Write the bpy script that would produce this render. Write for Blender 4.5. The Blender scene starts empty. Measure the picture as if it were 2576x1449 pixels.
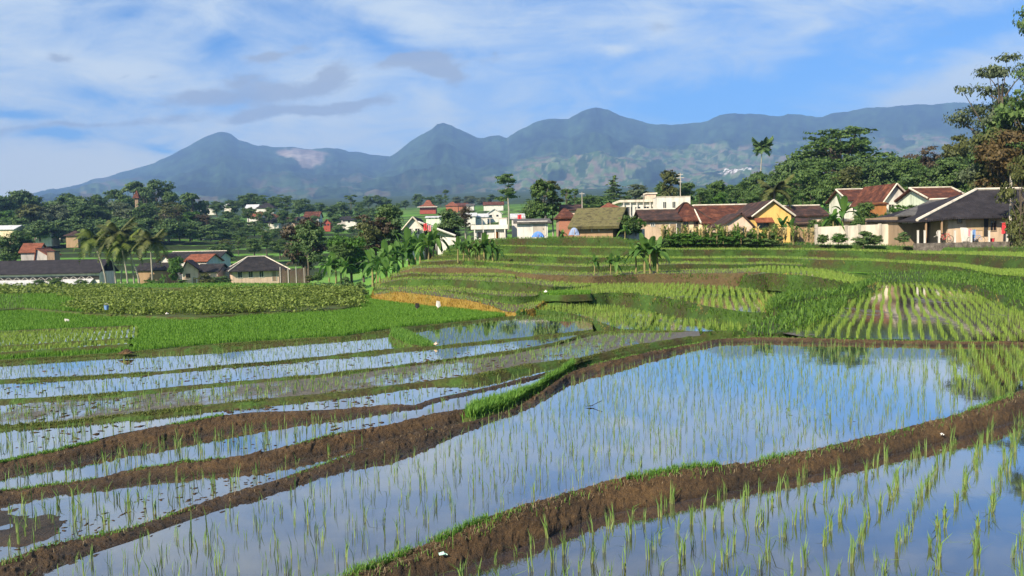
import math
SUN_AZ = math.radians(-142.0)      # bearing of the sun (0 = straight ahead, + to the right)
SUN_EL = math.radians(34.0)
SUN_E = 5.0
SKY_S = 0.15
EXPO = 0.85
SKY_TINT = (.22, .43, .64, 1)
CLOUD = (.50, .545, .55)
GREYC = (.25, .27, .31)
HAZE_COL = (.29, .52, 1.0, 1)
HAZE_D = 1.5e-4
CLOUD_LOW = (.72, .68, .52)
import bpy, math, random
import numpy as np
from mathutils import Matrix, Vector

random.seed(7)
RNG = np.random.default_rng(7)
SC = bpy.context.scene
COL = SC.collection
R = math.radians

# ------------------------------------------------------------------ camera model
W, H, FL = 2576.0, 1449.0, 2102.0          # photograph grid used for measuring, focal length in it
CZ = 2.6                                    # eye height above the nearest paddy
PITCH, ROLL = R(3.24), R(1.1)
Fv = np.array([0, math.cos(PITCH), -math.sin(PITCH)])
R0 = np.array([1.0, 0, 0]); U0 = np.array([0, math.sin(PITCH), math.cos(PITCH)])
Rv = math.cos(ROLL) * R0 - math.sin(ROLL) * U0
Uv = math.sin(ROLL) * R0 + math.cos(ROLL) * U0

def ray(px, py):
    px = np.asarray(px, float); py = np.asarray(py, float)
    return ((px - W / 2) / FL)[..., None] * Rv + ((H / 2 - py) / FL)[..., None] * Uv + Fv

def at_z(px, py, z):                        # ground point seen at a measured spot, on the level z
    d = ray(px, py)
    t = (z - CZ) / np.minimum(d[..., 2], -1e-4)
    p = d * t[..., None] if np.ndim(t) else d * t
    p = p + np.array([0, 0, CZ])
    return p

def at_d(px, py, dist):                     # point at depth dist (world y)
    d = ray(px, py)
    t = np.asarray(dist, float) / d[..., 1]
    return d * (t[..., None] if np.ndim(t) else t) + np.array([0, 0, CZ])

def proj(p):
    q = np.asarray(p, float) - np.array([0, 0, CZ])
    w = np.maximum(q @ Fv, 1e-3)
    return W / 2 + FL * (q @ Rv) / w, H / 2 - FL * (q @ Uv) / w

def hor(x): return H / 2 - FL * math.tan(PITCH) - math.tan(ROLL) * (np.asarray(x, float) - W / 2)

def line(pts):
    a = np.array(pts, float)
    def f(x):
        x = np.asarray(x, float)
        y = np.interp(x, a[:, 0], a[:, 1])
        s0 = (a[1, 1] - a[0, 1]) / (a[1, 0] - a[0, 0]); s1 = (a[-1, 1] - a[-2, 1]) / (a[-1, 0] - a[-2, 0])
        y = np.where(x < a[0, 0], a[0, 1] + (x - a[0, 0]) * s0, y)
        return np.where(x > a[-1, 0], a[-1, 1] + (x - a[-1, 0]) * s1, y)
    return f

# ------------------------------------------------------------------ noise
def _hash(i, j, k, s):
    n = (i * 374761393 + j * 668265263 + k * 2147483647 + s * 974634777) & 0xFFFFFFFF
    n = ((n ^ (n >> 13)) * 1274126177) & 0xFFFFFFFF
    n = n ^ (n >> 16)
    return (n & 0xFFFF) / 65535.0

def vnoise(p, s=0):
    p = np.asarray(p, float)
    i = np.floor(p).astype(np.int64); f = p - i
    f = f * f * (3 - 2 * f)
    r = 0
    for a in (0, 1):
        for b in (0, 1):
            for c in (0, 1):
                w = (f[..., 0] if a else 1 - f[..., 0]) * (f[..., 1] if b else 1 - f[..., 1]) * (f[..., 2] if c else 1 - f[..., 2])
                r = r + w * _hash(i[..., 0] + a, i[..., 1] + b, i[..., 2] + c, s)
    return r

def fbm(p, s=0, o=4):
    p = np.asarray(p, float); r = 0; a = .5
    for q in range(o):
        r = r + a * (vnoise(p, s + q) * 2 - 1); p = p * 2.03 + 11.3; a *= .5
    return r

# ------------------------------------------------------------------ object helpers
def link(name, me, parent=None):
    o = bpy.data.objects.new(name, me); COL.objects.link(o)
    if parent is not None: o.parent = parent
    return o

def tag(o, label=None, cat=None, group=None, kind=None):
    if label: o['label'] = label
    if cat: o['category'] = cat
    if group: o['group'] = group
    if kind: o['kind'] = kind
    return o

def empty(name, loc, rz=0.0):
    o = bpy.data.objects.new(name, None); COL.objects.link(o)
    o.location = loc; o.rotation_euler = (0, 0, rz); o.empty_display_size = .2
    return o

def np_mesh(name, verts, faces, mats=(), midx=None, smooth=False, attr=None):
    """faces: list of (M,k) int arrays"""
    me = bpy.data.meshes.new(name)
    verts = np.asarray(verts, np.float32)
    fl = [np.asarray(f, np.int32) for f in faces if len(f)]
    nl = sum(f.size for f in fl); npol = sum(len(f) for f in fl)
    me.vertices.add(len(verts)); me.vertices.foreach_set('co', verts.ravel())
    me.loops.add(nl); me.polygons.add(npol)
    me.loops.foreach_set('vertex_index', np.concatenate([f.ravel() for f in fl]))
    tot = np.concatenate([np.full(len(f), f.shape[1], np.int32) for f in fl])
    st = np.concatenate([[0], np.cumsum(tot)[:-1]]).astype(np.int32)
    me.polygons.foreach_set('loop_start', st); me.polygons.foreach_set('loop_total', tot)
    if midx is not None: me.polygons.foreach_set('material_index', np.asarray(midx, np.int32))
    me.polygons.foreach_set('use_smooth', np.full(npol, bool(smooth)))
    for m in mats: me.materials.append(m)
    if attr:
        for k, v in attr.items():
            v = np.asarray(v, np.float32)
            if v.ndim == 1:
                a = me.attributes.new(k, 'FLOAT', 'POINT'); a.data.foreach_set('value', v)
            else:
                a = me.attributes.new(k, 'FLOAT_COLOR', 'POINT')
                a.data.foreach_set('color', np.c_[v, np.ones(len(v))].astype(np.float32).ravel())
    me.update(calc_edges=True); me.validate()
    return me

def grid_faces(nr, nc, off=0):
    i = np.arange(nr - 1)[:, None] * nc + np.arange(nc - 1)[None, :] + off
    return np.stack([i, i + 1, i + nc + 1, i + nc], -1).reshape(-1, 4)

class MB:
    """collects simple shapes, builds one mesh object"""
    def __init__(s): s.v = []; s.f = []; s.m = []; s.n = 0
    def add(s, v, f, m=0):
        for q in f: s.f.append([i + s.n for i in q]); s.m.append(m)
        s.v += [tuple(map(float, p)) for p in v]; s.n += len(v); return s
    def box(s, x0, x1, y0, y1, z0, z1, m=0):
        v = [(x0, y0, z0), (x1, y0, z0), (x1, y1, z0), (x0, y1, z0), (x0, y0, z1), (x1, y0, z1), (x1, y1, z1), (x0, y1, z1)]
        return s.add(v, [(0, 3, 2, 1), (4, 5, 6, 7), (0, 1, 5, 4), (1, 2, 6, 5), (2, 3, 7, 6), (3, 0, 4, 7)], m)
    def tube(s, pts, rad, n=6, m=0, cap=True):
        pts = [Vector(p) for p in pts]
        if not hasattr(rad, '__len__'): rad = [rad] * len(pts)
        v = []; f = []
        for i, p in enumerate(pts):
            t = (pts[min(i + 1, len(pts) - 1)] - pts[max(i - 1, 0)]).normalized()
            a = t.cross(Vector((0, 0, 1)) if abs(t.z) < .9 else Vector((1, 0, 0))).normalized(); b = t.cross(a)
            for k in range(n):
                w = 2 * math.pi * k / n
                v.append(p + (a * math.cos(w) + b * math.sin(w)) * rad[i])
        for i in range(len(pts) - 1):
            for k in range(n):
                k2 = (k + 1) % n
                f.append((i * n + k, i * n + k2, (i + 1) * n + k2, (i + 1) * n + k))
        if cap: f.append(tuple(range(n))[::-1]); f.append(tuple((len(pts) - 1) * n + k for k in range(n)))
        return s.add(v, f, m)
    def slab(s, quad, t, m=0):
        """a quad (4 points) given thickness t downward along its normal"""
        q = [Vector(p) for p in quad]
        nrm = (q[1] - q[0]).cross(q[2] - q[0]).normalized()
        if nrm.z < 0: nrm = -nrm
        lo = [p - nrm * t for p in q]
        return s.add(q + lo, [(0, 1, 2, 3), (7, 6, 5, 4), (0, 4, 5, 1), (1, 5, 6, 2), (2, 6, 7, 3), (3, 7, 4, 0)], m)
    def build(s, name, mats, parent=None, smooth=False):
        me = bpy.data.meshes.new(name); me.from_pydata(s.v, [], s.f)
        if not isinstance(mats, (list, tuple)): mats = [mats]
        for m in mats: me.materials.append(m)
        me.polygons.foreach_set('material_index', s.m)
        if smooth: me.polygons.foreach_set('use_smooth', [True] * len(s.f))
        me.update()
        return link(name, me, parent)

# ------------------------------------------------------------------ materials
def new_mat(name):
    m = bpy.data.materials.new(name); m.use_nodes = True
    nt = m.node_tree
    return m, nt, nt.nodes['Principled BSDF']

def N(nt, t, **kw):
    n = nt.nodes.new(t)
    for k, v in kw.items():
        if k.startswith('i_'):
            key = k[2:]
            n.inputs[int(key) if key.isdigit() else key.replace('_', ' ')].default_value = v
        else: setattr(n, k, v)
    return n

def ramp(nt, fac, stops, interp='LINEAR'):
    r = nt.nodes.new('ShaderNodeValToRGB'); cr = r.color_ramp; cr.interpolation = interp
    while len(cr.elements) < len(stops): cr.elements.new(.5)
    for e, (p, c) in zip(cr.elements, stops):
        e.position = p; e.color = (*c, 1) if len(c) == 3 else c
    nt.links.new(fac, r.inputs[0]); return r.outputs[0]

def noise(nt, scale, detail=4, rough=.55, vec=None, dist=0.0):
    n = N(nt, 'ShaderNodeTexNoise', i_Scale=scale, i_Detail=detail, i_Roughness=rough, i_Distortion=dist)
    if vec is None:
        vec = nt.nodes.new('ShaderNodeTexCoord').outputs['Object']
    nt.links.new(vec, n.inputs['Vector']); return n.outputs['Fac']

def scaled(nt, s, rot=(0, 0, 0)):
    tc = nt.nodes.new('ShaderNodeTexCoord'); mp = N(nt, 'ShaderNodeMapping')
    mp.inputs['Scale'].default_value = s; mp.inputs['Rotation'].default_value = rot
    nt.links.new(tc.outputs['Object'], mp.inputs['Vector']); return mp.outputs['Vector']

def bump(nt, fac, strength, dist, bsdf):
    b = N(nt, 'ShaderNodeBump', i_Strength=strength, i_Distance=dist)
    nt.links.new(fac, b.inputs['Height']); nt.links.new(b.outputs[0], bsdf.inputs['Normal']); return b

def mat_noise(name, cols, scale, rough=.85, detail=5, bmp=.0, bdist=.02, vec_scale=None, fine=None, lo=.3, hi=.7, spec=.25):
    m, nt, b = new_mat(name)
    v = scaled(nt, vec_scale) if vec_scale else None
    f = noise(nt, scale, detail, .6, v)
    n = len(cols)
    c = ramp(nt, f, [(lo + (hi - lo) * i / max(n - 1, 1), k) for i, k in enumerate(cols)])
    if fine:
        f2 = noise(nt, fine, 4, .6)
        mx = N(nt, 'ShaderNodeMix', data_type='RGBA', blend_type='MULTIPLY'); mx.inputs[0].default_value = .6
        nt.links.new(c, mx.inputs[6])
        nt.links.new(ramp(nt, f2, [(.3, (.45,) * 3), (.7, (1.3,) * 3)]), mx.inputs[7]); c = mx.outputs[2]
    nt.links.new(c, b.inputs['Base Color'])
    b.inputs['Roughness'].default_value = rough; b.inputs['Specular IOR Level'].default_value = spec
    if bmp:
        f3 = noise(nt, (fine or scale * 3), 5, .65); bump(nt, f3, bmp, bdist, b)
    return m

def mat_leaf(name, c0, c1, trans=.35, grad=None):
    """leaf: colour varies per leaf (island); part of the light goes through"""
    m, nt, b = new_mat(name)
    g = nt.nodes.new('ShaderNodeNewGeometry')
    c = ramp(nt, g.outputs['Random Per Island'], [(0, c0), (1, c1)])
    if grad:
        at = N(nt, 'ShaderNodeAttribute', attribute_name='t')
        mx = N(nt, 'ShaderNodeMix', data_type='RGBA')
        nt.links.new(ramp(nt, at.outputs['Fac'], [(0, (1,) * 3), (.45, (0,) * 3)]), mx.inputs[0])
        nt.links.new(c, mx.inputs[6]); mx.inputs[7].default_value = (*grad, 1); c = mx.outputs[2]
    nt.links.new(c, b.inputs['Base Color']); b.inputs['Roughness'].default_value = .6
    b.inputs['Specular IOR Level'].default_value = .3
    t = nt.nodes.new('ShaderNodeBsdfTranslucent'); nt.links.new(c, t.inputs['Color'])
    ms = N(nt, 'ShaderNodeMixShader'); ms.inputs[0].default_value = trans
    nt.links.new(b.outputs[0], ms.inputs[1]); nt.links.new(t.outputs[0], ms.inputs[2])
    nt.links.new(ms.outputs[0], nt.nodes['Material Output'].inputs['Surface'])
    return m

M = {}
def flat(name, c, rough=.7, var=.25, scale=3.0, bmp=.0):
    """painted / plastered surface with soft stains"""
    if name in M: return M[name]
    c = np.array(c)
    M[name] = mat_noise(name, [tuple(c * (1 - var)), tuple(c), tuple(np.minimum(c * (1 + var * .4), .95))], scale, rough, 8, bmp, .01, (1.6, 1.6, .35), None)
    return M[name]

soil_cols = [(.045, .024, .012), (.095, .052, .025), (.16, .092, .048)]
M['soil_grass'] = mat_noise('grassy_bund', [(.045, .034, .013), (.055, .062, .015), (.05, .10, .016)], 2.2, .85, 6, .6, .04, None, 18.0, .3, .62)
M['bank'] = mat_noise('terrace_bank', [(.052, .035, .015), (.040, .042, .013), (.034, .070, .011), (.05, .105, .016)], .55, .9, 6, .6, .06, None, 7.0, .28, .68)  # tones darkened: shadow on the risers is put into the bank colour
M['bank_yellow'] = mat_noise('dry_grass_bank', [(.16, .10, .02), (.22, .15, .03), (.10, .10, .02)], .8, .9, 6, .6, .05, None, 9.0, .3, .75)
M['field_green'] = mat_noise('green_rice_ground', [(.045, .11, .012), (.06, .14, .016)], .4, .9, 5, .5, .05, None, 6.0)
M['meadow'] = mat_noise('meadow', [(.025, .045, .012), (.035, .075, .015), (.055, .10, .02), (.06, .065, .02)], .05, .9, 8, 0, .05, None, .6)

def mat_water(name, mud, mudfac=0.0, rough=.03, ior=1.55, mudscale=.8, ripple=.0, lo=.04, hi=.98):
    """muddy water: silt showing from above, a mirror at a low angle"""
    m, nt, b = new_mat(name); out = nt.nodes['Material Output'].inputs['Surface']
    f = noise(nt, mudscale, 6, .6)
    b.inputs['Roughness'].default_value = .9; b.inputs['Specular IOR Level'].default_value = 0
    c = ramp(nt, f, [(.3, tuple(np.array(mud) * .7)), (.7, tuple(np.array(mud) * 1.2))])
    nt.links.new(c, b.inputs['Base Color'])
    g = N(nt, 'ShaderNodeBsdfGlossy'); g.inputs['Roughness'].default_value = rough; g.inputs['Color'].default_value = (1, .97, .91, 1)
    lw = N(nt, 'ShaderNodeLayerWeight'); lw.inputs['Blend'].default_value = .5
    ma = N(nt, 'ShaderNodeMapRange'); nt.links.new(lw.outputs['Facing'], ma.inputs['Value'])
    ma.inputs['From Min'].default_value = .46; ma.inputs['From Max'].default_value = .89; ma.inputs['To Min'].default_value = lo; ma.inputs['To Max'].default_value = hi
    ms0 = N(nt, 'ShaderNodeMixShader'); nt.links.new(ma.outputs[0], ms0.inputs[0]); nt.links.new(b.outputs[0], ms0.inputs[1]); nt.links.new(g.outputs[0], ms0.inputs[2])
    last = ms0
    if mudfac > 0:          # mud showing through the water skin in patches
        v = scaled(nt, (1, .45, 1))
        p = noise(nt, mudscale * 1.3, 7, .68, v)
        mk = ramp(nt, p, [(1 - mudfac - .04, (0,) * 3), (1 - mudfac + .04, (1,) * 3)])
        d = N(nt, 'ShaderNodeBsdfPrincipled'); d.inputs['Roughness'].default_value = .5
        f4 = noise(nt, 9, 5, .6)
        nt.links.new(ramp(nt, f4, [(.3, (.062, .052, .034)), (.7, (.125, .105, .072))]), d.inputs['Base Color'])
        f5 = noise(nt, 14, 5, .7); bump(nt, f5, .8, .04, d)
        ms = N(nt, 'ShaderNodeMixShader'); nt.links.new(mk, ms.inputs[0])
        nt.links.new(last.outputs[0], ms.inputs[1]); nt.links.new(d.outputs[0], ms.inputs[2]); last = ms
    nt.links.new(last.outputs[0], out)
    if ripple:
        w = noise(nt, 3.0, 3, .5); bp = N(nt, 'ShaderNodeBump', i_Strength=ripple, i_Distance=.004)
        nt.links.new(w, bp.inputs['Height']); nt.links.new(bp.outputs[0], g.inputs['Normal'])
    return m

def mat_soil(name, cols, dry):
    """dug earth: clods, pale dry crumbs on top, darker and smoother where it is wet (attribute wet)"""
    m, nt, b = new_mat(name)
    f = noise(nt, 2.6, 7, .66); f2 = noise(nt, 22, 6, .7); f3 = noise(nt, 60, 4, .7)
    c = ramp(nt, f, [(.28, cols[0]), (.5, cols[1]), (.72, cols[2])])
    mx = N(nt, 'ShaderNodeMix', data_type='RGBA', blend_type='MULTIPLY'); mx.inputs[0].default_value = .85
    nt.links.new(c, mx.inputs[6]); nt.links.new(ramp(nt, f2, [(.3, (.45,) * 3), (.68, (1.45,) * 3)]), mx.inputs[7])
    m2 = N(nt, 'ShaderNodeMix', data_type='RGBA'); nt.links.new(ramp(nt, f3, [(.60, (0,) * 3), (.70, (.8,) * 3)]), m2.inputs[0])
    nt.links.new(mx.outputs[2], m2.inputs[6]); m2.inputs[7].default_value = (*dry, 1)
    big = noise(nt, .7, 3, .5); mb_ = N(nt, 'ShaderNodeMix', data_type='RGBA', blend_type='MULTIPLY'); mb_.inputs[0].default_value = .8
    nt.links.new(m2.outputs[2], mb_.inputs[6]); nt.links.new(ramp(nt, big, [(.35, (.55, .55, .55)), (.65, (1.3, 1.25, 1.1))]), mb_.inputs[7]); m2 = mb_
    at = N(nt, 'ShaderNodeAttribute', attribute_name='wet')
    m3 = N(nt, 'ShaderNodeMix', data_type='RGBA', blend_type='MULTIPLY'); nt.links.new(at.outputs['Fac'], m3.inputs[0])
    nt.links.new(m2.outputs[2], m3.inputs[6]); m3.inputs[7].default_value = (.36, .33, .28, 1)
    nt.links.new(m3.outputs[2], b.inputs['Base Color'])
    nt.links.new(ramp(nt, at.outputs['Fac'], [(0, (.9,) * 3), (1, (.38,) * 3)]), b.inputs['Roughness'])
    ad = N(nt, 'ShaderNodeMath', operation='ADD'); nt.links.new(f2, ad.inputs[0]); nt.links.new(f3, ad.inputs[1])
    bump(nt, ad.outputs[0], 1.0, .06, b); return m
M['soil'] = mat_soil('wet_soil', [(.042, .023, .009), (.100, .058, .023), (.175, .108, .047)], (.30, .22, .12))
# ================================================================== camera, light, sky, air
cam = bpy.data.cameras.new('camera'); cam_o = bpy.data.objects.new('camera', cam); COL.objects.link(cam_o)
mw = Matrix.Identity(4)
for r in range(3):
    mw[r][0] = Rv[r]; mw[r][1] = Uv[r]; mw[r][2] = -Fv[r]
mw[0][3], mw[1][3], mw[2][3] = 0, 0, CZ
cam_o.matrix_world = mw
cam.sensor_width = 36.0; cam.lens = 36.0 * FL / W; cam.clip_start = .1; cam.clip_end = 60000
SC.camera = cam_o
SC.view_settings.view_transform = 'Standard'; SC.view_settings.look = 'None'
SC.view_settings.exposure = EXPO; SC.view_settings.gamma = 1
SC.render.engine = 'CYCLES'
cy = SC.cycles
cy.max_bounces = 6; cy.diffuse_bounces = 2; cy.glossy_bounces = 3; cy.transmission_bounces = 4; cy.volume_bounces = 0
cy.transparent_max_bounces = 4; cy.use_denoising = True; cy.caustics_reflective = False; cy.caustics_refractive = False
cy.sample_clamp_indirect = 6

# sun: low morning light from behind the left shoulder
SUN_DIR = Vector((math.sin(SUN_AZ) * math.cos(SUN_EL), math.cos(SUN_AZ) * math.cos(SUN_EL), math.sin(SUN_EL)))   # towards the sun
sl = bpy.data.lights.new('sun', 'SUN'); sl.energy = SUN_E; sl.angle = R(.5); sl.color = (1, .87, .68)
so = bpy.data.objects.new('sun', sl); COL.objects.link(so)
so.rotation_euler = (-SUN_DIR).to_track_quat('-Z', 'Y').to_euler()

def build_world():
    w = bpy.data.worlds.new('World'); SC.world = w; w.use_nodes = True
    nt = w.node_tree; nt.nodes.clear(); L = nt.links.new
    sky = N(nt, 'ShaderNodeTexSky', sky_type='NISHITA', sun_disc=False, sun_elevation=SUN_EL, sun_rotation=SUN_AZ)
    sky.altitude = 900; sky.air_density = 1.0; sky.dust_density = .6; sky.ozone_density = 2.0
    tc = nt.nodes.new('ShaderNodeTexCoord')
    sep = nt.nodes.new('ShaderNodeSeparateXYZ'); L(tc.outputs['Generated'], sep.inputs[0])
    def mth(op, a, b=None, c=None, clamp=False):
        n = N(nt, 'ShaderNodeMath', operation=op); n.use_clamp = clamp
        for i, v in enumerate((a, b, c)):
            if v is None: continue
            if isinstance(v, (int, float)): n.inputs[i].default_value = v
            else: L(v, n.inputs[i])
        return n.outputs[0]
    ay = mth('MAXIMUM', mth('ABSOLUTE', sep.outputs['Y']), .12)
    u = mth('DIVIDE', sep.outputs['X'], ay); v = mth('DIVIDE', sep.outputs['Z'], ay)
    cmb = nt.nodes.new('ShaderNodeCombineXYZ'); L(u, cmb.inputs[0]); L(v, cmb.inputs[1])
    # wispy warp
    wp = N(nt, 'ShaderNodeTexNoise', i_Scale=5.0, i_Detail=6, i_Roughness=.6)
    mp = N(nt, 'ShaderNodeMapping'); mp.inputs['Scale'].default_value = (1, 2.4, 1)
    L(cmb.outputs[0], mp.inputs['Vector']); L(mp.outputs[0], wp.inputs['Vector'])
    vs = N(nt, 'ShaderNodeVectorMath', operation='SUBTRACT'); L(wp.outputs['Color'], vs.inputs[0]); vs.inputs[1].default_value = (.5, .5, .5)
    vm = N(nt, 'ShaderNodeVectorMath', operation='MULTIPLY'); L(vs.outputs[0], vm.inputs[0]); vm.inputs[1].default_value = (.11, .05, 0)
    va = N(nt, 'ShaderNodeVectorMath', operation='ADD'); L(cmb.outputs[0], va.inputs[0]); L(vm.outputs[0], va.inputs[1])
    P = va.outputs[0]
    def blob(px, py, sx, sy, rot=0):
        d = ray(px, py)
        m_ = N(nt, 'ShaderNodeMapping', vector_type='TEXTURE')
        m_.inputs['Location'].default_value = (d[0] / d[1], d[2] / d[1], 0)
        m_.inputs['Rotation'].default_value = (0, 0, R(rot))
        m_.inputs['Scale'].default_value = (sx / FL, sy / FL, 1)
        L(P, m_.inputs['Vector'])
        g = N(nt, 'ShaderNodeTexGradient', gradient_type='QUADRATIC_SPHERE'); L(m_.outputs[0], g.inputs[0])
        return g.outputs['Fac']
    def total(base, blobs):
        acc = base
        for b in blobs: acc = mth('MULTIPLY_ADD', blob(*b[:-1]), b[-1], acc)
        return acc
    # fine cirrus streaks
    st = N(nt, 'ShaderNodeTexNoise', i_Scale=3.2, i_Detail=9, i_Roughness=.62, i_Distortion=.9)
    mp2 = N(nt, 'ShaderNodeMapping'); mp2.inputs['Scale'].default_value = (1, 3.4, 1); mp2.inputs['Rotation'].default_value = (0, 0, R(-8))
    L(cmb.outputs[0], mp2.inputs['Vector']); L(mp2.outputs[0], st.inputs['Vector'])
    base = mth('MULTIPLY_ADD', st.outputs['Fac'], 1.35, -.22)
    base = mth('ADD', base, mth('MULTIPLY', u, -.22))
    st2 = N(nt, 'ShaderNodeTexNoise', i_Scale=9.0, i_Detail=8, i_Roughness=.65, i_Distortion=1.2)
    mp4 = N(nt, 'ShaderNodeMapping'); mp4.inputs['Scale'].default_value = (1, 2.6, 1); mp4.inputs['Rotation'].default_value = (0, 0, R(14))
    L(cmb.outputs[0], mp4.inputs['Vector']); L(mp4.outputs[0], st2.inputs['Vector'])
    base = mth('MULTIPLY_ADD', st2.outputs['Fac'], .9, mth('ADD', base, -.45))
    cov = total(base, [
        # holes where the blue shows
        (560, 105, 170, 110, 20, -.75), (330, 25, 300, 60, 0, -.4), (50, 285, 190, 34, -8, -1.0), (150, 345, 220, 30, -5, -.9),
        (240, 225, 200, 40, -12, -.3), (960, 90, 220, 60, -22, -.55), (1050, 215, 130, 50, 0, -.4), (420, 385, 110, 26, -10, -.5),
        (1740, 260, 330, 90, 8, -.7), (2040, 170, 430, 150, 30, -.6), (2420, 80, 420, 90, 20, -.45), (1660, 130, 160, 60, 0, -.2),
        (1420, 200, 170, 120, 0, -.12), (1850, 300, 300, 40, 0, -.3),
        # white veils
        (1040, 40, 330, 80, -15, .55), (1640, 70, 230, 130, 10, .55), (2050, 60, 260, 120, 15, .4), (2420, 215, 480, 95, 21, .75),
        (1090, 270, 220, 110, -50, .4), (280, 170, 330, 100, 5, .35), (830, 180, 300, 90, 5, .3), (700, 300, 600, 60, 0, .3), (100, 430, 600, 110, 0, .9),
        (1545, 118, 60, 26, 0, .6), (720, 360, 500, 80, 0, .35), (1500, 330, 400, 70, 0, .3), (2350, 262, 300, 40, 10, .4),
    ])
    mask = N(nt, 'ShaderNodeMapRange', interpolation_type='SMOOTHSTEP'); mask.inputs['From Min'].default_value = -.05; mask.inputs['From Max'].default_value = 1.0
    L(cov, mask.inputs['Value'])
    # small grey clouds
    ed = N(nt, 'ShaderNodeTexNoise', i_Scale=11.0, i_Detail=9, i_Roughness=.66)
    mp3 = N(nt, 'ShaderNodeMapping'); mp3.inputs['Scale'].default_value = (1, 2.0, 1)
    L(cmb.outputs[0], mp3.inputs['Vector']); L(mp3.outputs[0], ed.inputs['Vector'])
    gbase = mth('MULTIPLY_ADD', ed.outputs['Fac'], 2.2, -1.36)
    g = total(gbase, [
        (700, 138, 190, 34, 8, 1.15), (600, 205, 230, 52, 8, 1.2), (720, 224, 330, 48, 9, 1.4), (850, 180, 100, 62, 42, 1.25),
        (760, 274, 290, 46, 3, 1.5), (880, 264, 170, 24, 8, 1.0), (620, 294, 110, 34, 12, .9), (480, 246, 200, 34, 4, 1.1), (1075, 160, 200, 84, -14, 1.5), (1112, 192, 110, 50, -28, 1.2),
        (990, 156, 170, 36, 4, .9), (150, 132, 90, 30, -5, .9), (210, 318, 640, 34, 2, 1.05), (1240, 140, 60, 60, 60, .7), (1640, 55, 120, 50, 0, .55), (860, 75, 120, 40, 0, .6), (380, 195, 60, 22, 0, .6), (305, 184, 60, 20, 10, .6)])
    gm = N(nt, 'ShaderNodeMapRange', interpolation_type='SMOOTHSTEP'); gm.inputs['From Min'].default_value = .0; gm.inputs['From Max'].default_value = .6
    L(g, gm.inputs['Value'])
    k = 1 / SKY_S
    # Nishita radiance, tilted a little towards the photo's blue
    tint = N(nt, 'ShaderNodeMix', data_type='RGBA', blend_type='MULTIPLY'); tint.inputs[0].default_value = 1
    L(sky.outputs[0], tint.inputs[6]); tint.inputs[7].default_value = SKY_TINT
    m1 = N(nt, 'ShaderNodeMix', data_type='RGBA'); L(mth('MULTIPLY', mask.outputs[0], .9), m1.inputs[0]); L(tint.outputs[2], m1.inputs[6])
    lowm = N(nt, 'ShaderNodeMapRange', interpolation_type='SMOOTHSTEP'); lowm.inputs['From Min'].default_value = .02; lowm.inputs['From Max'].default_value = .22
    L(mth('MULTIPLY_ADD', u, .16, mth('ADD', v, .03)), lowm.inputs['Value'])
    ccm = N(nt, 'ShaderNodeMix', data_type='RGBA'); L(lowm.outputs[0], ccm.inputs[0])
    ccm.inputs[6].default_value = (CLOUD_LOW[0] * k, CLOUD_LOW[1] * k, CLOUD_LOW[2] * k, 1); ccm.inputs[7].default_value = (CLOUD[0] * k, CLOUD[1] * k, CLOUD[2] * k, 1)
    L(ccm.outputs[2], m1.inputs[7])
    m2 = N(nt, 'ShaderNodeMix', data_type='RGBA'); L(mth('MULTIPLY', gm.outputs[0], .8), m2.inputs[0]); L(m1.outputs[2], m2.inputs[6])
    m2.inputs[7].default_value = (GREYC[0] * k, GREYC[1] * k, GREYC[2] * k, 1)
    bg = N(nt, 'ShaderNodeBackground'); bg.inputs['Strength'].default_value = SKY_S; L(m2.outputs[2], bg.inputs['Color'])
    out = nt.nodes.new('ShaderNodeOutputWorld'); L(bg.outputs[0], out.inputs['Surface'])
    w.cycles.sampling_method = 'MANUAL'; w.cycles.sample_map_resolution = 512
build_world()

# ================================================================== the far land and the mountains
def col_curve(xs, table):
    pass

TX = np.array([-600, 0, 300, 650, 900, 1100, 1300, 1600, 2000, 2400, 3100], float)
TD = np.array([22, 40, 60, 80, 110, 140, 165, 190, 220, 260, 300, 400, 550, 800, 1500, 2600], float)
TZ = np.array([
    # 22    40    60    80    110   140   165   190   220  260  300  400  550  800 1500 2600
    [-2.5, -2.2, -2.2, -2.6, -4.0, -5.0, -5.2, -3.5, -1.0, 3.0, 6.0, 9.0, 14., 24., 60., 115.],
    [-2.5, -2.2, -2.2, -2.6, -4.0, -5.0, -5.2, -3.5, -1.0, 3.0, 6.0, 10., 16., 28., 66., 125.],
    [-2.5, -2.2, -2.2, -2.6, -4.0, -5.0, -5.2, -3.5, -1.0, 3.0, 6.5, 11., 18., 32., 70., 135.],
    [-2.5, -2.2, -2.2, -2.6, -4.0, -5.0, -5.2, -4.0, -2.0, 2.5, 5.5, 12., 21., 36., 74., 140.],
    [-2.5, -2.2, -2.0, -2.4, -3.2, -3.5, -3.4, -2.4, -0.5, 2.2, 5.0, 12., 24., 38., 76., 145.],
    [-2.5, -2.2, -2.0, -1.0, 0.0, 0.3, 0.8, 1.6, 2.6, 4.5, 7.0, 13., 25., 38., 78., 150.],
    [-2.5, -2.2, -1.0, 1.2, 2.6, 3.0, 3.4, 4.2, 5.5, 8.0, 10., 16., 26., 38., 80., 155.],
    [-2.5, -2.0, -0.6, 1.0, 2.3, 3.2, 4.2, 5.0, 6.5, 9.0, 12., 18., 28., 38., 82., 160.],
    [-2.5, -2.0, -0.6, 0.8, 1.9, 4.0, 6.5, 8.5, 11., 14., 17., 22., 30., 40., 84., 165.],
    [-2.5, -2.0, -0.8, 0.6, 1.5, 4.5, 8., 11., 14., 18., 21., 27., 34., 44., 86., 170.],
    [-2.5, -2.0, -0.8, 0.6, 1.5, 5.0, 9., 13., 17., 21., 25., 30., 36., 46., 88., 170.]])
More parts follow.
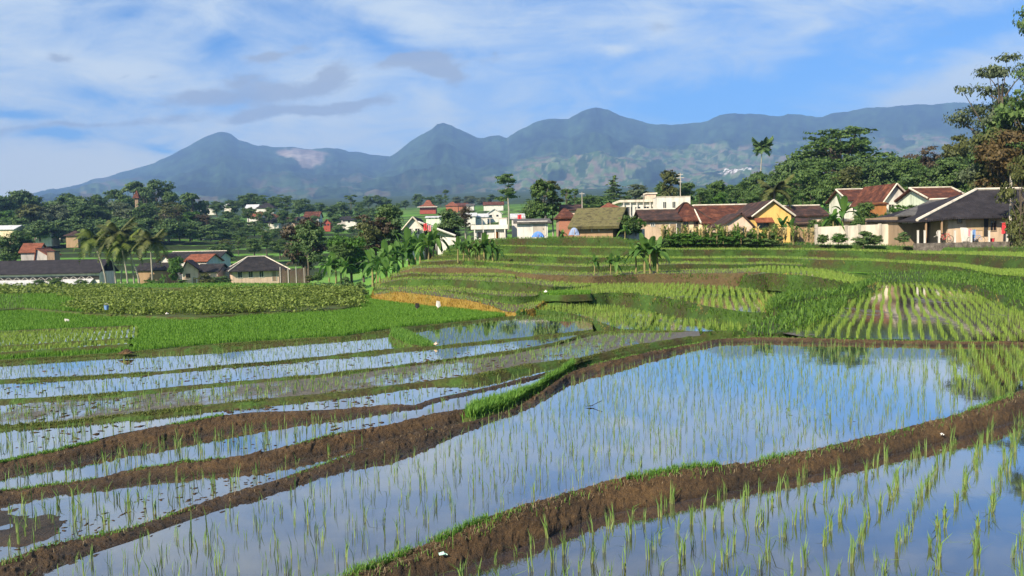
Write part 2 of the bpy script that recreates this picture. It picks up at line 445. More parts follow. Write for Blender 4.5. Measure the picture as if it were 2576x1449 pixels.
def ground_at(px, d):
    """height of the far land for image column px (its bearing) at depth d"""
    px = np.asarray(px, float); d = np.asarray(d, float)
    px, d = np.broadcast_arrays(px, d)
    i = np.clip(np.searchsorted(TX, px) - 1, 0, len(TX) - 2); j = np.clip(np.searchsorted(TD, d) - 1, 0, len(TD) - 2)
    a = np.clip((px - TX[i]) / (TX[i + 1] - TX[i]), 0, 1); b = np.clip((d - TD[j]) / (TD[j + 1] - TD[j]), 0, 1)
    return (TZ[i, j] * (1 - a) + TZ[i + 1, j] * a) * (1 - b) + (TZ[i, j + 1] * (1 - a) + TZ[i + 1, j + 1] * a) * b
def ground_xy(x, y):
    return float(ground_at(W / 2 + FL * x / max(y, 1), y))

def build_land():
    ds = np.concatenate([np.linspace(22, 160, 70)[:-1], np.linspace(160, 330, 150)[:-1], np.linspace(330, 900, 90)[:-1], np.linspace(900, 2600, 30)])
    xs = np.linspace(-700, 3200, 240)
    X, D = np.meshgrid(xs, ds)
    Z = ground_at(X, D)
    # terraced rice steps on the rising ground beyond the barns
    pts = np.stack([(X - W / 2) / FL * D, D, Z], -1)
    wob = fbm(pts * np.array([.012, .012, 0]), 3, 3) * 2.2
    step = 1.7
    q = (Z + wob) / step; fr = q - np.floor(q)
    tz = (np.floor(q) + np.clip((fr - .60) / .40, 0, 1) ** 1.3) * step - wob
    wgt = np.clip((D - 165) / 15, 0, 1) * np.clip((1500 - X) / 200, 0, 1) * np.clip((560 - D) / 100, 0, 1)
    Z = Z * (1 - wgt) + tz * wgt + fbm(pts * .05, 5, 3) * .25 * np.clip(D / 100, 0, 3)
    # the riser share is kept as an attribute: risers are bare and weedy, treads carry rice
    ris = np.clip((fr - .60) / .12, 0, 1) * wgt
    pts[..., 2] = Z
    m, nt, b = new_mat('terraced_land')
    n1 = noise(nt, .025, 6, .6); n2 = noise(nt, .5, 5, .6)
    g = ramp(nt, n1, [(.3, (.07, .17, .022)), (.5, (.11, .25, .032)), (.7, (.14, .24, .05))])
    br = ramp(nt, n2, [(.3, (.012, .022, .007)), (.7, (.028, .042, .012))])
    at = N(nt, 'ShaderNodeAttribute', attribute_name='riser')
    mx = N(nt, 'ShaderNodeMix', data_type='RGBA'); nt.links.new(at.outputs['Fac'], mx.inputs[0]); nt.links.new(g, mx.inputs[6]); nt.links.new(br, mx.inputs[7])
    nt.links.new(mx.outputs[2], b.inputs['Base Color']); b.inputs['Roughness'].default_value = .9; b.inputs['Specular IOR Level'].default_value = .15
    at2 = N(nt, 'ShaderNodeAttribute', attribute_name='far'); mx2 = N(nt, 'ShaderNodeMix', data_type='RGBA'); nt.links.new(at2.outputs['Fac'], mx2.inputs[0]); nt.links.new(mx.outputs[2], mx2.inputs[6])
    nt.links.new(ramp(nt, noise(nt, .02, 6, .6), [(.35, (.022, .040, .016)), (.65, (.045, .075, .028))]), mx2.inputs[7]); nt.links.new(mx2.outputs[2], b.inputs['Base Color'])
    me = np_mesh('terrain', pts.reshape(-1, 3), [grid_faces(len(ds), len(xs))], [m], None, True, {'riser': ris.ravel(), 'far': np.clip((D - 480) / 150, 0, 1).ravel()})
    tag(link('terrain', me), kind='structure')
    # wide base under everything, out to the horizon
    mb = MB(); mb.box(-30000, 30000, -400, 40000, -8.5, -7.5)
    tag(mb.build('ground', M['meadow']), kind='structure')
build_land()

def mountain(name, ridge, x0, x1, dr, df, foot, seed, paint, step=5, rows=80, bulge=0.0):
    xs = np.arange(x0, x1 + 1, step, dtype=float)
    t = np.linspace(0, 1, rows)
    rl = line(ridge); fl = line(foot)
    yr = rl(xs); yr = yr + fbm(np.stack([xs * .03, 0 * xs, 0 * xs], -1), seed, 4) * 5
    yf = fl(xs)
    T = t[:, None]
    Y = yf[None] + (yr - yf)[None] * (T ** 1.15)
    D = df + (dr - df) * (T ** 1.05) + 0 * Y
    X = np.broadcast_to(xs, Y.shape)
    # spurs and gullies running down the slope
    q = np.stack([X * .012 + 0.35 * T * 2 * (vnoise(np.stack([X * .004, T * 2 + 0 * X, 0 * X], -1), seed) - .5), T * 1.6 + 0 * X, 0 * X], -1)
    rid = 1 - np.abs(fbm(q * np.array([1.3, .7, 1]), seed + 9, 5)) * 2.6
    amp = np.sin(np.pi * np.clip(T, 0, 1)) ** .8
    D = D - amp * (rid - .3) * (dr - df) * .012
    P = at_d(X, Y, D)
    P[..., 2] += fbm(q * 2.2, seed + 20, 4) * 30 * amp
    P[..., 2] += fbm(P * np.array([1 / 420, 1 / 420, 1 / 300]), seed + 33, 5) * 75 * amp
    # the far side falls away behind the crest
    bk = P[-1].copy()[None].repeat(3, 0)
    for i, (dd, dz) in enumerate([(150, -40), (500, -350), (1000, -1000)]):
        bk[i, :, 1] += dd; bk[i, :, 0] *= (dr + dd) / dr; bk[i, :, 2] += dz
    allp = np.concatenate([P, bk])
    ccol = paint(X, Y, T + 0 * X, P, rid)
    cc = np.concatenate([ccol, ccol[-1][None].repeat(3, 0)])
    m, nt, b = new_mat(name + '_cover')
    at = N(nt, 'ShaderNodeAttribute', attribute_name='cover')
    f = noise(nt, .012, 6, .65)
    mx = N(nt, 'ShaderNodeMix', data_type='RGBA', blend_type='MULTIPLY'); mx.inputs[0].default_value = 1
    nt.links.new(at.outputs['Color'], mx.inputs[6]); nt.links.new(ramp(nt, f, [(.3, (.6,) * 3), (.7, (1.35,) * 3)]), mx.inputs[7])
    nt.links.new(mx.outputs[2], b.inputs['Base Color']); b.inputs['Roughness'].default_value = .95; b.inputs['Specular IOR Level'].default_value = .1
    me = np_mesh(name, allp.reshape(-1, 3), [grid_faces(len(allp), len(xs))], [m], None, True, {'cover': cc.reshape(-1, 3)})
    return tag(link(name, me), kind='structure')

FOREST = np.array([.022, .040, .016])
def forest(X, T, P):
    n = (fbm(np.stack([X * .02, T * 6, 0 * X], -1), 31, 4) * 1.2 + fbm(np.stack([X * .09, T * 30, 0 * X], -1), 35, 3) * 1.1)[..., None]
    return FOREST * np.clip(1 + n, .25, 3)

def cells(X, Y, sx, sy, seed):
    """patchwork of small plots: random value per cell + distance to border"""
    gx = X / sx + fbm(np.stack([X * .02, Y * .03, 0 * X], -1), seed, 3) * 1.3
    gy = Y / sy + fbm(np.stack([X * .02 + 9, Y * .03, 0 * X], -1), seed + 4, 3) * 1.3
    best = np.full(X.shape, 9.); val = np.zeros(X.shape); sec = np.full(X.shape, 9.)
    ix = np.floor(gx).astype(int); iy = np.floor(gy).astype(int)
    for a in (-1, 0, 1):
        for b in (-1, 0, 1):
            cx = ix + a; cyy = iy + b
            jx = cx + _hash(cx, cyy, 0 * cx, seed + 1); jy = cyy + _hash(cx, cyy, 0 * cx + 1, seed + 2)
            d = np.hypot(gx - jx, gy - jy)
            sec = np.where(d < best, best, np.minimum(sec, d))
            val = np.where(d < best, _hash(cx, cyy, 0 * cx + 5, seed + 3), val); best = np.minimum(best, d)
    return val, sec - best

PLOT = np.array([[.05, .10, .025], [.10, .15, .05], [.07, .12, .03], [.03, .055, .02], [.15, .115, .07], [.12, .15, .065], [.18, .145, .095], [.045, .08, .03]])
def paint_volcano(X, Y, T, P, rid):
    c = forest(X, T, P)
    # bare quarry scar on the saddle
    n = fbm(np.stack([X * .03, Y * .06, 0 * X], -1), 5, 5)
    e = np.hypot((X - 758 - (Y - 395) * .6) / 62, (Y - 397) / 23) + n * .9
    sc = np.clip((1.0 - e) / .25, 0, 1)[..., None]
    tone = np.clip(.5 + n * 1.5, 0, 1)[..., None]
    c = c * (1 - sc) + sc * (np.array([.20, .145, .11]) * (1 - tone) + np.array([.44, .37, .31]) * tone)
    v, b = cells(X, Y, 34, 7, 11)
    n2 = vnoise(np.stack([X * .012, Y * .03, 0 * X], -1), 9)
    mk = (np.clip((Y - 430) / 40, 0, 1) * (n2 > .45) * .7)[..., None]
    return c * (1 - mk) + mk * PLOT[(v * 7.99).astype(int)] * .8
def paint_range(X, Y, T, P, rid):
    c = forest(X, T, P)
    v, b = cells(X, Y, 20, 5, 21)
    n2 = fbm(np.stack([X * .006, Y * .02, 0 * X], -1), 19, 4)
    top = np.interp(X, [950, 1250, 1400, 1600, 1800, 2100, 2500, 2700], [470, 430, 385, 352, 355, 335, 330, 330])
    mk = np.clip((Y - top + n2 * 60) / 22, 0, 1) * np.clip((X - 1080) / 250, .15, 1)
    mk = (mk * (vnoise(np.stack([X * .02, Y * .05, 0 * X], -1), 77) > .33))[..., None]
    pl = PLOT[(v * 7.99).astype(int)]
    pl = np.where((b < .06)[..., None], np.array([.16, .17, .10]), pl)
    # hamlet: a scatter of pale roofs
    hm = (np.hypot((X - 1850) / 45, (Y - 440) / 8) < 1) & (vnoise(np.stack([X * .4, Y * .5, 0 * X], -1), 3) > .62)
    c = c * (1 - mk) + mk * pl
    return np.where(hm[..., None], np.array([.75, .72, .68]), c)

mountain('mountain_volcano', [(-300, 530), (0, 508), (60, 494), (100, 487), (200, 462), (300, 437), (390, 408), (470, 370), (520, 341), (540, 333), (553, 331), (568, 332), (580, 336),
    (600, 352), (625, 357), (650, 366), (700, 370), (760, 373), (790, 374), (820, 372), (850, 374), (875, 382), (900, 385), (940, 391), (975, 393), (1100, 410), (1300, 430)],
    -300, 1300, 6900, 2500, [(-300, 534), (0, 512), (1300, 512)], 40, paint_volcano)
mountain('mountain_range', [(860, 470), (920, 430), (960, 402), (985, 390), (1010, 372), (1030, 358), (1060, 338), (1085, 325), (1100, 312), (1115, 308), (1135, 312), (1150, 322), (1170, 333), (1200, 345), (1215, 347), (1230, 344),
    (1255, 342), (1275, 347), (1300, 330), (1340, 308), (1380, 299), (1400, 297), (1430, 299), (1460, 282), (1485, 273), (1500, 270), (1530, 275), (1560, 290), (1600, 303), (1650, 312), (1690, 316), (1720, 314), (1780, 303),
    (1810, 290), (1850, 283), (1900, 288), (1940, 294), (1980, 287), (2050, 294), (2110, 285), (2180, 272), (2250, 268), (2300, 263), (2350, 264), (2400, 258), (2450, 262), (2600, 270), (3000, 290)],
    860, 3000, 6400, 2500, [(860, 512), (1300, 508), (3000, 500)], 60, paint_range, 4, 110)

# ------------------------------------------------------------------ air
hz = MB(); hz.box(-7000, 7000, -200, 8300, -9.6, 1030)
m, nt, b = new_mat('haze_air'); nt.nodes.remove(b)
pv = N(nt, 'ShaderNodeVolumePrincipled'); pv.inputs['Color'].default_value = HAZE_COL; pv.inputs['Density'].default_value = HAZE_D
pv.inputs['Anisotropy'].default_value = 0.0
nt.links.new(pv.outputs[0], nt.nodes['Material Output'].inputs['Volume'])
tag(hz.build('haze', m), kind='stuff')
# ================================================================== flooded paddies and their earth bunds
# every line below was measured on the photograph and is laid on the level ground it belongs to
XL, XR = -260, 2860
B1_foot = line([(1125, 1446), (1242, 1403), (1359, 1359), (1459, 1319), (1559, 1289), (1717, 1261), (1850, 1236), (1984, 1209), (2117, 1179), (2250, 1143), (2384, 1109), (2484, 1083), (2576, 1056)])
B1_top = line([(909, 1429), (1059, 1369), (1192, 1309), (1292, 1273), (1425, 1236), (1525, 1206), (1717, 1171), (1884, 1159), (2017, 1133), (2117, 1109), (2250, 1079), (2384, 1046), (2484, 1013), (2576, 976)])
B2_foot = line([(0, 1484), (115, 1448), (208, 1409), (312, 1375), (417, 1336), (521, 1300), (671, 1256), (859, 1188), (992, 1156), (1125, 1106), (1259, 1053), (1342, 1023), (1392, 993), (1425, 964), (1525, 934), (1717, 884), (1817, 864), (1950, 863), (2150, 867), (2350, 871), (2600, 873)])
B2_top = line([(0, 1409), (104, 1373), (208, 1349), (325, 1323), (391, 1302), (469, 1274), (573, 1240), (671, 1211), (859, 1146), (925, 1123), (1025, 1089), (1125, 1069), (1192, 1056), (1292, 1026), (1359, 984), (1425, 939), (1492, 914), (1592, 891), (1717, 867), (1817, 849), (1917, 845), (2017, 848), (2184, 852), (2576, 858)])
B3_foot = line([(0, 1275), (78, 1259), (182, 1246), (260, 1233), (365, 1217), (521, 1196), (671, 1180), (859, 1133), (992, 1099), (1105, 1078), (1200, 1052)])
B3_top = line([(0, 1229), (130, 1214), (260, 1196), (339, 1175), (443, 1159), (599, 1144), (671, 1131), (859, 1084), (992, 1063), (1092, 1036), (1175, 1024), (1290, 1005)])
B4_foot = line([(0, 1204), (78, 1184), (182, 1168), (286, 1143), (391, 1122), (521, 1094), (671, 1073), (859, 1056), (959, 1043), (1059, 1028), (1125, 1009), (1225, 986), (1300, 965), (1400, 940)])
B4_top = line([(0, 1159), (65, 1144), (130, 1131), (208, 1112), (312, 1086), (433, 1064), (533, 1046), (633, 1034), (859, 1026), (992, 1014), (1045, 1016), (1092, 999), (1192, 979), (1259, 964), (1342, 944), (1440, 916)])
B6_foot = line([(0, 1086), (167, 1071), (333, 1058), (500, 1038), (667, 1021), (859, 1001), (992, 984), (1015, 978), (1059, 972), (1192, 966), (1325, 937), (1425, 917), (1520, 898), (1620, 880)])
B6_top = line([(0, 1068), (167, 1058), (333, 1038), (500, 1018), (667, 1001), (859, 984), (992, 967), (1042, 961), (1192, 941), (1325, 914), (1459, 899), (1592, 867), (1717, 848), (1760, 843)])
B7_foot = line([(0, 1018), (167, 1008), (333, 998), (500, 978), (667, 963), (859, 946), (992, 927), (1125, 909), (1259, 897), (1392, 871), (1459, 853), (1515, 841), (1620, 838)])
B7_top = line([(0, 1003), (233, 991), (400, 975), (600, 957), (800, 941), (859, 934), (1059, 911), (1192, 894), (1325, 874), (1425, 854), (1480, 834), (1600, 831), (1720, 834)])
B8_foot = line([(0, 965), (200, 955), (400, 941), (600, 921), (767, 908), (859, 899), (992, 887), (1092, 877), (1259, 861), (1425, 844), (1480, 836)])
B8_top = line([(0, 953), (200, 945), (400, 933), (567, 917), (683, 909), (859, 890), (992, 875), (1092, 870), (1259, 853), (1425, 836), (1490, 829)])
B9_foot = line([(0, 918), (300, 898), (500, 885), (667, 870), (859, 855), (985, 842), (1059, 829), (1259, 804), (1330, 797)])
B9_top = line([(0, 906), (300, 888), (433, 875), (567, 864), (859, 846), (992, 826), (1125, 813), (1259, 798), (1330, 791)])

Z = dict(w1=0.0, w2=-.04, w3=-.10, w4=-.16, w5=-.22, w6=-.32, w7=-.42, w8=-.52, g1=-.55)
M['water'] = mat_water('paddy_water', (.035, .030, .034), 0, .03, 1.7, .7, .12)
M['water_mud'] = mat_water('paddy_water_muddy', (.05, .042, .036), .33, .04, 1.65, .55, .2)
M['mudflat'] = mat_water('wet_mud', (.075, .056, .042), .54, .06, 1.6, .30, .3)

def sheet(name, near, far, z, x0, x1, mat, n=160, rows=8, push=.12, kind='structure', pull=.12):
    xs = np.linspace(x0, x1, n)
    a = at_z(xs, near(xs), z); b = at_z(xs, far(xs), z)
    a[:, 1] -= pull; b[:, 1] += push
    b[:, 1] = np.maximum(b[:, 1], a[:, 1] + .02)
    t = np.linspace(0, 1, rows)[:, None, None]
    v = a[None] * (1 - t) + b[None] * t
    me = np_mesh(name, v.reshape(-1, 3), [grid_faces(rows, n)], [mat], None, True)
    return tag(link(name, me), kind=kind)

below = lambda x: np.full(np.shape(x), 2300.0) * 1.0
def under(f, dy=620): return lambda x: np.maximum(f(x) + 40, np.full(np.shape(x), 1449.0 + dy))
def far_right(x): return np.where(np.asarray(x) > 0, 1, 1)
sheet('water', under(B1_foot), B1_foot, Z['w1'], 500, 3400, M['water'], 200)
sheet('water', lambda x: np.maximum(B1_top(x), B2_foot(x) + 2), B2_foot, Z['w2'], -260, 3000, M['water'], 320, 10)
sheet('water', B2_top, B3_foot, Z['w3'], XL, 1195, M['water_mud'], 200)
sheet('water', B3_top, B4_foot, Z['w4'], XL, 1390, M['water'], 200)
sheet('water', B4_top, B6_foot, Z['w5'], XL, 1600, M['water'], 240)
sheet('water', B6_top, B7_foot, Z['w6'], XL, 1760, M['mudflat'], 260)
sheet('water', B7_top, B8_foot, Z['w7'], XL, 1485, M['water'], 240)
sheet('water', B8_top, B9_foot, Z['w8'], XL, 1490, M['water'], 240)

def solve_h(foot, top, z, w, x):
    dF = float(at_z(np.array([x]), foot(np.array([x])), z)[0, 1])
    dT = dF + w; p = at_d(np.array([x]), top(np.array([x])), np.array([dT]))[0]
    return float(p[2] - z)

def bund(foot, top, z, znext, x0, x1, mat, seed, w=.4, rough=.035, back=.3, step=4.0, hx=None, hmin=.05, name='earth_bund', rows=13):
    xs = np.arange(x0, x1 + step, step)
    A = at_z(xs, foot(xs), z)
    C = at_d(xs, top(xs), A[:, 1] + w)
    h = np.clip(C[:, 2] - z, .05, .30); h = np.maximum(h, np.interp(xs, [1400, 1750], [.05, hmin]))
    k = np.ones(61) / 61; h = np.convolve(np.pad(h, 30, mode='edge'), k, 'valid')
    C = at_z(xs, top(xs), z + h)
    wid = np.maximum(C[:, 1] - A[:, 1], .05); C[:, 1] = A[:, 1] + wid; C[:, 0] = np.where(wid <= .0501, A[:, 0], C[:, 0])
    hc = h[:, None]; hh = float(np.median(h))
    rowsv = []
    s = np.linspace(0, 1, rows)
    low = A.copy(); low[:, 2] = z - .25; low[:, 1] -= .12; rowsv.append(low)
    for q in s:
        p = A * (1 - q) + C * q
        p[:, 2] = z - .02 + (h + .02) * (1 - (1 - q) ** 2.0)
        rowsv.append(p)
    D = C - A; D[:, 2] = 0; D /= np.maximum(np.linalg.norm(D, axis=1, keepdims=True), 1e-6)
    for q, zz in ((.3, z + h - .02), (.6, z + h * .55 - .02), (1.0, znext - .03 + 0 * h), (1.3, znext - .25 + 0 * h)):
        p = C + D * back * q; p[:, 2] = np.maximum(zz, znext - .25); rowsv.append(p)
    V = np.stack(rowsv)
    n = fbm(V * 1.6, seed, 2) * .6 + np.abs(fbm(V * np.array([11.0, 14, 18]), seed + 5, 3)) * 1.5 - .3
    k = np.ones(len(V)); k[0] = 0; k[1] = .35; k[-1] = 0
    dv = (n * k[:, None])[..., None] * rough * 2
    V = V + dv * np.array([0.3, -.4, .65]); V[3:-2, :, 2] -= rough * .55
    wet = np.clip(1 - (V[..., 2] - z) / (.05 + .05 * vnoise(V * 3, seed + 2)), 0, 1)
    me = np_mesh(name, V.reshape(-1, 3), [grid_faces(len(V), len(xs))], [mat], None, True, {'wet': wet.ravel()})
    o = tag(link(name, me), kind='structure')
    return dict(o=o, A=A, C=C, xs=xs, h=hh, z=z, V=V)

BU = {}
BU[1] = bund(B1_foot, B1_top, Z['w1'], Z['w2'], 300, 3000, M['soil'], 1, .40, .030, .22, 3.0, rows=18)
BU[2] = bund(B2_foot, B2_top, Z['w2'], Z['w3'], -300, 2900, M['soil'], 2, .42, .030, .25, 3.0, rows=16, hmin=.11)
BU[3] = bund(B3_foot, B3_top, Z['w3'], Z['w4'], XL, 1290, M['soil'], 3, .34, .030, .25, 3.0)
BU[4] = bund(B4_foot, B4_top, Z['w4'], Z['w5'], XL, 1440, M['soil'], 4, .40, .030, .3, 3.0)
BU[6] = bund(B6_foot, B6_top, Z['w5'], Z['w6'], XL, 1740, M['soil_grass'], 6, .30, .018, .25, 3.0)
BU[7] = bund(B7_foot, B7_top, Z['w6'], Z['w7'], XL, 1720, M['soil_grass'], 7, .28, .016, .25, 3.0)
BU[8] = bund(B8_foot, B8_top, Z['w7'], Z['w8'], XL, 1490, M['soil_grass'], 8, .28, .016, .25, 3.0)
BU[9] = bund(B9_foot, B9_top, Z['w8'], Z['g1'], XL, 1330, M['soil_grass'], 9, .3, .016, .3, 3.0)

# ------------------------------------------------------------------ raised pieces of ground: a level top and a sloping face all round
def terrace(name, front, z, depth, mats, back=None, skirt=(.9, .55), seed=0, step=10.0, rows=8, rough=.05, drop=0.0, toprough=.015):
    """front: measured edge points (x,y) left to right; depth: how far the level runs back (metres), or back: measured far edge"""
    f = line([q[:2] for q in front]); x0, x1 = front[0][0], front[-1][0]
    xs = np.arange(x0, x1 + step * .5, step)
    if z is None: A = at_d(xs, f(xs), np.interp(xs, [q[0] for q in front], [q[2] for q in front]))
    else: A = at_z(xs, f(xs), z)
    if back is not None:
        g = line(back); B = at_z(xs, g(xs), A[:, 2]); B[:, 1] = np.maximum(B[:, 1], A[:, 1] + .15)
    else:
        dirs = A - np.array([0, 0, CZ]); dirs[:, 2] = 0; dirs /= np.linalg.norm(dirs, axis=1, keepdims=True)
        dp = np.interp(xs, np.linspace(x0, x1, len(depth)), depth) if hasattr(depth, '__len__') else np.full(len(xs), depth)
        B = A + dirs * dp[:, None]
    t = np.linspace(0, 1, rows)[:, None, None]
    top = A[None] * (1 - t) + B[None] * t
    top[..., 2] += fbm(top * 1.5, seed, 3) * toprough * 2
    # outline, counter-clockwise seen from above
    idx = [(0, j) for j in range(len(xs))] + [(i, len(xs) - 1) for i in range(1, rows)] + [(rows - 1, j) for j in range(len(xs) - 2, -1, -1)] + [(i, 0) for i in range(rows - 2, 0, -1)]
    ring = np.array([top[i, j] for i, j in idx])
    nx = np.roll(ring, -1, 0) - np.roll(ring, 1, 0)
    out = np.stack([nx[:, 1], -nx[:, 0], 0 * nx[:, 0]], -1); out /= np.maximum(np.linalg.norm(out, axis=1, keepdims=True), 1e-6)
    for _ in range(3): out = (out + np.roll(out, 1, 0) + np.roll(out, -1, 0)); out /= np.maximum(np.linalg.norm(out, axis=1, keepdims=True), 1e-6)
    hh, run = skirt
    sk = [ring]
    K = 7
    for k in range(1, K + 1):
        q = k / K
        p = ring + out * run * hh * (q ** .9)
        p = p.copy(); p[:, 2] = ring[:, 2] - hh * q ** 1.15
        p += (fbm(p * 1.1, seed + 3, 3) * 2 + fbm(p * 4.0, seed + 8, 3))[:, None] * rough * out * (1 if k < K else 0)
        p[:, 2] += fbm(p * 2.2, seed + 4, 3) * rough
        sk.append(p)
    S = np.stack(sk)
    nt_ = rows * len(xs); nr = len(ring)
    fs = []
    i = np.arange(K)[:, None] * nr + np.arange(nr)[None] + nt_
    i2 = np.arange(K)[:, None] * nr + (np.arange(nr)[None] + 1) % nr + nt_
    sf = np.stack([i, i + nr, i2 + nr, i2], -1).reshape(-1, 4)
    tf = grid_faces(rows, len(xs))
    me = np_mesh(name, np.concatenate([top.reshape(-1, 3), S.reshape(-1, 3)]), [tf, sf], mats, [0] * len(tf) + [1] * len(sf), True)
    o = tag(link(name, me), kind='structure')
    return dict(o=o, top=top, A=A, B=B, S=S, z=z, f=f, x0=x0, x1=x1, nfront=len(xs))

M['terr_wet'] = mat_water('terrace_water', (.045, .042, .026), .40, .05, 1.5, .35, .2)
M['terr_mud'] = mat_noise('terrace_mud', [(.075, .052, .030), (.11, .082, .045), (.09, .10, .03)], .5, .7, 5, .5, .03, None, 8.0)
M['nursery'] = mat_noise('seedling_bed', [(.16, .32, .03), (.20, .40, .05)], 2, .9, 4, .5, .03, None, 12)
TE = {}
bk = M['bank']
TE['t1'] = terrace('terrace', [(1305, 789), (1330, 776), (1425, 786), (1475, 797), (1502, 806), (1560, 828), (1717, 833), (1850, 832), (1960, 818)], -.42, None, [M['terr_wet'], bk],
    back=[(1305, 784), (1330, 768), (1372, 756), (1459, 764), (1559, 771), (1659, 790), (1717, 802), (1784, 806), (1850, 797), (1900, 794), (1960, 805)], skirt=(.5, .5), seed=1)
TE['t2'] = terrace('terrace', [(1362, 742), (1425, 743), (1480, 740), (1535, 736), (1592, 738), (1659, 746), (1717, 756), (1784, 771), (1850, 781), (1924, 787), (1985, 778)], 0.02, None, [M['terr_wet'], bk],
    back=[(1362, 733), (1425, 731), (1489, 712), (1600, 713), (1717, 714), (1877, 726), (1950, 740), (1985, 760)], skirt=(.9, .5), seed=2)
TE['a'] = terrace('terrace', [(940, 742, 47), (1002, 734, 44.5), (1092, 744, 40.8), (1175, 755, 38.6), (1230, 768, 37), (1268, 783, 35.8), (1300, 787, 35.4), (1345, 775, 36.5), (1372, 757, 39)], None, None, [M['terr_mud'], M['bank_yellow']],
    back=[(940, 733), (1002, 727), (1125, 733), (1225, 743), (1300, 743), (1372, 740)], skirt=(.8, .45), seed=3)
TE['b'] = terrace('terrace', [(945, 727, 49.5), (1049, 727, 47), (1125, 731, 44), (1225, 741, 41), (1260, 744, 40.5), (1300, 746, 40), (1345, 744, 40.5), (1375, 738, 41)], None, 7, [M['terr_mud'], bk], skirt=(.6, .4), seed=4)
TE['c'] = terrace('terrace', [(960, 712, 52), (1015, 702, 51), (1135, 703, 48), (1225, 708, 45), (1325, 712, 43), (1385, 721, 42), (1450, 722, 44), (1500, 715, 47)], None, 6, [M['terr_mud'], bk], skirt=(.6, .4), seed=5)
TE['d'] = terrace('terrace', [(985, 697, 54), (1035, 688, 53), (1125, 693, 52), (1245, 693, 49.5), (1300, 697, 47.5)], None, 5, [M['terr_mud'], bk], skirt=(.5, .4), seed=6)
M['bank_brown'] = mat_noise('bare_bank', [(.058, .040, .018), (.09, .064, .03), (.06, .065, .02)], .8, .9, 6, .7, .06, None, 9.0)
TE['e'] = terrace('terrace', [(1010, 684, 56), (1039, 675, 55), (1130, 673, 55), (1245, 676, 53), (1342, 690, 48), (1492, 695, 47.5), (1600, 690, 49), (1720, 688, 49), (1850, 687, 48), (1910, 684, 48)], None, 7, [M['terr_mud'], M['bank_brown']], skirt=(.9, .45), seed=7)
TE['u3'] = terrace('terrace', [(1880, 692, 46.5), (1932, 687, 47), (2032, 693, 44.5), (2107, 704, 41.8), (2157, 708, 42), (2185, 709, 43), (2215, 708, 43.5)], None, None, [M['terr_wet'], bk],
    back=[(1880, 672), (1932, 672), (2082, 678), (2182, 692), (2215, 700)], skirt=(.9, .75), seed=8)
TE['v1'] = terrace('terrace', [(1060, 660, 61), (1150, 655, 61), (1300, 665, 55), (1450, 672, 53), (1600, 668, 54), (1720, 664, 55), (1850, 666, 56), (1932, 664, 56.5), (2020, 668, 56)], None, 5, [M['terr_mud'], bk], skirt=(.8, .45), seed=9)
TE['u2'] = terrace('terrace', [(1090, 645, 66), (1200, 640, 65), (1400, 646, 61), (1600, 650, 59), (1750, 650, 60), (1932, 649, 60.5), (2057, 653, 59), (2182, 656, 57.5), (2307, 664, 55.5), (2407, 671, 52), (2500, 690, 42.5), (2620, 699, 36), (2900, 730, 27)], None, [6, 6, 6, 5, 5, 5, 7, 9, 9], [M['terr_wet'], bk], skirt=(.8, .5), seed=10)
TE['u1'] = terrace('terrace', [(1120, 634, 70), (1250, 618, 70), (1400, 622, 68), (1560, 624, 65), (1660, 628, 64.5), (1932, 628, 66), (2150, 631, 64.5), (2300, 637, 62.5), (2450, 641, 57.5), (2576, 646, 51), (2900, 662, 40)], None, [7, 7, 7, 8, 9, 12, 15], [M['terr_wet'], bk], skirt=(.8, .5), seed=11)
TE['top'] = terrace('terrace', [(1130, 624, 75), (1200, 606, 76), (1300, 600, 76), (1420, 598, 76), (1530, 598, 75), (1600, 606, 74), (1680, 612, 73), (1800, 613, 73), (1932, 616, 73), (2150, 617, 72.5), (2300, 621, 71.5), (2450, 623, 69), (2576, 625, 65), (2900, 632, 55)], None, 60, [M['meadow'], bk], skirt=(.9, .5), seed=12)
# the rice field with long rows on the right, one step above the big paddy
R_near = line([(1960, 836), (2017, 846), (2184, 851), (2576, 857), (2800, 860)])
TE['r'] = None
sheet('water', R_near, line([(1960, 828), (2030, 812), (2090, 785), (2130, 762), (2195, 714), (2330, 712), (2450, 738), (2576, 785), (2800, 850)]), .02, 1960, 2790, M['terr_wet'], 160, 12, .5)
# grassy bank that closes the row field on its right and rises to the strip above
TE['rb'] = terrace('terrace', [(2335, 706, 43), (2400, 711, 39.5), (2450, 720, 36.5), (2520, 742, 31.5), (2576, 762, 28), (2650, 798, 24), (2760, 850, 20)], None, [10, 12, 14, 14], [bk, bk], skirt=(.5, .9), seed=13)
# grassy hump between the two middle fields
TE['hump'] = terrace('terrace', [(1950, 772), (1985, 758), (2020, 752), (2080, 748), (2130, 742), (2180, 722), (2200, 716)], .22, 4, [bk, bk], skirt=(.5, 1.1), seed=14, rough=.05)
# ------------------------------------------------------------------ the fields on the left
TE['g1'] = terrace('rice_field', [(-300, 928), (0, 905), (300, 887), (433, 874), (567, 863), (859, 845), (992, 825), (1125, 812), (1270, 796)], Z['g1'] - .02, None, [M['field_green'], M['soil_grass']],
    back=[(-300, 752), (0, 756), (233, 770), (417, 780), (500, 780), (667, 770), (859, 758), (919, 745), (992, 740), (1192, 765), (1270, 786)], skirt=(.4, .5), seed=15)
TE['veg'] = terrace('vegetable_field', [(-300, 800), (60, 775), (200, 786), (233, 789), (417, 797), (500, 798), (667, 786), (859, 776), (905, 768)], -.42, None, [M['soil_grass'], M['soil_grass']], back=[(-300, 745), (100, 742), (400, 738), (640, 730), (860, 728), (905, 735)], skirt=(.4, .5), seed=16)

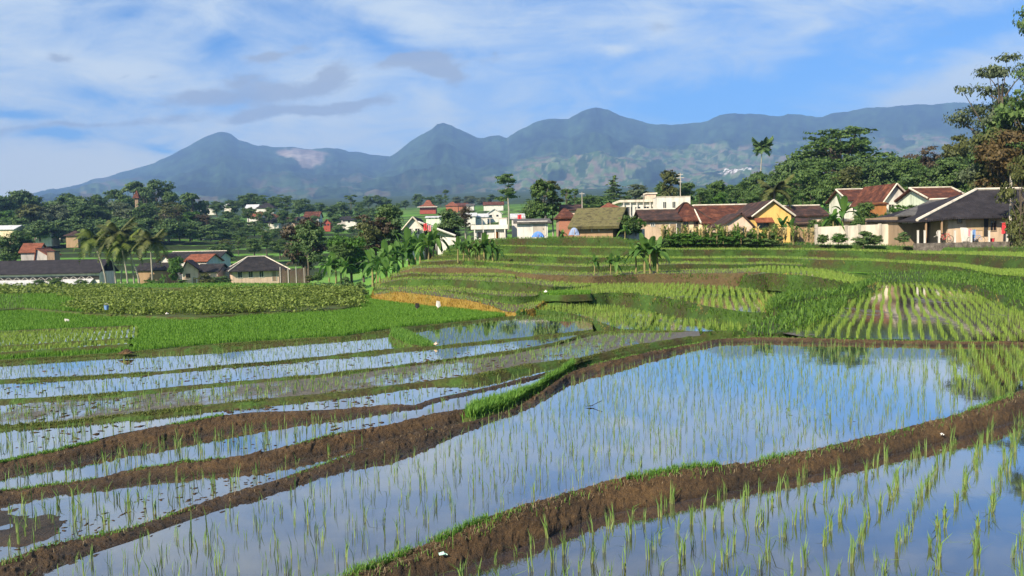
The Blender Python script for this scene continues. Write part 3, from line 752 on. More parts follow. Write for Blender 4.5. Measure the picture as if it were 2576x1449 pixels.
TE['veg2'] = terrace('vegetable_field', [(-300, 758, 78), (0, 752, 80), (160, 748, 82), (300, 744, 84)], None, None, [M['soil_grass'], M['soil_grass']], back=[(-300, 734), (0, 730), (300, 727)], skirt=(.5, .5), seed=21)
TE['strip'] = terrace('rice_field', [(205, 723, 110), (300, 723, 109), (560, 724, 108), (700, 724, 108), (790, 730, 104)], None, None, [M['field_green'], M['soil_grass']], back=[(205, 716), (560, 713), (790, 714)], skirt=(.5, .5), seed=22)
# two small paddies cut into the green field at its left edge
PADS = [(line([(-300, 903), (0, 893), (320, 872)]), line([(-300, 880), (0, 877), (318, 856)]), -300, 322), (line([(-300, 878), (0, 873), (318, 852)]), line([(-300, 842), (0, 838), (300, 826), (350, 822)]), -300, 345)]
for nf, ff, xa, xb in PADS: sheet('water', nf, ff, Z['g1'] + .05, xa, xb, M['terr_wet'], 80, 4, 0, pull=0)
xs_ = np.linspace(-300, 330, 160)
for ff, w_ in ((PADS[0][1], .16), (PADS[1][1], .2), (PADS[0][0], .16)):
    a_ = at_z(xs_, ff(xs_), Z['g1'] + .05); rr = []
    for dy, dz in ((-.22, -.03), (-.10, .07), (0, .09), (.10, .07), (.22, -.03)):
        q_ = a_.copy(); q_[:, 1] += dy * w_ / .16; q_[:, 2] += dz; q_ += fbm(q_ * 4, 3, 3)[:, None] * .03; rr.append(q_)
    tag(link('earth_bund', np_mesh('earth_bund', np.concatenate(rr), [grid_faces(5, len(xs_))], [M['soil_grass']], None, True)), kind='structure')
TE['nursery'] = terrace('terrace', [(1366, 741), (1425, 741.5), (1486, 739)], .06, None, [M['nursery'], bk], back=[(1366, 735), (1425, 734), (1486, 734)], skirt=(.3, .4), seed=23)

TE['rb2'] = terrace('terrace', [(2200, 710, 43.2), (2270, 709.5, 43.0), (2350, 708.5, 42.6)], None, 13, [bk, bk], skirt=(.5, .7), seed=24)
TE['wedge'] = terrace('terrace', [(1880, 842), (1960, 838), (2030, 824), (2085, 798), (2128, 766)], .03, None, [bk, bk], back=[(1880, 822), (1960, 796), (2030, 762), (2085, 748), (2128, 742)], skirt=(.5, .6), seed=25, rough=.05)

# mud that breaks the surface at the left end of the third strip
xs_ = np.linspace(-240, 420, 120); t_ = np.linspace(.04, .96, 26)[:, None]
a_ = at_z(xs_, B2_top(xs_) - 2, Z['w3']); b_ = at_z(xs_, B3_foot(xs_) + 2, Z['w3']); mv = a_[None] * (1 - t_[..., None]) + b_[None] * t_[..., None]
mv[..., 2] += .012 * fbm(mv * 9.0, 73, 4) + .030 * fbm(mv * 2.2, 71, 5) + .012 - .05 * np.clip((xs_[None] - 120) / 220, 0, 1) - .035 * np.abs(t_ - .4) 
tag(link('mud_bank', np_mesh('mud_bank', mv.reshape(-1, 3), [grid_faces(26, 120)], [M['soil']], None, True, {'wet': np.full(mv.shape[0] * mv.shape[1], .75)})), kind='structure')
# ================================================================== rice and grass
M['rice'] = mat_leaf('rice_blade', (.085, .19, .04), (.19, .30, .075), .3, grad=(.28, .31, .12))
M['rice_far'] = mat_leaf('rice_blade_field', (.14, .24, .03), (.25, .36, .065), .3)
M['rice_dense'] = mat_leaf('rice_blade_dense', (.08, .20, .016), (.14, .28, .034), .35)
M['grass'] = mat_leaf('grass_blade', (.06, .17, .02), (.17, .32, .05), .3)
M['grass_dry'] = mat_leaf('grass_blade_dry', (.16, .15, .035), (.30, .24, .08), .25)
M['grass_bank'] = mat_leaf('grass_blade_bank', (.032, .09, .012), (.13, .24, .032), .3)
M['grass_gold'] = mat_leaf('grass_blade_gold', (.26, .17, .025), (.40, .27, .05), .3)
M['straw'] = mat_leaf('straw', (.17, .125, .07), (.30, .235, .14), .1)

def blades(base, L, w, lean, rng, az=None, t0=0.0):
    """one blade per row of base: five points, a curved tapering strip"""
    n = len(base)
    L = np.broadcast_to(L, n) ; lean = np.broadcast_to(lean, n); w = np.broadcast_to(w, n)
    if az is None: az = rng.uniform(0, 2 * np.pi, n)
    d = np.stack([np.cos(az), np.sin(az), 0 * az], -1)
    tw = az + np.pi / 2 + rng.normal(0, .5, n)
    s = np.stack([np.cos(tw), np.sin(tw), 0 * tw], -1)
    up = np.array([0, 0, 1.0])
    mid = base + (up * (.55 * L * np.sqrt(np.maximum(1 - (.5 * lean) ** 2, .1)))[:, None]) + d * (.40 * L * lean * .55)[:, None]
    tip = base + (up * (L * np.sqrt(np.maximum(1 - lean ** 2, .02)) * .97)[:, None]) + d * (L * lean)[:, None]
    hw = (w / 2)[:, None]
    v = np.stack([base - s * hw * .8, base + s * hw * .8, mid - s * hw, mid + s * hw, tip], 1).reshape(-1, 3)
    i = np.arange(n)[:, None] * 5
    q = i + np.array([0, 1, 3, 2]); t = i + np.array([2, 3, 4])
    a = np.tile(np.array([0, 0, .5, .5, 1.0]), n)
    return v, q, t, a

def plants(pos, rng, nb=7, h=.28, w=.009, spread=.018, lean=.32, jit=.25, patch=None):
    n = len(pos); k = nb
    b = np.repeat(pos, k, 0)
    hs = np.repeat(h * rng.uniform(1 - jit, 1 + jit, n), k) * rng.uniform(.55, 1.05, n * k)
    b = b + np.c_[rng.normal(0, spread, (n * k, 2)), np.full(n * k, -.02)]
    ln = np.abs(rng.normal(0, lean, n * k)); bent = rng.random(n * k) < .06
    ln = np.clip(np.where(bent, .85, ln), 0, .93)
    return blades(b, hs, w * rng.uniform(.7, 1.25, n * k), ln, rng)

def blade_obj(name, parts, mat, midx=None):
    vs, fs4, fs3, at = [], [], [], []; off = 0
    for v, q, t, a in parts:
        vs.append(v); fs4.append(q + off); fs3.append(t + off); at.append(a); off += len(v)
    me = np_mesh(name, np.concatenate(vs), [np.concatenate(fs4), np.concatenate(fs3)], [mat], None, False, {'t': np.concatenate(at)})
    return link(name, me)

def rows_in(near, far, z, x0, x1, az, sr, sp, jit, rng, dmax=90, dmin=3.0, xw=None):
    """plants set out in rows (bearing az, row spacing sr, spacing sp in the row) where the strip lies between two measured lines"""
    xs = np.linspace(x0, x1, 60)
    a = at_z(xs, np.minimum(near(xs), 2200), z); b = at_z(xs, far(xs), z)
    al = np.concatenate([a, b]); lo, hi = al.min(0)[:2] - .3, al.max(0)[:2] + .3
    hi[1] = min(hi[1], dmax); lo[1] = max(lo[1], dmin)
    c = (lo + hi) / 2; r = np.hypot(*(hi - lo)) / 2
    i = np.arange(-r, r, sr); j = np.arange(-r, r, sp)
    I, J = np.meshgrid(i, j)
    wob = np.sin(J * .8 + I * .3) * .03
    I = I + wob + rng.normal(0, jit, I.shape); J = J + rng.normal(0, jit * 1.6, J.shape)
    ca, sa = math.cos(az), math.sin(az)
    x = c[0] + I * ca + J * sa; y = c[1] - I * sa + J * ca
    m = (x > lo[0]) & (x < hi[0]) & (y > lo[1]) & (y < hi[1])
    P = np.stack([x[m], y[m], np.full(m.sum(), z)], -1)
    px, py = proj(P)
    k = (px > x0) & (px < x1) & (py < near(px) - 1) & (py > far(px) + 1)
    return P[k]

rng = np.random.default_rng(11)
# ---- the paddy nearest the camera, and the big one: the nearest 300 plants are single objects
w1 = rows_in(under(B1_foot, 500), B1_foot, Z['w1'], 900, 3000, R(34), .29, .24, .03, rng, 16, 3.5)
w2n = lambda x: np.maximum(B1_top(x) - 4, B2_foot(x))
w2 = rows_in(w2n, B2_foot, Z['w2'], 60, 2900, R(27), .22, .17, .045, rng, 26)
px1, py1 = proj(w1); in1 = (px1 > -10) & (px1 < 2590) & (py1 < 1475)
px2, py2 = proj(w2); in2 = (px2 > -10) & (px2 < 2590) & (py2 < 1475)
sel1 = np.argsort(np.where(in1, w1[:, 1], 1e9))[:min(in1.sum(), 190)]
sel2 = np.argsort(np.where(in2, w2[:, 1], 1e9))[:300 - len(sel1)]
variants = []
for k in range(14):
    vr = np.random.default_rng(100 + k)
    parts = [plants(np.zeros((1, 3)), vr, int(vr.integers(7, 13)) if k < 9 else int(vr.integers(3, 6)), .245 if k < 9 else .225, .0088 if k < 9 else .0066, .011, .24)]
    v, q, t, a = parts[0]
    variants.append(np_mesh('rice_plant', v, [q, t], [M['rice']], None, False, {'t': a}))
def single(P, label, group, lo, hi):
    for p in P:
        o = link('rice_plant', variants[int(rng.integers(lo, hi))])
        o.location = p; o.rotation_euler = (rng.normal(0, .07), rng.normal(0, .07), rng.uniform(0, 6.28))
        s = rng.uniform(.75, 1.12); o.scale = (s, s, s)
        tag(o, label, 'rice plant', group)
single(w1[sel1], 'young green rice plant standing in the dark water nearest the camera', 'rice plants in the front paddy', 0, 9)
single(w2[sel2], 'thin young rice plant in the large sky-reflecting paddy, by its front bund', 'rice plants in the large paddy', 9, 14)
rest1 = np.delete(w1, sel1, 0); rest2 = np.delete(w2, sel2, 0)
# ---- everything further off
far_p = [plants(rest1, rng, 7, .24, .009, .014, .26), plants(rest2, rng, 3, .205, .0065, .010, .26)]
for near, far, z, x0, x1 in ((B2_top, B3_foot, 'w3', XL, 1195), (B3_top, B4_foot, 'w4', XL, 1330), (B4_top, B6_foot, 'w5', XL, 1500),
                             (B6_top, B7_foot, 'w6', XL, 1700), (B7_top, B8_foot, 'w7', XL, 1480), (B8_top, B9_foot, 'w8', XL, 1480)):
    P = rows_in(near, far, Z[z], x0, x1, R(12), .25, .17 if z in ('w3', 'w4', 'w6') else .20, .035, rng, 40)
    if z == 'w6': P = np.concatenate([P, P + rng.normal(0, .06, P.shape) * [1, 1, 0]])
    P = P[rng.random(len(P)) < .95]
    px, _ = proj(P)
    dd = P[:, 1]
    nearm = dd < 13
    if nearm.any(): far_p.append(plants(P[nearm], rng, 5, .24, .008, .013, .28))
    if (~nearm).any(): far_p.append(plants(P[~nearm], rng, 3, .15 if z != 'w6' else .17, .010, .012, .3))
tag(blade_obj('rice_plants', far_p, M['rice']), 'rows of young rice plants standing in the flooded paddies', 'rice', None, 'stuff')

def on_top(T, n, rng, fr=(0, 1)):
    top = T['top']; r, c, _ = top.shape
    i = rng.uniform(fr[0], fr[1], n) * (r - 1.001); wts = np.linalg.norm(np.diff(T['A'], axis=0), axis=1); wts = wts * np.maximum((T['B'] - T['A'])[:-1, 1], .1)
    j = rng.choice(c - 1, n, p=wts / wts.sum()) + rng.random(n)
    i0 = i.astype(int); j0 = np.minimum(j.astype(int), c - 2); a = (i - i0)[:, None]; b = (j - j0)[:, None]
    return (top[i0, j0] * (1 - a) + top[i0 + 1, j0] * a) * (1 - b) + (top[i0, j0 + 1] * (1 - a) + top[i0 + 1, j0 + 1] * a) * b
def area_top(T): return float((np.linalg.norm(np.diff(T['A'], axis=0), axis=1) * np.maximum((T['B'] - T['A'])[:-1, 1], .05)).sum())

def on_skirt(T, dens, rng, lo=0.0, hi=1.0):
    S = T['S']; K, n, _ = S.shape
    a = S[:-1]; b = S[1:]; c = np.roll(a, -1, 1)
    ar = np.linalg.norm(b - a, axis=-1) * np.linalg.norm(c - a, axis=-1)
    rowpos = (np.arange(K - 1) / (K - 1)); ar = ar * ((rowpos >= lo - 1e-6) & (rowpos < hi))[:, None]
    # only faces turned towards the visible side
    m = a.mean(0); ar = np.where((a[..., 1] < T['B'][:, 1].max() - .3), ar, ar * .3)
    N_ = int(dens * ar.sum()); 
    if N_ < 1: return np.zeros((0, 3)), np.zeros((0, 3))
    f = rng.choice(ar.size, N_, p=(ar / ar.sum()).ravel()); i, j = np.unravel_index(f, ar.shape)
    u = rng.random(N_)[:, None]; v = rng.random(N_)[:, None]
    p = a[i, j] * (1 - u) * (1 - v) + b[i, j] * u * (1 - v) + c[i, j] * (1 - u) * v + np.roll(b, -1, 1)[i, j] * u * v
    d = b[i, j] - a[i, j]; d[:, 2] = 0; d /= np.maximum(np.linalg.norm(d, axis=1, keepdims=True), 1e-6)
    return p, d

# rice rows on the terraced fields
tf = []
def strip_rows(key, az, sr, sp, jit, h, nb, w=.02, keep=1.0):
    T = TE[key]; f = T['f']; A = T['A']; B = T['B']
    pb, yb = proj(B); g = line(sorted(set(zip(pb.tolist(), yb.tolist()))))
    z = float(np.median(A[:, 2]))
    P = rows_in(f, g, z, T['x0'], T['x1'], az, sr, sp, jit, rng, 80)
    px, _ = proj(P); P[:, 2] = np.interp(px, np.linspace(T['x0'], T['x1'], len(A)), A[:, 2])
    P = P[rng.random(len(P)) < keep]
    if len(P): tf.append(plants(P, rng, nb, h, w, .03, .3))
strip_rows('t1', R(14), .26, .12, .03, .17, 3, .012)
strip_rows('t2', R(14), .28, .11, .03, .18, 3, .013)
strip_rows('u3', R(18), .28, .11, .03, .20, 4, .016)
# the long rows on the right
Rl = line([(1960, 828), (2030, 812), (2090, 785), (2130, 762), (2195, 714), (2330, 712), (2450, 738), (2576, 785), (2800, 850)])
Pr = rows_in(R_near, Rl, .02, 1960, 2790, math.atan2(2236 - 1288, FL), .25, .10, .018, rng, 44)
tf.append(plants(Pr, rng, 3, .17, .009, .013, .25))
# right corner of the large paddy: the rows carry on towards the camera
Pc = rows_in(lambda x: np.minimum(B1_top(x) - 8, 1010 - (2576 - x) * .2), B2_foot, Z['w2'], 2395, 2790, math.atan2(2236 - 1288, FL), .27, .11, .02, rng, 30)
tf.append(plants(Pc, rng, 3, .22, .008, .013, .26))
for key, dn in (('u2', 30), ('u1', 26), ('v1', 26), ('b', 24), ('c', 24), ('d', 24), ('e', 20), ('a', 14)):
    n = int(min(area_top(TE[key]) * dn, 9000)); P = on_top(TE[key], n, rng)
    tf.append(plants(P, rng, 2, .15, .022, .05, .35))
tag(blade_obj('terrace_rice', tf, M['rice_far']), 'light green rice growing on the terraced strips', 'rice', None, 'stuff')

# the dense bright green field on the left
g = TE['g1']; n = 200000
P = on_top(g, n, rng); px, py = proj(P)
pad = np.zeros(n, bool)
for nf, ff, xa, xb in PADS: pad |= (px < xb) & (py < nf(px) + 4) & (py > ff(px) - 2)
P = P[~pad]; n = len(P)
thin = fbm(P * .35, 17, 3)
dens = [blades(P, (.14 + .05 * thin) * rng.uniform(.7, 1.2, n), .017, np.abs(rng.normal(0, .3, n)).clip(0, .9), rng)]
for key, k in (('strip', 9000), ('nursery', 2500)):
    q = on_top(TE[key], k, rng); dens.append(blades(q, .22 if key == 'strip' else .12, .05 if key == 'strip' else .03, np.abs(rng.normal(0, .3, k)).clip(0, .9), rng))
vq = on_top(TE['veg'], 26000, rng); vx, vy = proj(vq); vq = vq[vx < 205 + 12 * np.sin(vy * .3)]
dens.append(blades(vq, .2, .022, np.abs(rng.normal(0, .3, len(vq))).clip(0, .9), rng))
tag(blade_obj('rice_carpet', dens, M['rice_dense']), 'dense bright green rice filling the field on the left', 'rice', None, 'stuff')
pp = []
for nf, ff, xa, xb in PADS:
    q = rows_in(nf, ff, Z['g1'] + .05, xa, xb, R(-25), .19, .07, .03, rng, 45); pp.append(plants(q, rng, 4, .16, .015, .02, .3))
tag(blade_obj('rice_plants', pp, M['rice_far']), 'rice rows in the two small paddies at the left edge', 'rice', None, 'stuff')

# ---- grass on the banks
gb, gd, gg = [], [], []
def clump_mask(P, s, seed, thr): return fbm(P * s, seed, 3) > thr
for key in TE:
    T = TE[key]
    if T is None or key in ('g1', 'veg', 'veg2', 'strip', 'nursery'): continue
    special = key in ('a', 'hump', 'rb', 'rb2', 'wedge', 'top', 'u3')
    p, d = on_skirt(T, {'a': 90, 'hump': 90, 'rb': 60, 'top': 45, 'u3': 80}.get(key, 110), rng, 0.0, 1.0 if special else .34)
    if not special:
        p2, d2 = on_skirt(T, 16, rng, .34, 1.0); p = np.concatenate([p, p2]); d = np.concatenate([d, d2])
    if not len(p): continue
    L = rng.uniform(.07, .25, len(p)) * (1.3 if key in ('hump', 'rb', 'top', 'rb2', 'wedge') else 1); az = np.arctan2(d[:, 1], d[:, 0]) + rng.normal(0, .7, len(p))
    b = blades(p - [0, 0, .02], L, .03, rng.uniform(.2, .85, len(p)), rng, az)
    if key == 'a': gg.append(b); continue
    bare = {'e': .12, 'v1': .0, 'c': .05, 'b': .05, 'u2': -.05}.get(key, -.12)
    m = clump_mask(p, .45, 91, bare)
    pk = p[m]
    gb.append(blades(pk - [0, 0, .02], L[m], .032, rng.uniform(.2, .85, m.sum()), rng, az[m]))
    m2 = ~m & (rng.random(len(p)) < .3)
    if m2.any(): gd.append(blades(p[m2] - [0, 0, .02], L[m2] * .7, .035, rng.uniform(.3, .9, m2.sum()), rng, az[m2]))
for key, dn in (('hump', 40), ('rb', 18), ('rb2', 18), ('wedge', 40), ('top', 5)):
    nn = int(min(area_top(TE[key]) * dn, 12000)); P = on_top(TE[key], nn, rng, (0, .5 if key == 'top' else 1))
    gb.append(blades(P, rng.uniform(.10, .3, nn), .035, rng.uniform(.1, .8, nn), rng))
tag(blade_obj('bank_grass', gb, M['grass_bank']), 'green grass on the terrace banks', 'grass', None, 'stuff')
tag(blade_obj('dry_bank_grass', gd, M['grass_dry']), 'dry weeds on the bare parts of the terrace banks', 'grass', None, 'stuff')
tag(blade_obj('golden_grass', gg, M['grass_gold']), 'golden dry grass hanging over the bank above the green field', 'grass', None, 'stuff')

# ---- grass and straw on the earth bunds
def on_bund(b, n, rng, lo, hi, x0=-1e9, x1=1e9, thr=-9, seed=0, sc=1.2):
    V = b['V']; r, c, _ = V.shape
    j = rng.integers(0, c - 1, n); m = (b['xs'][j] > x0) & (b['xs'][j] < x1); j = j[m]
    i = rng.uniform(lo, hi, len(j)) * (r - 1.001); i0 = i.astype(int); a = (i - i0)[:, None]; u = rng.random(len(j))[:, None]
    p = (V[i0, j] * (1 - a) + V[i0 + 1, j] * a) * (1 - u) + (V[i0, j + 1] * (1 - a) + V[i0 + 1, j + 1] * a) * u
    return p[fbm(p * sc, seed, 3) > thr]
fg = []; olive = []
def put(p, L, w, lo=.1, hi=.8): 
    n = len(p)
    if n: fg.append(blades(p - [0, 0, .015], L * rng.uniform(.5, 1.25, n), w, rng.uniform(lo, hi, n), rng))
put(on_bund(BU[1], 10000, rng, .68, .88, thr=.10, seed=5, sc=1.5), .085, .006)
put(on_bund(BU[1], 2500, rng, .55, .80, thr=.16, seed=7, sc=2), .07, .006)
put(on_bund(BU[1], 700, rng, .40, .75), .10, .006)
put(on_bund(BU[2], 4000, rng, .62, .92, thr=.14, seed=8, sc=1.3), .06, .007)
put(on_bund(BU[2], 6000, rng, .6, .92, 1480, 2900, thr=-.1, seed=2), .06, .010)
put(on_bund(BU[3], 2500, rng, .6, .9, thr=.14, seed=9), .055, .008)
put(on_bund(BU[4], 14000, rng, .62, 1.0, XL, 560, thr=-.1, seed=3), .05, .009)
put(on_bund(BU[4], 3000, rng, .6, .95, 560, 1440, thr=.14, seed=4), .06, .009)
for k in (6, 7, 8, 9):
    p = on_bund(BU[k], 9000, rng, .30, .90, thr=-.08, seed=k); olive.append(blades(p - [0, 0, .01], .05 * rng.uniform(.5, 1.3, len(p)), .012, rng.uniform(.2, .85, len(p)), rng))
# the triangular grassy patch beside the long bund and the little grassy tongue between the ponds
def patch(name, front, back, z, h, n, seed):
    T = terrace('grass_verge', front, z, None, [M['soil_grass'], M['soil_grass']], back=back, skirt=(.3, .5), seed=seed, step=6, rough=.02)
    p = on_top(T, n, rng); put(p, h, .012, .05, .75); q, _ = on_skirt(T, 220, rng); put(q, h * .9, .012, .05, .8)
patch('grass_verge', [(1172, 1052), (1192, 1050), (1292, 1018), (1359, 976), (1440, 926)], [(1172, 1038), (1200, 1024), (1275, 1006), (1340, 984), (1400, 950), (1440, 916)], -.02, .17, 9000, 41)
patch('grass_verge', [(985, 846), (1025, 866), (1072, 872), (1094, 871)], [(985, 829), (1010, 831), (1040, 842), (1070, 855), (1094, 869)], -.40, .16, 5000, 42)
tag(blade_obj('bund_grass', fg, M['grass']), 'short green grass growing along the earth bunds', 'grass', None, 'stuff')
M['grass_olive'] = mat_leaf('grass_blade_olive', (.07, .10, .018), (.17, .20, .045), .3)
tag(blade_obj('olive_bund_grass', olive, M['grass_olive']), 'short olive grass along the far bunds', 'grass', None, 'stuff')
st = []
for k, n, lo, hi in ((1, 1700, .40, .82), (2, 600, .4, .85), (3, 150, .4, .85), (4, 150, .4, .85)):
    p = on_bund(BU[k], n, rng, lo, hi); st.append(blades(p + [0, 0, .004], rng.uniform(.03, .09, len(p)), .004, rng.uniform(.91, .975, len(p)), rng))
tag(blade_obj('straw_litter', st, M['straw']), 'bits of dry straw lying on the earth bunds', 'straw', None, 'stuff')
# ================================================================== trees and other plants
M['bark'] = mat_noise('bark', [(.05, .04, .03), (.13, .11, .085)], 3, .9, 5, .5, .05, (1, 1, .3))
M['bark_pale'] = mat_noise('pale_bark', [(.20, .18, .15), (.38, .35, .30)], 3, .85, 5, .4, .04, (1, 1, .3))
LEAF = dict(
    dark=mat_leaf('foliage_dark', (.040, .086, .028), (.115, .185, .050), .3),
    mid=mat_leaf('foliage_mid', (.042, .092, .024), (.120, .195, .046), .35),
    light=mat_leaf('foliage_light', (.035, .095, .012), (.09, .20, .025), .35),
    olive=mat_leaf('foliage_olive', (.050, .065, .018), (.12, .135, .038), .3),
    brown=mat_leaf('foliage_brown', (.040, .032, .018), (.095, .070, .038), .2),
    rust=mat_leaf('foliage_rust', (.055, .042, .014), (.125, .085, .028), .3),
    grey=mat_leaf('foliage_grey_green', (.05, .075, .04), (.12, .155, .075), .25),
    palm=mat_leaf('palm_leaf', (.05, .085, .015), (.14, .175, .03), .3),
    banana=mat_leaf('banana_leaf', (.040, .115, .020), (.12, .23, .045), .4),
    corn=mat_leaf('corn_leaf', (.08, .15, .03), (.19, .26, .055), .35),
    corn_dry=mat_leaf('dry_corn_leaf', (.26, .20, .09), (.46, .37, .18), .25),
)

def leaves(P, Nrm, size, rng, elong=1.5):
    """leaf-sized rhombs facing roughly along Nrm"""
    n = len(P)
    nr = Nrm + rng.normal(0, .55, (n, 3)); nr /= np.maximum(np.linalg.norm(nr, axis=1, keepdims=True), 1e-6)
    a = np.cross(nr, rng.normal(0, 1, (n, 3))); a /= np.maximum(np.linalg.norm(a, axis=1, keepdims=True), 1e-6)
    b = np.cross(nr, a); s = (size * rng.uniform(.55, 1.35, n))[:, None]
    v = np.stack([P - a * s * elong * .5, P - b * s * .5, P + a * s * elong * .5, P + b * s * .5], 1).reshape(-1, 3)
    return v, np.arange(n * 4).reshape(n, 4)

def lobes_cloud(lobes, n, size, rng, sub=.32, fill=.25):
    """lobes: (cx,cy,cz,rx,ry,rz). Twigs bunch the leaves, so gaps and dark hollows stay between them"""
    vol = np.array([(l[3] * l[4] + l[3] * l[5] + l[4] * l[5]) for l in lobes]); vol = vol / vol.sum()
    Ps, Ns = [], []
    for l, f in zip(lobes, vol):
        c = np.array(l[:3]); r = np.array(l[3:])
        m = max(int(n * f / 26), 3)
        u = rng.normal(0, 1, (m, 3)); u /= np.linalg.norm(u, axis=1, keepdims=True)
        u[:, 2] = np.where(u[:, 2] < -.35, -u[:, 2] * .6, u[:, 2])
        rad = np.where(rng.random(m) < fill, rng.uniform(.2, .8, m), rng.uniform(.82, 1.08, m))
        tc = c + u * rad[:, None] * r
        k = max(int(n * f), 10); w = rng.integers(0, m, k)
        P = tc[w] + rng.normal(0, 1, (k, 3)) * r * sub * np.array([.62, .62, .42])
        Ps.append(P); Nn = (P - c) / r; Nn[:, 2] += .45; Ns.append(Nn)
    P = np.concatenate(Ps); Nn = np.concatenate(Ns)
    return leaves(P, Nn, size, rng)

def limbs(mb, base_pts, rads, tips, rng, n=6):
    mb.tube(base_pts, rads, n)
    top = Vector(base_pts[-1]); 
    for t in tips:
        t = Vector(t); f = rng.uniform(.45, .95); k = f * (len(base_pts) - 1); i = int(k); i = min(i, len(base_pts) - 2)
        s = Vector(base_pts[i]).lerp(Vector(base_pts[i + 1]), k - i)
        mid = s.lerp(t, .5) + Vector((0, 0, .06 * (t - s).length)); r0 = rads[min(i, len(rads) - 1)] * .5
        mb.tube([s, mid, t], [r0, r0 * .6, r0 * .2], 5, 0, False)

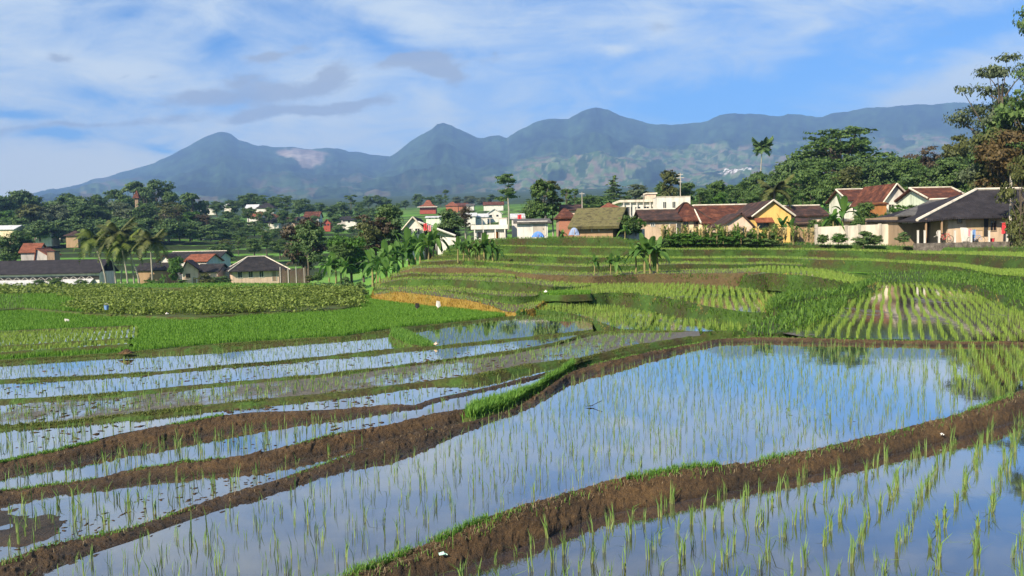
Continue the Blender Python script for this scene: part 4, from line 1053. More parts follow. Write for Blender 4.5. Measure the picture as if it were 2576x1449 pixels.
TREE = {}
def make_tree(kind, seed):
    """meshes for one tree 10 m tall; crown about 10 m across for the broad kinds"""
    rng = np.random.default_rng(seed); mb = MB(); lob = []; n = 3600; size = .34; sub = .34
    if kind == 'round':
        for k in range(20):
            a = rng.uniform(0, 6.28); q = rng.uniform(0, 1) ** .5
            z = rng.uniform(1.9, 9.0); lim = 3.5 * math.sqrt(max(1 - ((z - 5.2) / 4.6) ** 2, .1))
            r = rng.uniform(.9, 1.9); lob.append((math.cos(a) * q * lim, math.sin(a) * q * lim, z, r * 1.15, r * 1.15, r * .85))
        lob.append((0, 0, 5.4, 2.7, 2.7, 3.2)); n = 8200; size = .33; sub = .30
        pts = [(0, 0, -1.5), (.1, 0, 1.5), (-.05, .1, 3.6), (.1, 0, 6.5)]; rad = [.36, .28, .22, .1]
    elif kind == 'tall':
        for k in range(20):
            z = rng.uniform(2.0, 9.4); lim = 1.8 * math.sqrt(max(1 - ((z - 5.2) / 5.2) ** 2, .05)); a = rng.uniform(0, 6.28)
            r = rng.uniform(.7, 1.3); lob.append((math.cos(a) * lim * .8, math.sin(a) * lim * .8, z, r, r, r * .95))
        n = 6000; size = .28; sub = .3
        pts = [(0, 0, -1.5), (.08, 0, 3), (-.05, .05, 6.5), (0, 0, 9)]; rad = [.24, .2, .12, .05]
    elif kind == 'airy':
        pts = [(0, 0, -1.5), (.15, 0, 2.5), (-.1, .1, 5.5), (.25, 0, 8.6)]; rad = [.20, .16, .11, .04]
        for k in range(12):
            z = 4.2 + 5.4 * k / 11 + rng.normal(0, .25); a = rng.uniform(0, 6.28); q = rng.uniform(.5, 2.3) * (1.15 - (z - 4) / 9)
            r = rng.uniform(.55, .95); lob.append((math.cos(a) * q, math.sin(a) * q, z, r * 1.2, r * 1.2, r * .62))
        n = 3200; size = .25; sub = .40
    elif kind == 'umbrella':
        pts = [(0, 0, -1.5), (.1, .05, 2.0), (.0, 0, 3.6), (.1, 0, 5.0)]; rad = [.42, .34, .28, .18]
        for k in range(56):
            a = rng.uniform(0, 6.28); q = rng.uniform(0, 1) ** .5 * 4.6
            z = 9.0 - (q / 4.6) ** 2 * 5.0 + rng.normal(0, .3) - (rng.uniform(.8, 2.8) if rng.random() < .45 else 0)
            r = rng.uniform(.9, 1.5); lob.append((math.cos(a) * q, math.sin(a) * q, z, r * 1.2, r * 1.2, r * .6))
        n = 13000; size = .25; sub = .30
    elif kind == 'conifer':
        pts = [(0, 0, -1.5), (0, 0, 4), (0, 0, 9.6)]; rad = [.26, .18, .04]
        for k in range(22):
            z = 2.6 + 7 * (k / 21); lim = (9.9 - z) / 7.5 * 3.4; a = k * 2.4
            lob.append((math.cos(a) * lim * .6, math.sin(a) * lim * .6, z, lim * .55 + .3, lim * .55 + .3, .36))
        n = 3800; size = .26
    elif kind == 'bamboo':
        pts = [(0, 0, -1), (0, 0, 4)]; rad = [.1, .06]
        for k in range(26):
            a = rng.uniform(0, 6.28); q = rng.uniform(0, 1) ** .5 * 3.4; z = 9.0 - (q / 3.4) ** 1.6 * 4.2 + rng.normal(0, .5)
            r = rng.uniform(.8, 1.35); lob.append((math.cos(a) * q, math.sin(a) * q, z, r, r, r * .9))
            mb.tube([(math.cos(a) * .4, math.sin(a) * .4, -1), (math.cos(a) * q * .45, math.sin(a) * q * .45, z * .6), (math.cos(a) * q, math.sin(a) * q, z)], [.07, .05, .02], 4)
        for k in range(10):
            a = rng.uniform(0, 6.28); q = rng.uniform(1.5, 3.2); lob.append((math.cos(a) * q, math.sin(a) * q, rng.uniform(2.2, 4.6), 1, 1, 1))
        n = 6500; size = .26; sub = .34
    elif kind == 'sparse':       # half-bare, open crown
        pts = [(0, 0, -1.5), (.2, 0, 2.2), (-.1, .15, 4.6), (.2, 0, 7.8)]; rad = [.26, .2, .14, .05]
        for k in range(24):
            a = rng.uniform(0, 6.28); z = rng.uniform(2.2, 9.3); q = rng.uniform(.2, 3.4) * math.sqrt(max(1 - ((z - 5.4) / 5) ** 2, .15))
            r = rng.uniform(.7, 1.35); lob.append((math.cos(a) * q, math.sin(a) * q, z, r * 1.2, r * 1.2, r * .8))
        n = 4600; size = .26; sub = .44
    elif kind == 'spray':        # open crown of small leaves on thin sprays
        pts = [(0, 0, -1.5), (.2, 0, 2.2), (-.1, .15, 4.6), (.2, 0, 7.8)]; rad = [.22, .17, .12, .04]
        for k in range(34):
            a = rng.uniform(0, 6.28); z = rng.uniform(3.0, 9.6); q = rng.uniform(.3, 3.6) * math.sqrt(max(1 - ((z - 6) / 4.8) ** 2, .15))
            r = rng.uniform(.35, .8); lob.append((math.cos(a) * q, math.sin(a) * q, z, r * 1.3, r * 1.3, r * .75))
        n = 9000; size = .13; sub = .5
    elif kind == 'shrub':
        pts = [(0, 0, -1.0), (.1, 0, 2), (0, 0, 5)]; rad = [.3, .25, .1]
        for k in range(18):
            a = rng.uniform(0, 6.28); q = rng.uniform(0, 3.9); z = rng.uniform(.6, 8.6 - q * .9); r = rng.uniform(1.0, 2.2)
            lob.append((math.cos(a) * q, math.sin(a) * q, z, r, r, r * .9))
        n = 4600; size = .46; sub = .42
    v, q = lobes_cloud(lob, n, size, rng, sub)
    crown = np_mesh('crown', v, [q], [LEAF['mid']])
    tips = [l[:3] for l in lob] if kind not in ('bamboo',) else []
    limbs(mb, pts, rad, tips, rng)
    me = bpy.data.meshes.new('trunk'); me.from_pydata(mb.v, [], mb.f); me.materials.append(M['bark']); me.update()
    return crown, me
KINDS = ['round', 'tall', 'airy', 'umbrella', 'conifer', 'bamboo', 'sparse', 'shrub', 'spray']
def tree_mesh(kind, v):
    if (kind, v) not in TREE: TREE[kind, v] = make_tree(kind, KINDS.index(kind) * 20 + v + 300)
    return TREE[kind, v]
NOMW = dict(round=8.6, tall=4.6, airy=5.0, umbrella=10.6, conifer=6.2, bamboo=8.4, sparse=7.2, shrub=9.4, spray=7.6)
NVAR = dict(round=4, tall=3, airy=3, umbrella=2, conifer=1, bamboo=2, sparse=3, shrub=3, spray=2)
trng = np.random.default_rng(5)
TREES = []
def slotmat(o, m):
    o.material_slots[0].link = 'OBJECT'; o.material_slots[0].material = m

def tree(kind, x, ytop, ybase, wpx, d, leaf, label, cat='tree', group=None, name=None, bark='bark', v=None, zg=None):
    """a tree whose top is seen at (x, ytop), its foot at ybase, crown wpx wide, standing at depth d"""
    base = at_d(np.array([x]), np.array([ybase]), np.array([d]))[0]; top = at_d(np.array([x]), np.array([ytop]), np.array([d]))[0]
    if zg is not None: base[2] = zg
    h = top[2] - base[2]; w = wpx / FL * d
    cm, tm = tree_mesh(kind, trng.integers(0, NVAR[kind]) if v is None else v)
    e = empty(name or ('shrub' if kind == 'shrub' else kind + '_tree' if kind in ('round', 'tall', 'umbrella', 'sparse') else {'airy': 'slender_tree', 'conifer': 'conifer_tree', 'bamboo': 'bamboo_clump', 'spray': 'feathery_tree'}[kind]), base, trng.uniform(0, 6.28))
    e.scale = (w / NOMW[kind], w / NOMW[kind], h / 9.9)
    c = link('crown' if kind != 'shrub' else 'foliage', cm, e); slotmat(c, LEAF[leaf])
    t = link('trunk' if kind != 'shrub' else 'stem', tm, e); slotmat(t, M[bark])
    tag(e, label, cat, group); TREES.append(e); return e

# ---- palms
def frond(P0, az, L, droop, rng, rise=.5, leafL=.55, n=18, w=.07):
    t = np.linspace(0, 1, n)
    x = L * t * (1 - .18 * t); z = rise * L * t - droop * L * t ** 2.2
    ax = np.stack([math.cos(az) * x, math.sin(az) * x, z], -1) + P0
    vs, fs = [], []
    side = np.array([-math.sin(az), math.cos(az), 0])
    for s in (-1, 1):
        k = np.arange(1, n); b = ax[k]
        ll = leafL * np.sin(np.pi * np.clip(t[k] * .86 + .12, 0, 1)) ** .6
        dirn = side * s * .8 + np.array([math.cos(az), math.sin(az), 0]) * .45 + np.array([0, 0, -.35])
        tip = b + dirn * ll[:, None] + rng.normal(0, .04, b.shape) + np.array([0, 0, -.15]) * ll[:, None]
        along = (ax[k] - ax[k - 1]); along /= np.linalg.norm(along, axis=1, keepdims=True)
        v = np.stack([b - along * w, b + along * w, tip], 1).reshape(-1, 3); vs.append(v)
    rw = side * .03
    return np.concatenate(vs)
def make_palm(seed, H, lean, nf=17, L=3.2, leafL=.8, up=1.0):
    rng = np.random.default_rng(seed); mb = MB()
    pts = [(lean * (q ** 1.6), lean * .3 * q, H * q - (.6 if q == 0 else 0)) for q in np.linspace(0, 1, 7)]
    mb.tube(pts, list(np.linspace(.16, .09, 7)), 7)
    top = np.array(pts[-1]); vs = []
    for k in range(nf):
        az = k * 2.39996 + rng.normal(0, .15); q = k / nf
        vs.append(frond(top, az, L * rng.uniform(.85, 1.1), (.35 + q * .85) * up, rng, 1.05 - q * 1.15, leafL, 22, .15))
    v = np.concatenate(vs); f = np.arange(len(v)).reshape(-1, 3)
    c = np_mesh('fronds', v, [f], [LEAF['palm']])
    me = bpy.data.meshes.new('trunk'); me.from_pydata(mb.v, [], mb.f); me.materials.append(M['bark_pale']); me.update()
    return c, me
PALM = {}
def palm(x, ytop, ybase, d, lean, label, seed, leaf='palm', L=3.2, nf=17, group=None, name='coconut_palm', leafL=.8, up=1.0):
    base = at_d(np.array([x]), np.array([ybase]), np.array([d]))[0]; top = at_d(np.array([x]), np.array([ytop]), np.array([d]))[0]
    h = top[2] - base[2]; Hc = h - L * .42
    c, t = make_palm(seed, Hc, lean, nf, L, leafL, up)
    e = empty(name, base); f = link('fronds', c, e); slotmat(f, LEAF[leaf]); link('trunk', t, e)
    tag(e, label, 'palm tree', group); return e

# ---- banana plants: a sheath stem and broad arching leaves
def make_banana(seed, nl=9, H=2.1, L=2.5, wid=.74):
    rng = np.random.default_rng(seed); mb = MB()
    mb.tube([(0, 0, -.4), (.04, 0, H * .5), (.02, .03, H)], [.14, .11, .07], 7)
    vs, fs = [], []; off = 0
    for k in range(nl):
        az = k * 2.39996 + rng.normal(0, .25); q = k / max(nl - 1, 1)
        rise = 1.25 - q * .75; droop = .25 + q * .95; l = L * rng.uniform(.75, 1.1); n = 8
        t = np.linspace(0, 1, n); x = l * t * (.35 + .65 * q) ; z = rise * l * t - droop * l * t ** 2.3
        ax = np.stack([math.cos(az) * x, math.sin(az) * x, z + H - .05], -1)
        side = np.array([-math.sin(az), math.cos(az), 0])
        wv = wid * np.array([.12, .55, .9, 1, 1, .9, .65, .08])[:, None] * .5
        fold = np.array([0, 0, .35])
        a = ax - side * wv + fold * wv; b = ax + side * wv + fold * wv
        v = np.concatenate([a, ax, b]); g = grid_faces(3, n, off); vs.append(v); fs.append(g); off += len(v)
    c = np_mesh('leaves', np.concatenate(vs), [np.concatenate(fs)], [LEAF['banana']])
    me = bpy.data.meshes.new('stem'); me.from_pydata(mb.v, [], mb.f); me.materials.append(M['stem_banana']); me.update()
    return c, me
M['stem_banana'] = mat_noise('banana_stem', [(.10, .10, .035), (.24, .20, .09), (.12, .15, .04)], 2, .7, 4, .3, .02, (1, 1, .4))
BAN = [make_banana(500 + k, int(8 + k % 4), 1.9 + .25 * (k % 3)) for k in range(6)]
def banana(x, ybase, ytop, d, label, group=None, v=None, leaf=None):
    base = at_d(np.array([x]), np.array([ybase]), np.array([d]))[0]; top = at_d(np.array([x]), np.array([ytop]), np.array([d]))[0]
    v = int(trng.integers(0, 6)) if v is None else v
    s = (top[2] - base[2]) / 4.2
    e = empty('banana_plant', base, trng.uniform(0, 6.28)); e.scale = (s * 1.05, s * 1.05, s)
    l = link('leaves', BAN[v][0], e); link('stem', BAN[v][1], e)
    if leaf: slotmat(l, leaf)
    tag(e, label, 'banana plant', group); return e
# ================================================================== houses
def mat_tiles(name, cols, colw=4.0, rough=.8):
    m, nt, b = new_mat(name)
    f = noise(nt, 1.1, 7, .68); f2 = noise(nt, 6, 4, .6)
    c = ramp(nt, f, [(.28 + .44 * i / (len(cols) - 1), k) for i, k in enumerate(cols)])
    tc = nt.nodes.new('ShaderNodeTexCoord')
    w1 = N(nt, 'ShaderNodeTexWave', wave_type='BANDS', bands_direction='X', i_Scale=colw, i_Distortion=.4); nt.links.new(tc.outputs['Object'], w1.inputs['Vector'])
    w2 = N(nt, 'ShaderNodeTexWave', wave_type='BANDS', bands_direction='Z', i_Scale=colw * 1.3, i_Distortion=.4); nt.links.new(tc.outputs['Object'], w2.inputs['Vector'])
    mm = N(nt, 'ShaderNodeMath', operation='ADD'); nt.links.new(w1.outputs['Fac'], mm.inputs[0]); nt.links.new(w2.outputs['Fac'], mm.inputs[1])
    mx = N(nt, 'ShaderNodeMix', data_type='RGBA', blend_type='MULTIPLY'); mx.inputs[0].default_value = .8
    nt.links.new(c, mx.inputs[6]); nt.links.new(ramp(nt, f2, [(.3, (.55,) * 3), (.7, (1.25,) * 3)]), mx.inputs[7])
    nt.links.new(mx.outputs[2], b.inputs['Base Color']); b.inputs['Roughness'].default_value = rough; b.inputs['Specular IOR Level'].default_value = .2
    bump(nt, mm.outputs[0], .5, .05, b); return m
M['tile_red'] = mat_tiles('clay_tile', [(.032, .015, .012), (.095, .034, .022), (.25, .095, .052)])
M['tile_dark'] = mat_tiles('weathered_tile', [(.016, .012, .011), (.052, .032, .027), (.15, .066, .046)])
M['tile_black'] = mat_tiles('black_tile', [(.010, .010, .012), (.026, .024, .026), (.055, .046, .045)])
M['tile_grey'] = mat_tiles('grey_asbestos', [(.055, .052, .050), (.11, .105, .10), (.17, .16, .15)], 2.5)
M['tile_orange'] = mat_tiles('orange_tile', [(.10, .035, .02), (.22, .075, .04), (.32, .12, .07)])
M['roof_white'] = mat_tiles('pale_sheet_roof', [(.35, .36, .38), (.55, .56, .58), (.68, .68, .69)], 2.5)
M['roof_dark_tint'] = mat_tiles('dark_sheet_roof', [(.012, .011, .014), (.026, .023, .027), (.045, .04, .045)], 2.0)
M['thatch'] = mat_noise('mossy_thatch', [(.05, .045, .024), (.10, .09, .042), (.15, .135, .06), (.08, .09, .028)], 2.2, .95, 7, .8, .08, (1, 1, .5), 14)
M['glass'] = (lambda m, nt, b: (b.inputs['Base Color'].__setattr__('default_value', (.012, .014, .017, 1)), b.inputs['Roughness'].__setattr__('default_value', .12), m)[-1])(*new_mat('dark_glass'))
WALLC = dict(white=(.58, .56, .52), cream=(.66, .56, .38), pink=(.58, .43, .34), grey=(.38, .36, .34), yellow=(.60, .40, .13), brown=(.26, .19, .13), tan=(.40, .29, .17),
             green=(.55, .62, .50), brick=(.33, .13, .075), red=(.30, .07, .05), wood=(.30, .20, .12), orange=(.30, .13, .045), teal=(.08, .20, .21), blue=(.10, .22, .55), dark=(.03, .028, .026),
             offwhite=(.56, .51, .43), concrete=(.42, .38, .33), plaster=(.47, .36, .26))
def wm(k): return flat('paint_' + k, WALLC[k], .85, .38, 1.1)
def mat_brick():
    m, nt, b = new_mat('brickwork'); v = scaled(nt, (1, 1, 1), (R(90), 0, 0))
    t = N(nt, 'ShaderNodeTexBrick', i_Scale=4.0); nt.links.new(v, t.inputs['Vector'])
    t.inputs['Color1'].default_value = (.36, .13, .07, 1); t.inputs['Color2'].default_value = (.28, .10, .06, 1); t.inputs['Mortar'].default_value = (.34, .26, .2, 1)
    nt.links.new(t.outputs['Color'], b.inputs['Base Color']); b.inputs['Roughness'].default_value = .9; return m
M['brickwork'] = mat_brick()

def opening(kind, parent, x, z, w, h, y, frame='white', face='pane', side=None):
    """window or door set into the front (or a side) wall, its frame 4 cm proud, pane or leaf inside"""
    fr = MB(); t = .07
    fr.box(-w / 2, w / 2, -.05, .03, h - t, h); fr.box(-w / 2, -w / 2 + t, -.05, .03, t if kind == 'window' else 0, h - t); fr.box(w / 2 - t, w / 2, -.05, .03, t if kind == 'window' else 0, h - t)
    if kind == 'window': fr.box(-w / 2, w / 2, -.05, .03, 0, t)
    o = fr.build(kind, wm(frame), parent)
    pn = MB(); pn.box(-w / 2 + t, w / 2 - t, -.02, .02, t if kind == 'window' else 0, h - t)
    if kind == 'window': 
        p = pn.build('pane', M['glass'], o)
        mu = MB(); mu.box(-.025, .025, -.04, -.022, t, h - t); mu.build('mullion', wm(frame), o)
    else: 
        p = pn.build('panel', wm(face) if face in WALLC else M['glass'], o)
        hd = MB(); hd.box(w * .28, w * .28 + .04, -.07, -.022, h * .45, h * .45 + .14); hd.build('handle', wm('dark'), o)
    if side is None: o.location = (x, y, z)
    else: o.location = (side, x, z); o.rotation_euler = (0, 0, R(90 if side > 0 else -90))
    return o

def house(name, label, xl, xr, yb, ye, yr, d, depth=7.0, kind='gable_x', yaw=0.0, wall='white', roof='tile_red', over=.45, wins=(), doors=(), apex=.5, cap=None, group=None, cat='house', thick=.16, fasc=None, base=2.5, simple=False):
    xc = (xl + xr) / 2
    B = at_d(np.array([xc]), np.array([yb]), np.array([d]))[0]
    w = (xr - xl) / FL * d / max(math.cos(R(yaw)), .6); hw_ = w / 2
    eh = (yb - ye) / FL * d; rh = max((ye - yr) / FL * d, .05)
    e = empty(name, B, R(yaw)); y0, y1 = 0.0, depth
    wl = MB(); wmat = wm(wall) if wall in WALLC else M[wall]
    rf = MB(); o_ = over; rm = M[roof] if roof in M else wm(roof)
    if kind in ('gable_x', 'hip', 'flat', 'shed'):
        wl.box(-hw_, hw_, y0, y1, -base, eh)
    if kind == 'gable_x':
        ym = (y0 + y1) / 2; sl = rh / (ym - y0); 
        for s in (-1, 1):
            wl.add([(s * hw_, y0, eh), (s * hw_, y1, eh), (s * hw_, ym, eh + rh)], [(0, 1, 2)])
        ze = eh - o_ * sl
        rf.slab([(-hw_ - o_, y0 - o_, ze + .05), (hw_ + o_, y0 - o_, ze + .05), (hw_ + o_, ym, eh + rh + .05), (-hw_ - o_, ym, eh + rh + .05)], thick)
        rf.slab([(-hw_ - o_, ym, eh + rh + .05), (hw_ + o_, ym, eh + rh + .05), (hw_ + o_, y1 + o_, ze + .05), (-hw_ - o_, y1 + o_, ze + .05)], thick)
        capl = [[(-hw_ - o_, ym, eh + rh + .1), (hw_ + o_, ym, eh + rh + .1)]]
        if cap == 'all': capl += [[(s * (hw_ + o_), y0 - o_, ze + .1), (s * (hw_ + o_), ym, eh + rh + .1)] for s in (-1, 1)]
    elif kind == 'gable_y':
        ax = -hw_ + w * apex
        wl.add([(-hw_, y0, -base), (hw_, y0, -base), (hw_, y0, eh), (ax, y0, eh + rh), (-hw_, y0, eh), (-hw_, y1, -base), (hw_, y1, -base), (hw_, y1, eh), (ax, y1, eh + rh), (-hw_, y1, eh)],
               [(0, 1, 2, 3, 4), (9, 8, 7, 6, 5), (1, 6, 7, 2), (5, 0, 4, 9)])
        sl = rh / max(ax + hw_, .1); sr = rh / max(hw_ - ax, .1)
        rf.slab([(-hw_ - o_, y0 - o_, eh - o_ * sl + .05), (ax, y0 - o_, eh + rh + .05), (ax, y1 + o_, eh + rh + .05), (-hw_ - o_, y1 + o_, eh - o_ * sl + .05)], thick)
        rf.slab([(ax, y0 - o_, eh + rh + .05), (hw_ + o_, y0 - o_, eh - o_ * sr + .05), (hw_ + o_, y1 + o_, eh - o_ * sr + .05), (ax, y1 + o_, eh + rh + .05)], thick)
        capl = [[(-hw_ - o_, y0 - o_ - .02, eh - o_ * sl - .02), (ax, y0 - o_ - .02, eh + rh)], [(ax, y0 - o_ - .02, eh + rh), (hw_ + o_, y0 - o_ - .02, eh - o_ * sr - .02)]]
    elif kind == 'hip':
        rl = max(w - depth, w * .12) / 2; ym = (y0 + y1) / 2; sl = rh / (depth / 2); ze = eh - o_ * sl * .6
        P = [(-hw_ - o_, y0 - o_, ze), (hw_ + o_, y0 - o_, ze), (hw_ + o_, y1 + o_, ze), (-hw_ - o_, y1 + o_, ze), (-rl, ym, eh + rh), (rl, ym, eh + rh)]
        Q = [(x, y, z - thick) for x, y, z in P[:4]]
        rf.add(P + Q, [(0, 1, 5, 4), (1, 2, 5), (2, 3, 4, 5), (3, 0, 4), (6, 9, 8, 7), (0, 6, 7, 1), (1, 7, 8, 2), (2, 8, 9, 3), (3, 9, 6, 0)])
        up = lambda p: (p[0], p[1], p[2] + .06)
        capl = [[up(P[0]), up(P[4])], [up(P[1]), up(P[5])], [up(P[4]), up(P[5])], [up(P[2]), up(P[5])], [up(P[3]), up(P[4])]]
    elif kind == 'flat':
        rf.box(-hw_ - o_, hw_ + o_, y0 - o_, y1 + o_, eh + .003, eh + max(rh, .12)); capl = []
    elif kind == 'shed':
        rf.slab([(-hw_ - o_, y0 - o_, eh - .1), (hw_ + o_, y0 - o_, eh - .1), (hw_ + o_, y1, eh + rh), (-hw_ - o_, y1, eh + rh)], thick); capl = []
    wo = wl.build('wall', wmat, e); ro = rf.build('roof', rm, e)
    if cap:
        cp = MB(); 
        for l in capl: cp.tube(l, .10, 5)
        if cp.n: cp.build('ridge_cap', wm('offwhite') if cap in ('white', 'all') else M['tile_dark'], ro)
    for q in wins: opening('window', e, -hw_ + q[0] * w, q[1] * eh, q[2], q[3], -.012, q[4] if len(q) > 4 else 'white')
    for q in doors: opening('door', e, -hw_ + q[0] * w, 0.02, q[1], q[2], -.012, q[4] if len(q) > 4 else 'white', q[3] if len(q) > 3 else 'wood')
    tag(e, label, cat, group)
    return e

def loc(e, px, py, d):
    """a measured spot at depth d, in the local frame of e"""
    p = at_d(np.array([px]), np.array([py]), np.array([d]))[0]
    q = Vector(p) - e.location; a = -e.rotation_euler.z
    return (q.x * math.cos(a) - q.y * math.sin(a), q.x * math.sin(a) + q.y * math.cos(a), q.z)
# ---------------------------------------------------------------- the village on the right
VILLAGE = 'houses of the village above the terraces'
# large dark-roofed house at the right edge
d0 = 72.0
e = empty('village_house', at_d(np.array([2450]), np.array([622]), np.array([d0]))[0])
wl = MB(); x1w = loc(e, 2384, 600, d0)[0]; eh = loc(e, 2450, 546, d0)[2]
wl.box(x1w, 11.5, 0, 8, -1.6, eh + .1); wl.build('wall', wm('plaster'), e)
ov = MB(); ov.box(3.2, 8.6, -.04, -.002, 0, eh + .04); ov.build('wood_panel', wm('orange'), e)
ov = MB(); xa, xb = loc(e, 2430, 570, d0)[0], loc(e, 2472, 570, d0)[0]; ov.box(xa, xb, -.04, -.002, 1.45, eh + .04); ov.build('tan_panel', wm('tan'), e)
el = loc(e, 2307, 556, d0 - .9); rl = loc(e, 2457, 478, d0 + 4)
xr_ = 13.0; zr = rl[2]; xe = el[0]; ze = eh + .02
P = [(xe, -.9, el[2]), (loc(e, 2385, 546, d0)[0], -.9, ze - .05), (xr_, -.9, ze - .05), (xr_, 9.6, ze), (xe, 9.6, ze), (rl[0], 4, zr), (9.4, 4, zr)]
rf = MB(); Q = [(x, y, z - .14) for x, y, z in P[:5]]
rf.add(P + Q, [(0, 1, 5), (1, 2, 6, 5), (2, 3, 6), (3, 4, 5, 6), (4, 0, 5), (7, 11, 10, 9, 8), (0, 7, 8, 1), (1, 8, 9, 2), (2, 9, 10, 3), (3, 10, 11, 4), (4, 11, 7, 0)])
ro = rf.build('roof', M['roof_dark_tint'], e)
cp = MB(); up = lambda p, k=.08: (p[0], p[1], p[2] + k)
cp.tube([up(P[0]), up(P[5])], .14, 6); cp.tube([up(P[5]), up(P[6])], .12, 6); cp.tube([up(P[6]), up(P[2])], .12, 6); cp.build('ridge_cap', wm('offwhite'), ro)
opening('window', e, loc(e, 2414, 555, d0)[0], 2.05, .42, .5, -.012, 'brown')
opening('window', e, loc(e, 2498, 570, d0)[0], 1.35, .62, .95, -.012, 'brown')
opening('window', e, loc(e, 2574, 570, d0)[0], 1.3, .9, 1.3, -.045, 'teal')
opening('door', e, loc(e, 2480, 570, d0)[0], .9, .55, 1.65, -.012, 'tan', 'dark')
for px in (2338, 2378): 
    pb = MB(); q = loc(e, px, 600, d0 - 1.3); pb.box(q[0] - .06, q[0] + .06, -.75, -.63, -1.2, ze - .1); pb.build('post', wm('wood'), e)
tag(e, 'large brown house with a sweeping black hip roof and pale hip caps', 'house', VILLAGE)
# grey-roofed neighbour attached on its left
e = empty('village_house', at_d(np.array([2285]), np.array([608]), np.array([75.0]))[0])
a, b = loc(e, 2260, 600, 75)[0], loc(e, 2330, 600, 75)[0]; eh = loc(e, 2285, 544, 75)[2]
wl = MB(); wl.box(a, b, 0, 7, -1.6, eh); wl.build('wall', wm('brown'), e)
q1, q2, q3, q4 = loc(e, 2250, 542, 74.4), loc(e, 2325, 541, 74.4), loc(e, 2450, 499, 82), loc(e, 2338, 504, 82)
rf = MB(); rf.slab([q1, q2, q3, q4], .12); rf.slab([q4, q3, (q3[0], q3[1] + 6, q3[2] - 2.2), (q4[0], q4[1] + 6, q4[2] - 2.2)], .12); ro = rf.build('roof', M['tile_grey'], e)
cp = MB(); cp.tube([up(q4), up(q3)], .10, 5); cp.build('ridge_cap', wm('offwhite'), ro)
for px in (2275, 2290):
    vt = MB(); q = loc(e, px, 558, 75); vt.box(q[0] - .22, q[0] + .22, -.03, -.004, q[2] - .17, q[2] + .17); vt.build('vent', wm('offwhite'), e)
tag(e, 'grey sheet roofed house with brown wall and two pale vents', 'house', VILLAGE)
house('village_house', 'house with a maroon tiled roof behind the black-roofed house', 2338, 2428, 545, 497, 469, 96, 8, 'gable_x', 0, 'green', 'tile_red', cap='all', group=VILLAGE)
house('village_house', 'long white house with a dark red ridge roof and small windows', 2136, 2232, 555, 501, 474, 112, 7, 'gable_x', 0, 'white', 'tile_red', wins=((.15, .45, .7, .9), (.62, .45, .7, .9), (.86, .45, .7, .9)), cap='all', group=VILLAGE)
house('village_house', 'white house with a steep maroon roof slanting down to the right', 2216, 2296, 562, 505, 463, 104, 6, 'gable_y', 10, 'white', 'tile_red', apex=.42, cap='white', wins=((.3, .5, .8, 1.0), (.65, .5, .8, 1.0)), group=VILLAGE)
house('garden_porch', 'small orange-walled porch between the two maroon roofed houses', 2196, 2230, 540, 510, 502, 102, 3, 'shed', 0, 'orange', 'tile_red', .2, group=None, cat='porch')
house('village_house', 'low house with a short brown tiled roof right of the yellow house', 2000, 2076, 580, 540, 517, 98, 6, 'gable_x', 0, 'pink', 'tile_dark', cap='white', group=VILLAGE)
house('shed', 'low brown shed roof in front of the short brown roof', 2003, 2052, 582, 560, 547, 92, 3, 'shed', 0, 'wood', 'tile_dark', .3, cat='shed')
ye = house('village_house', 'bright yellow house with its gable towards the fields', 1897, 1990, 596, 538, 504, 88, 9, 'gable_y', 0, 'yellow', 'tile_dark', .35, cap='white', wins=((.24, .38, 1.3, 1.0, 'brown'),), group=VILLAGE)
aw = MB(); q = loc(ye, 1919, 551, 88); aw.slab([(q[0] - .95, -.9, q[2] - .35), (q[0] + .95, -.9, q[2] - .35), (q[0] + .95, -.03, q[2] + .15), (q[0] - .95, -.03, q[2] + .15)], .08); aw.build('awning', M['tile_orange'], ye)
house('village_house', 'long house with a broad red-brown tiled roof left of the yellow gable', 1772, 1930, 594, 557, 514, 95, 8, 'gable_x', 0, 'pink', 'tile_red', cap='all', group=VILLAGE)
house('porch_house', 'low pinkish gabled porch under a dark sloping roof', 1816, 1893, 594, 566, 536, 87, 5, 'gable_y', 0, 'pink', 'tile_dark', .3, apex=.62, cat='porch', wins=((.62, .1, .9, .8, 'brown'),))
house('village_house', 'cream house under a red-brown hip roof with a single peak', 1702, 1776, 592, 550, 509, 96, 6.4, 'hip', 0, 'cream', 'tile_red', wins=((.33, .42, .55, .9, 'brown'), (.66, .5, .55, .7, 'brown')), doors=(), cap='tile', group=VILLAGE)
house('village_house', 'house with pale brown wall and low red-brown roof left of the hip roof', 1622, 1703, 592, 551, 526, 91, 6.5, 'gable_x', 0, 'plaster', 'tile_dark', cap='white', doors=((.88, .8, 1.3, 'brown'),), wins=((.25, .55, .5, .4),), group=VILLAGE)
house('village_house', 'plain white two-storey box house with a flat top', 1654, 1737, 560, 497, 494, 124, 8, 'flat', 0, 'white', 'concrete', .02, wins=((.22, .55, .55, 1.1), (.5, .55, .55, 1.1)), group=VILLAGE)
w8 = house('village_house', 'white two-storey house with a flat slab roof and columned balcony', 1566, 1652, 560, 509, 503, 128, 8, 'flat', 0, 'white', 'offwhite', .5, wins=((.2, .35, .9, 1.4), (.45, .35, .9, 1.4), (.7, .35, .9, 1.4), (.9, .35, .6, 1.4)), group=VILLAGE)
for k in range(6):
    c_ = MB(); c_.box(-2.5 + k, -2.38 + k, -.42, -.3, 1.0, (560 - 509) / FL * 128); c_.build('column', wm('white'), w8)
house('rooftop_room', 'small pinkish room standing on the flat white roof', 1628, 1650, 503, 488, 485, 129, 2.5, 'flat', 0, 'pink', 'offwhite', .2, cat='rooftop room', base=0)
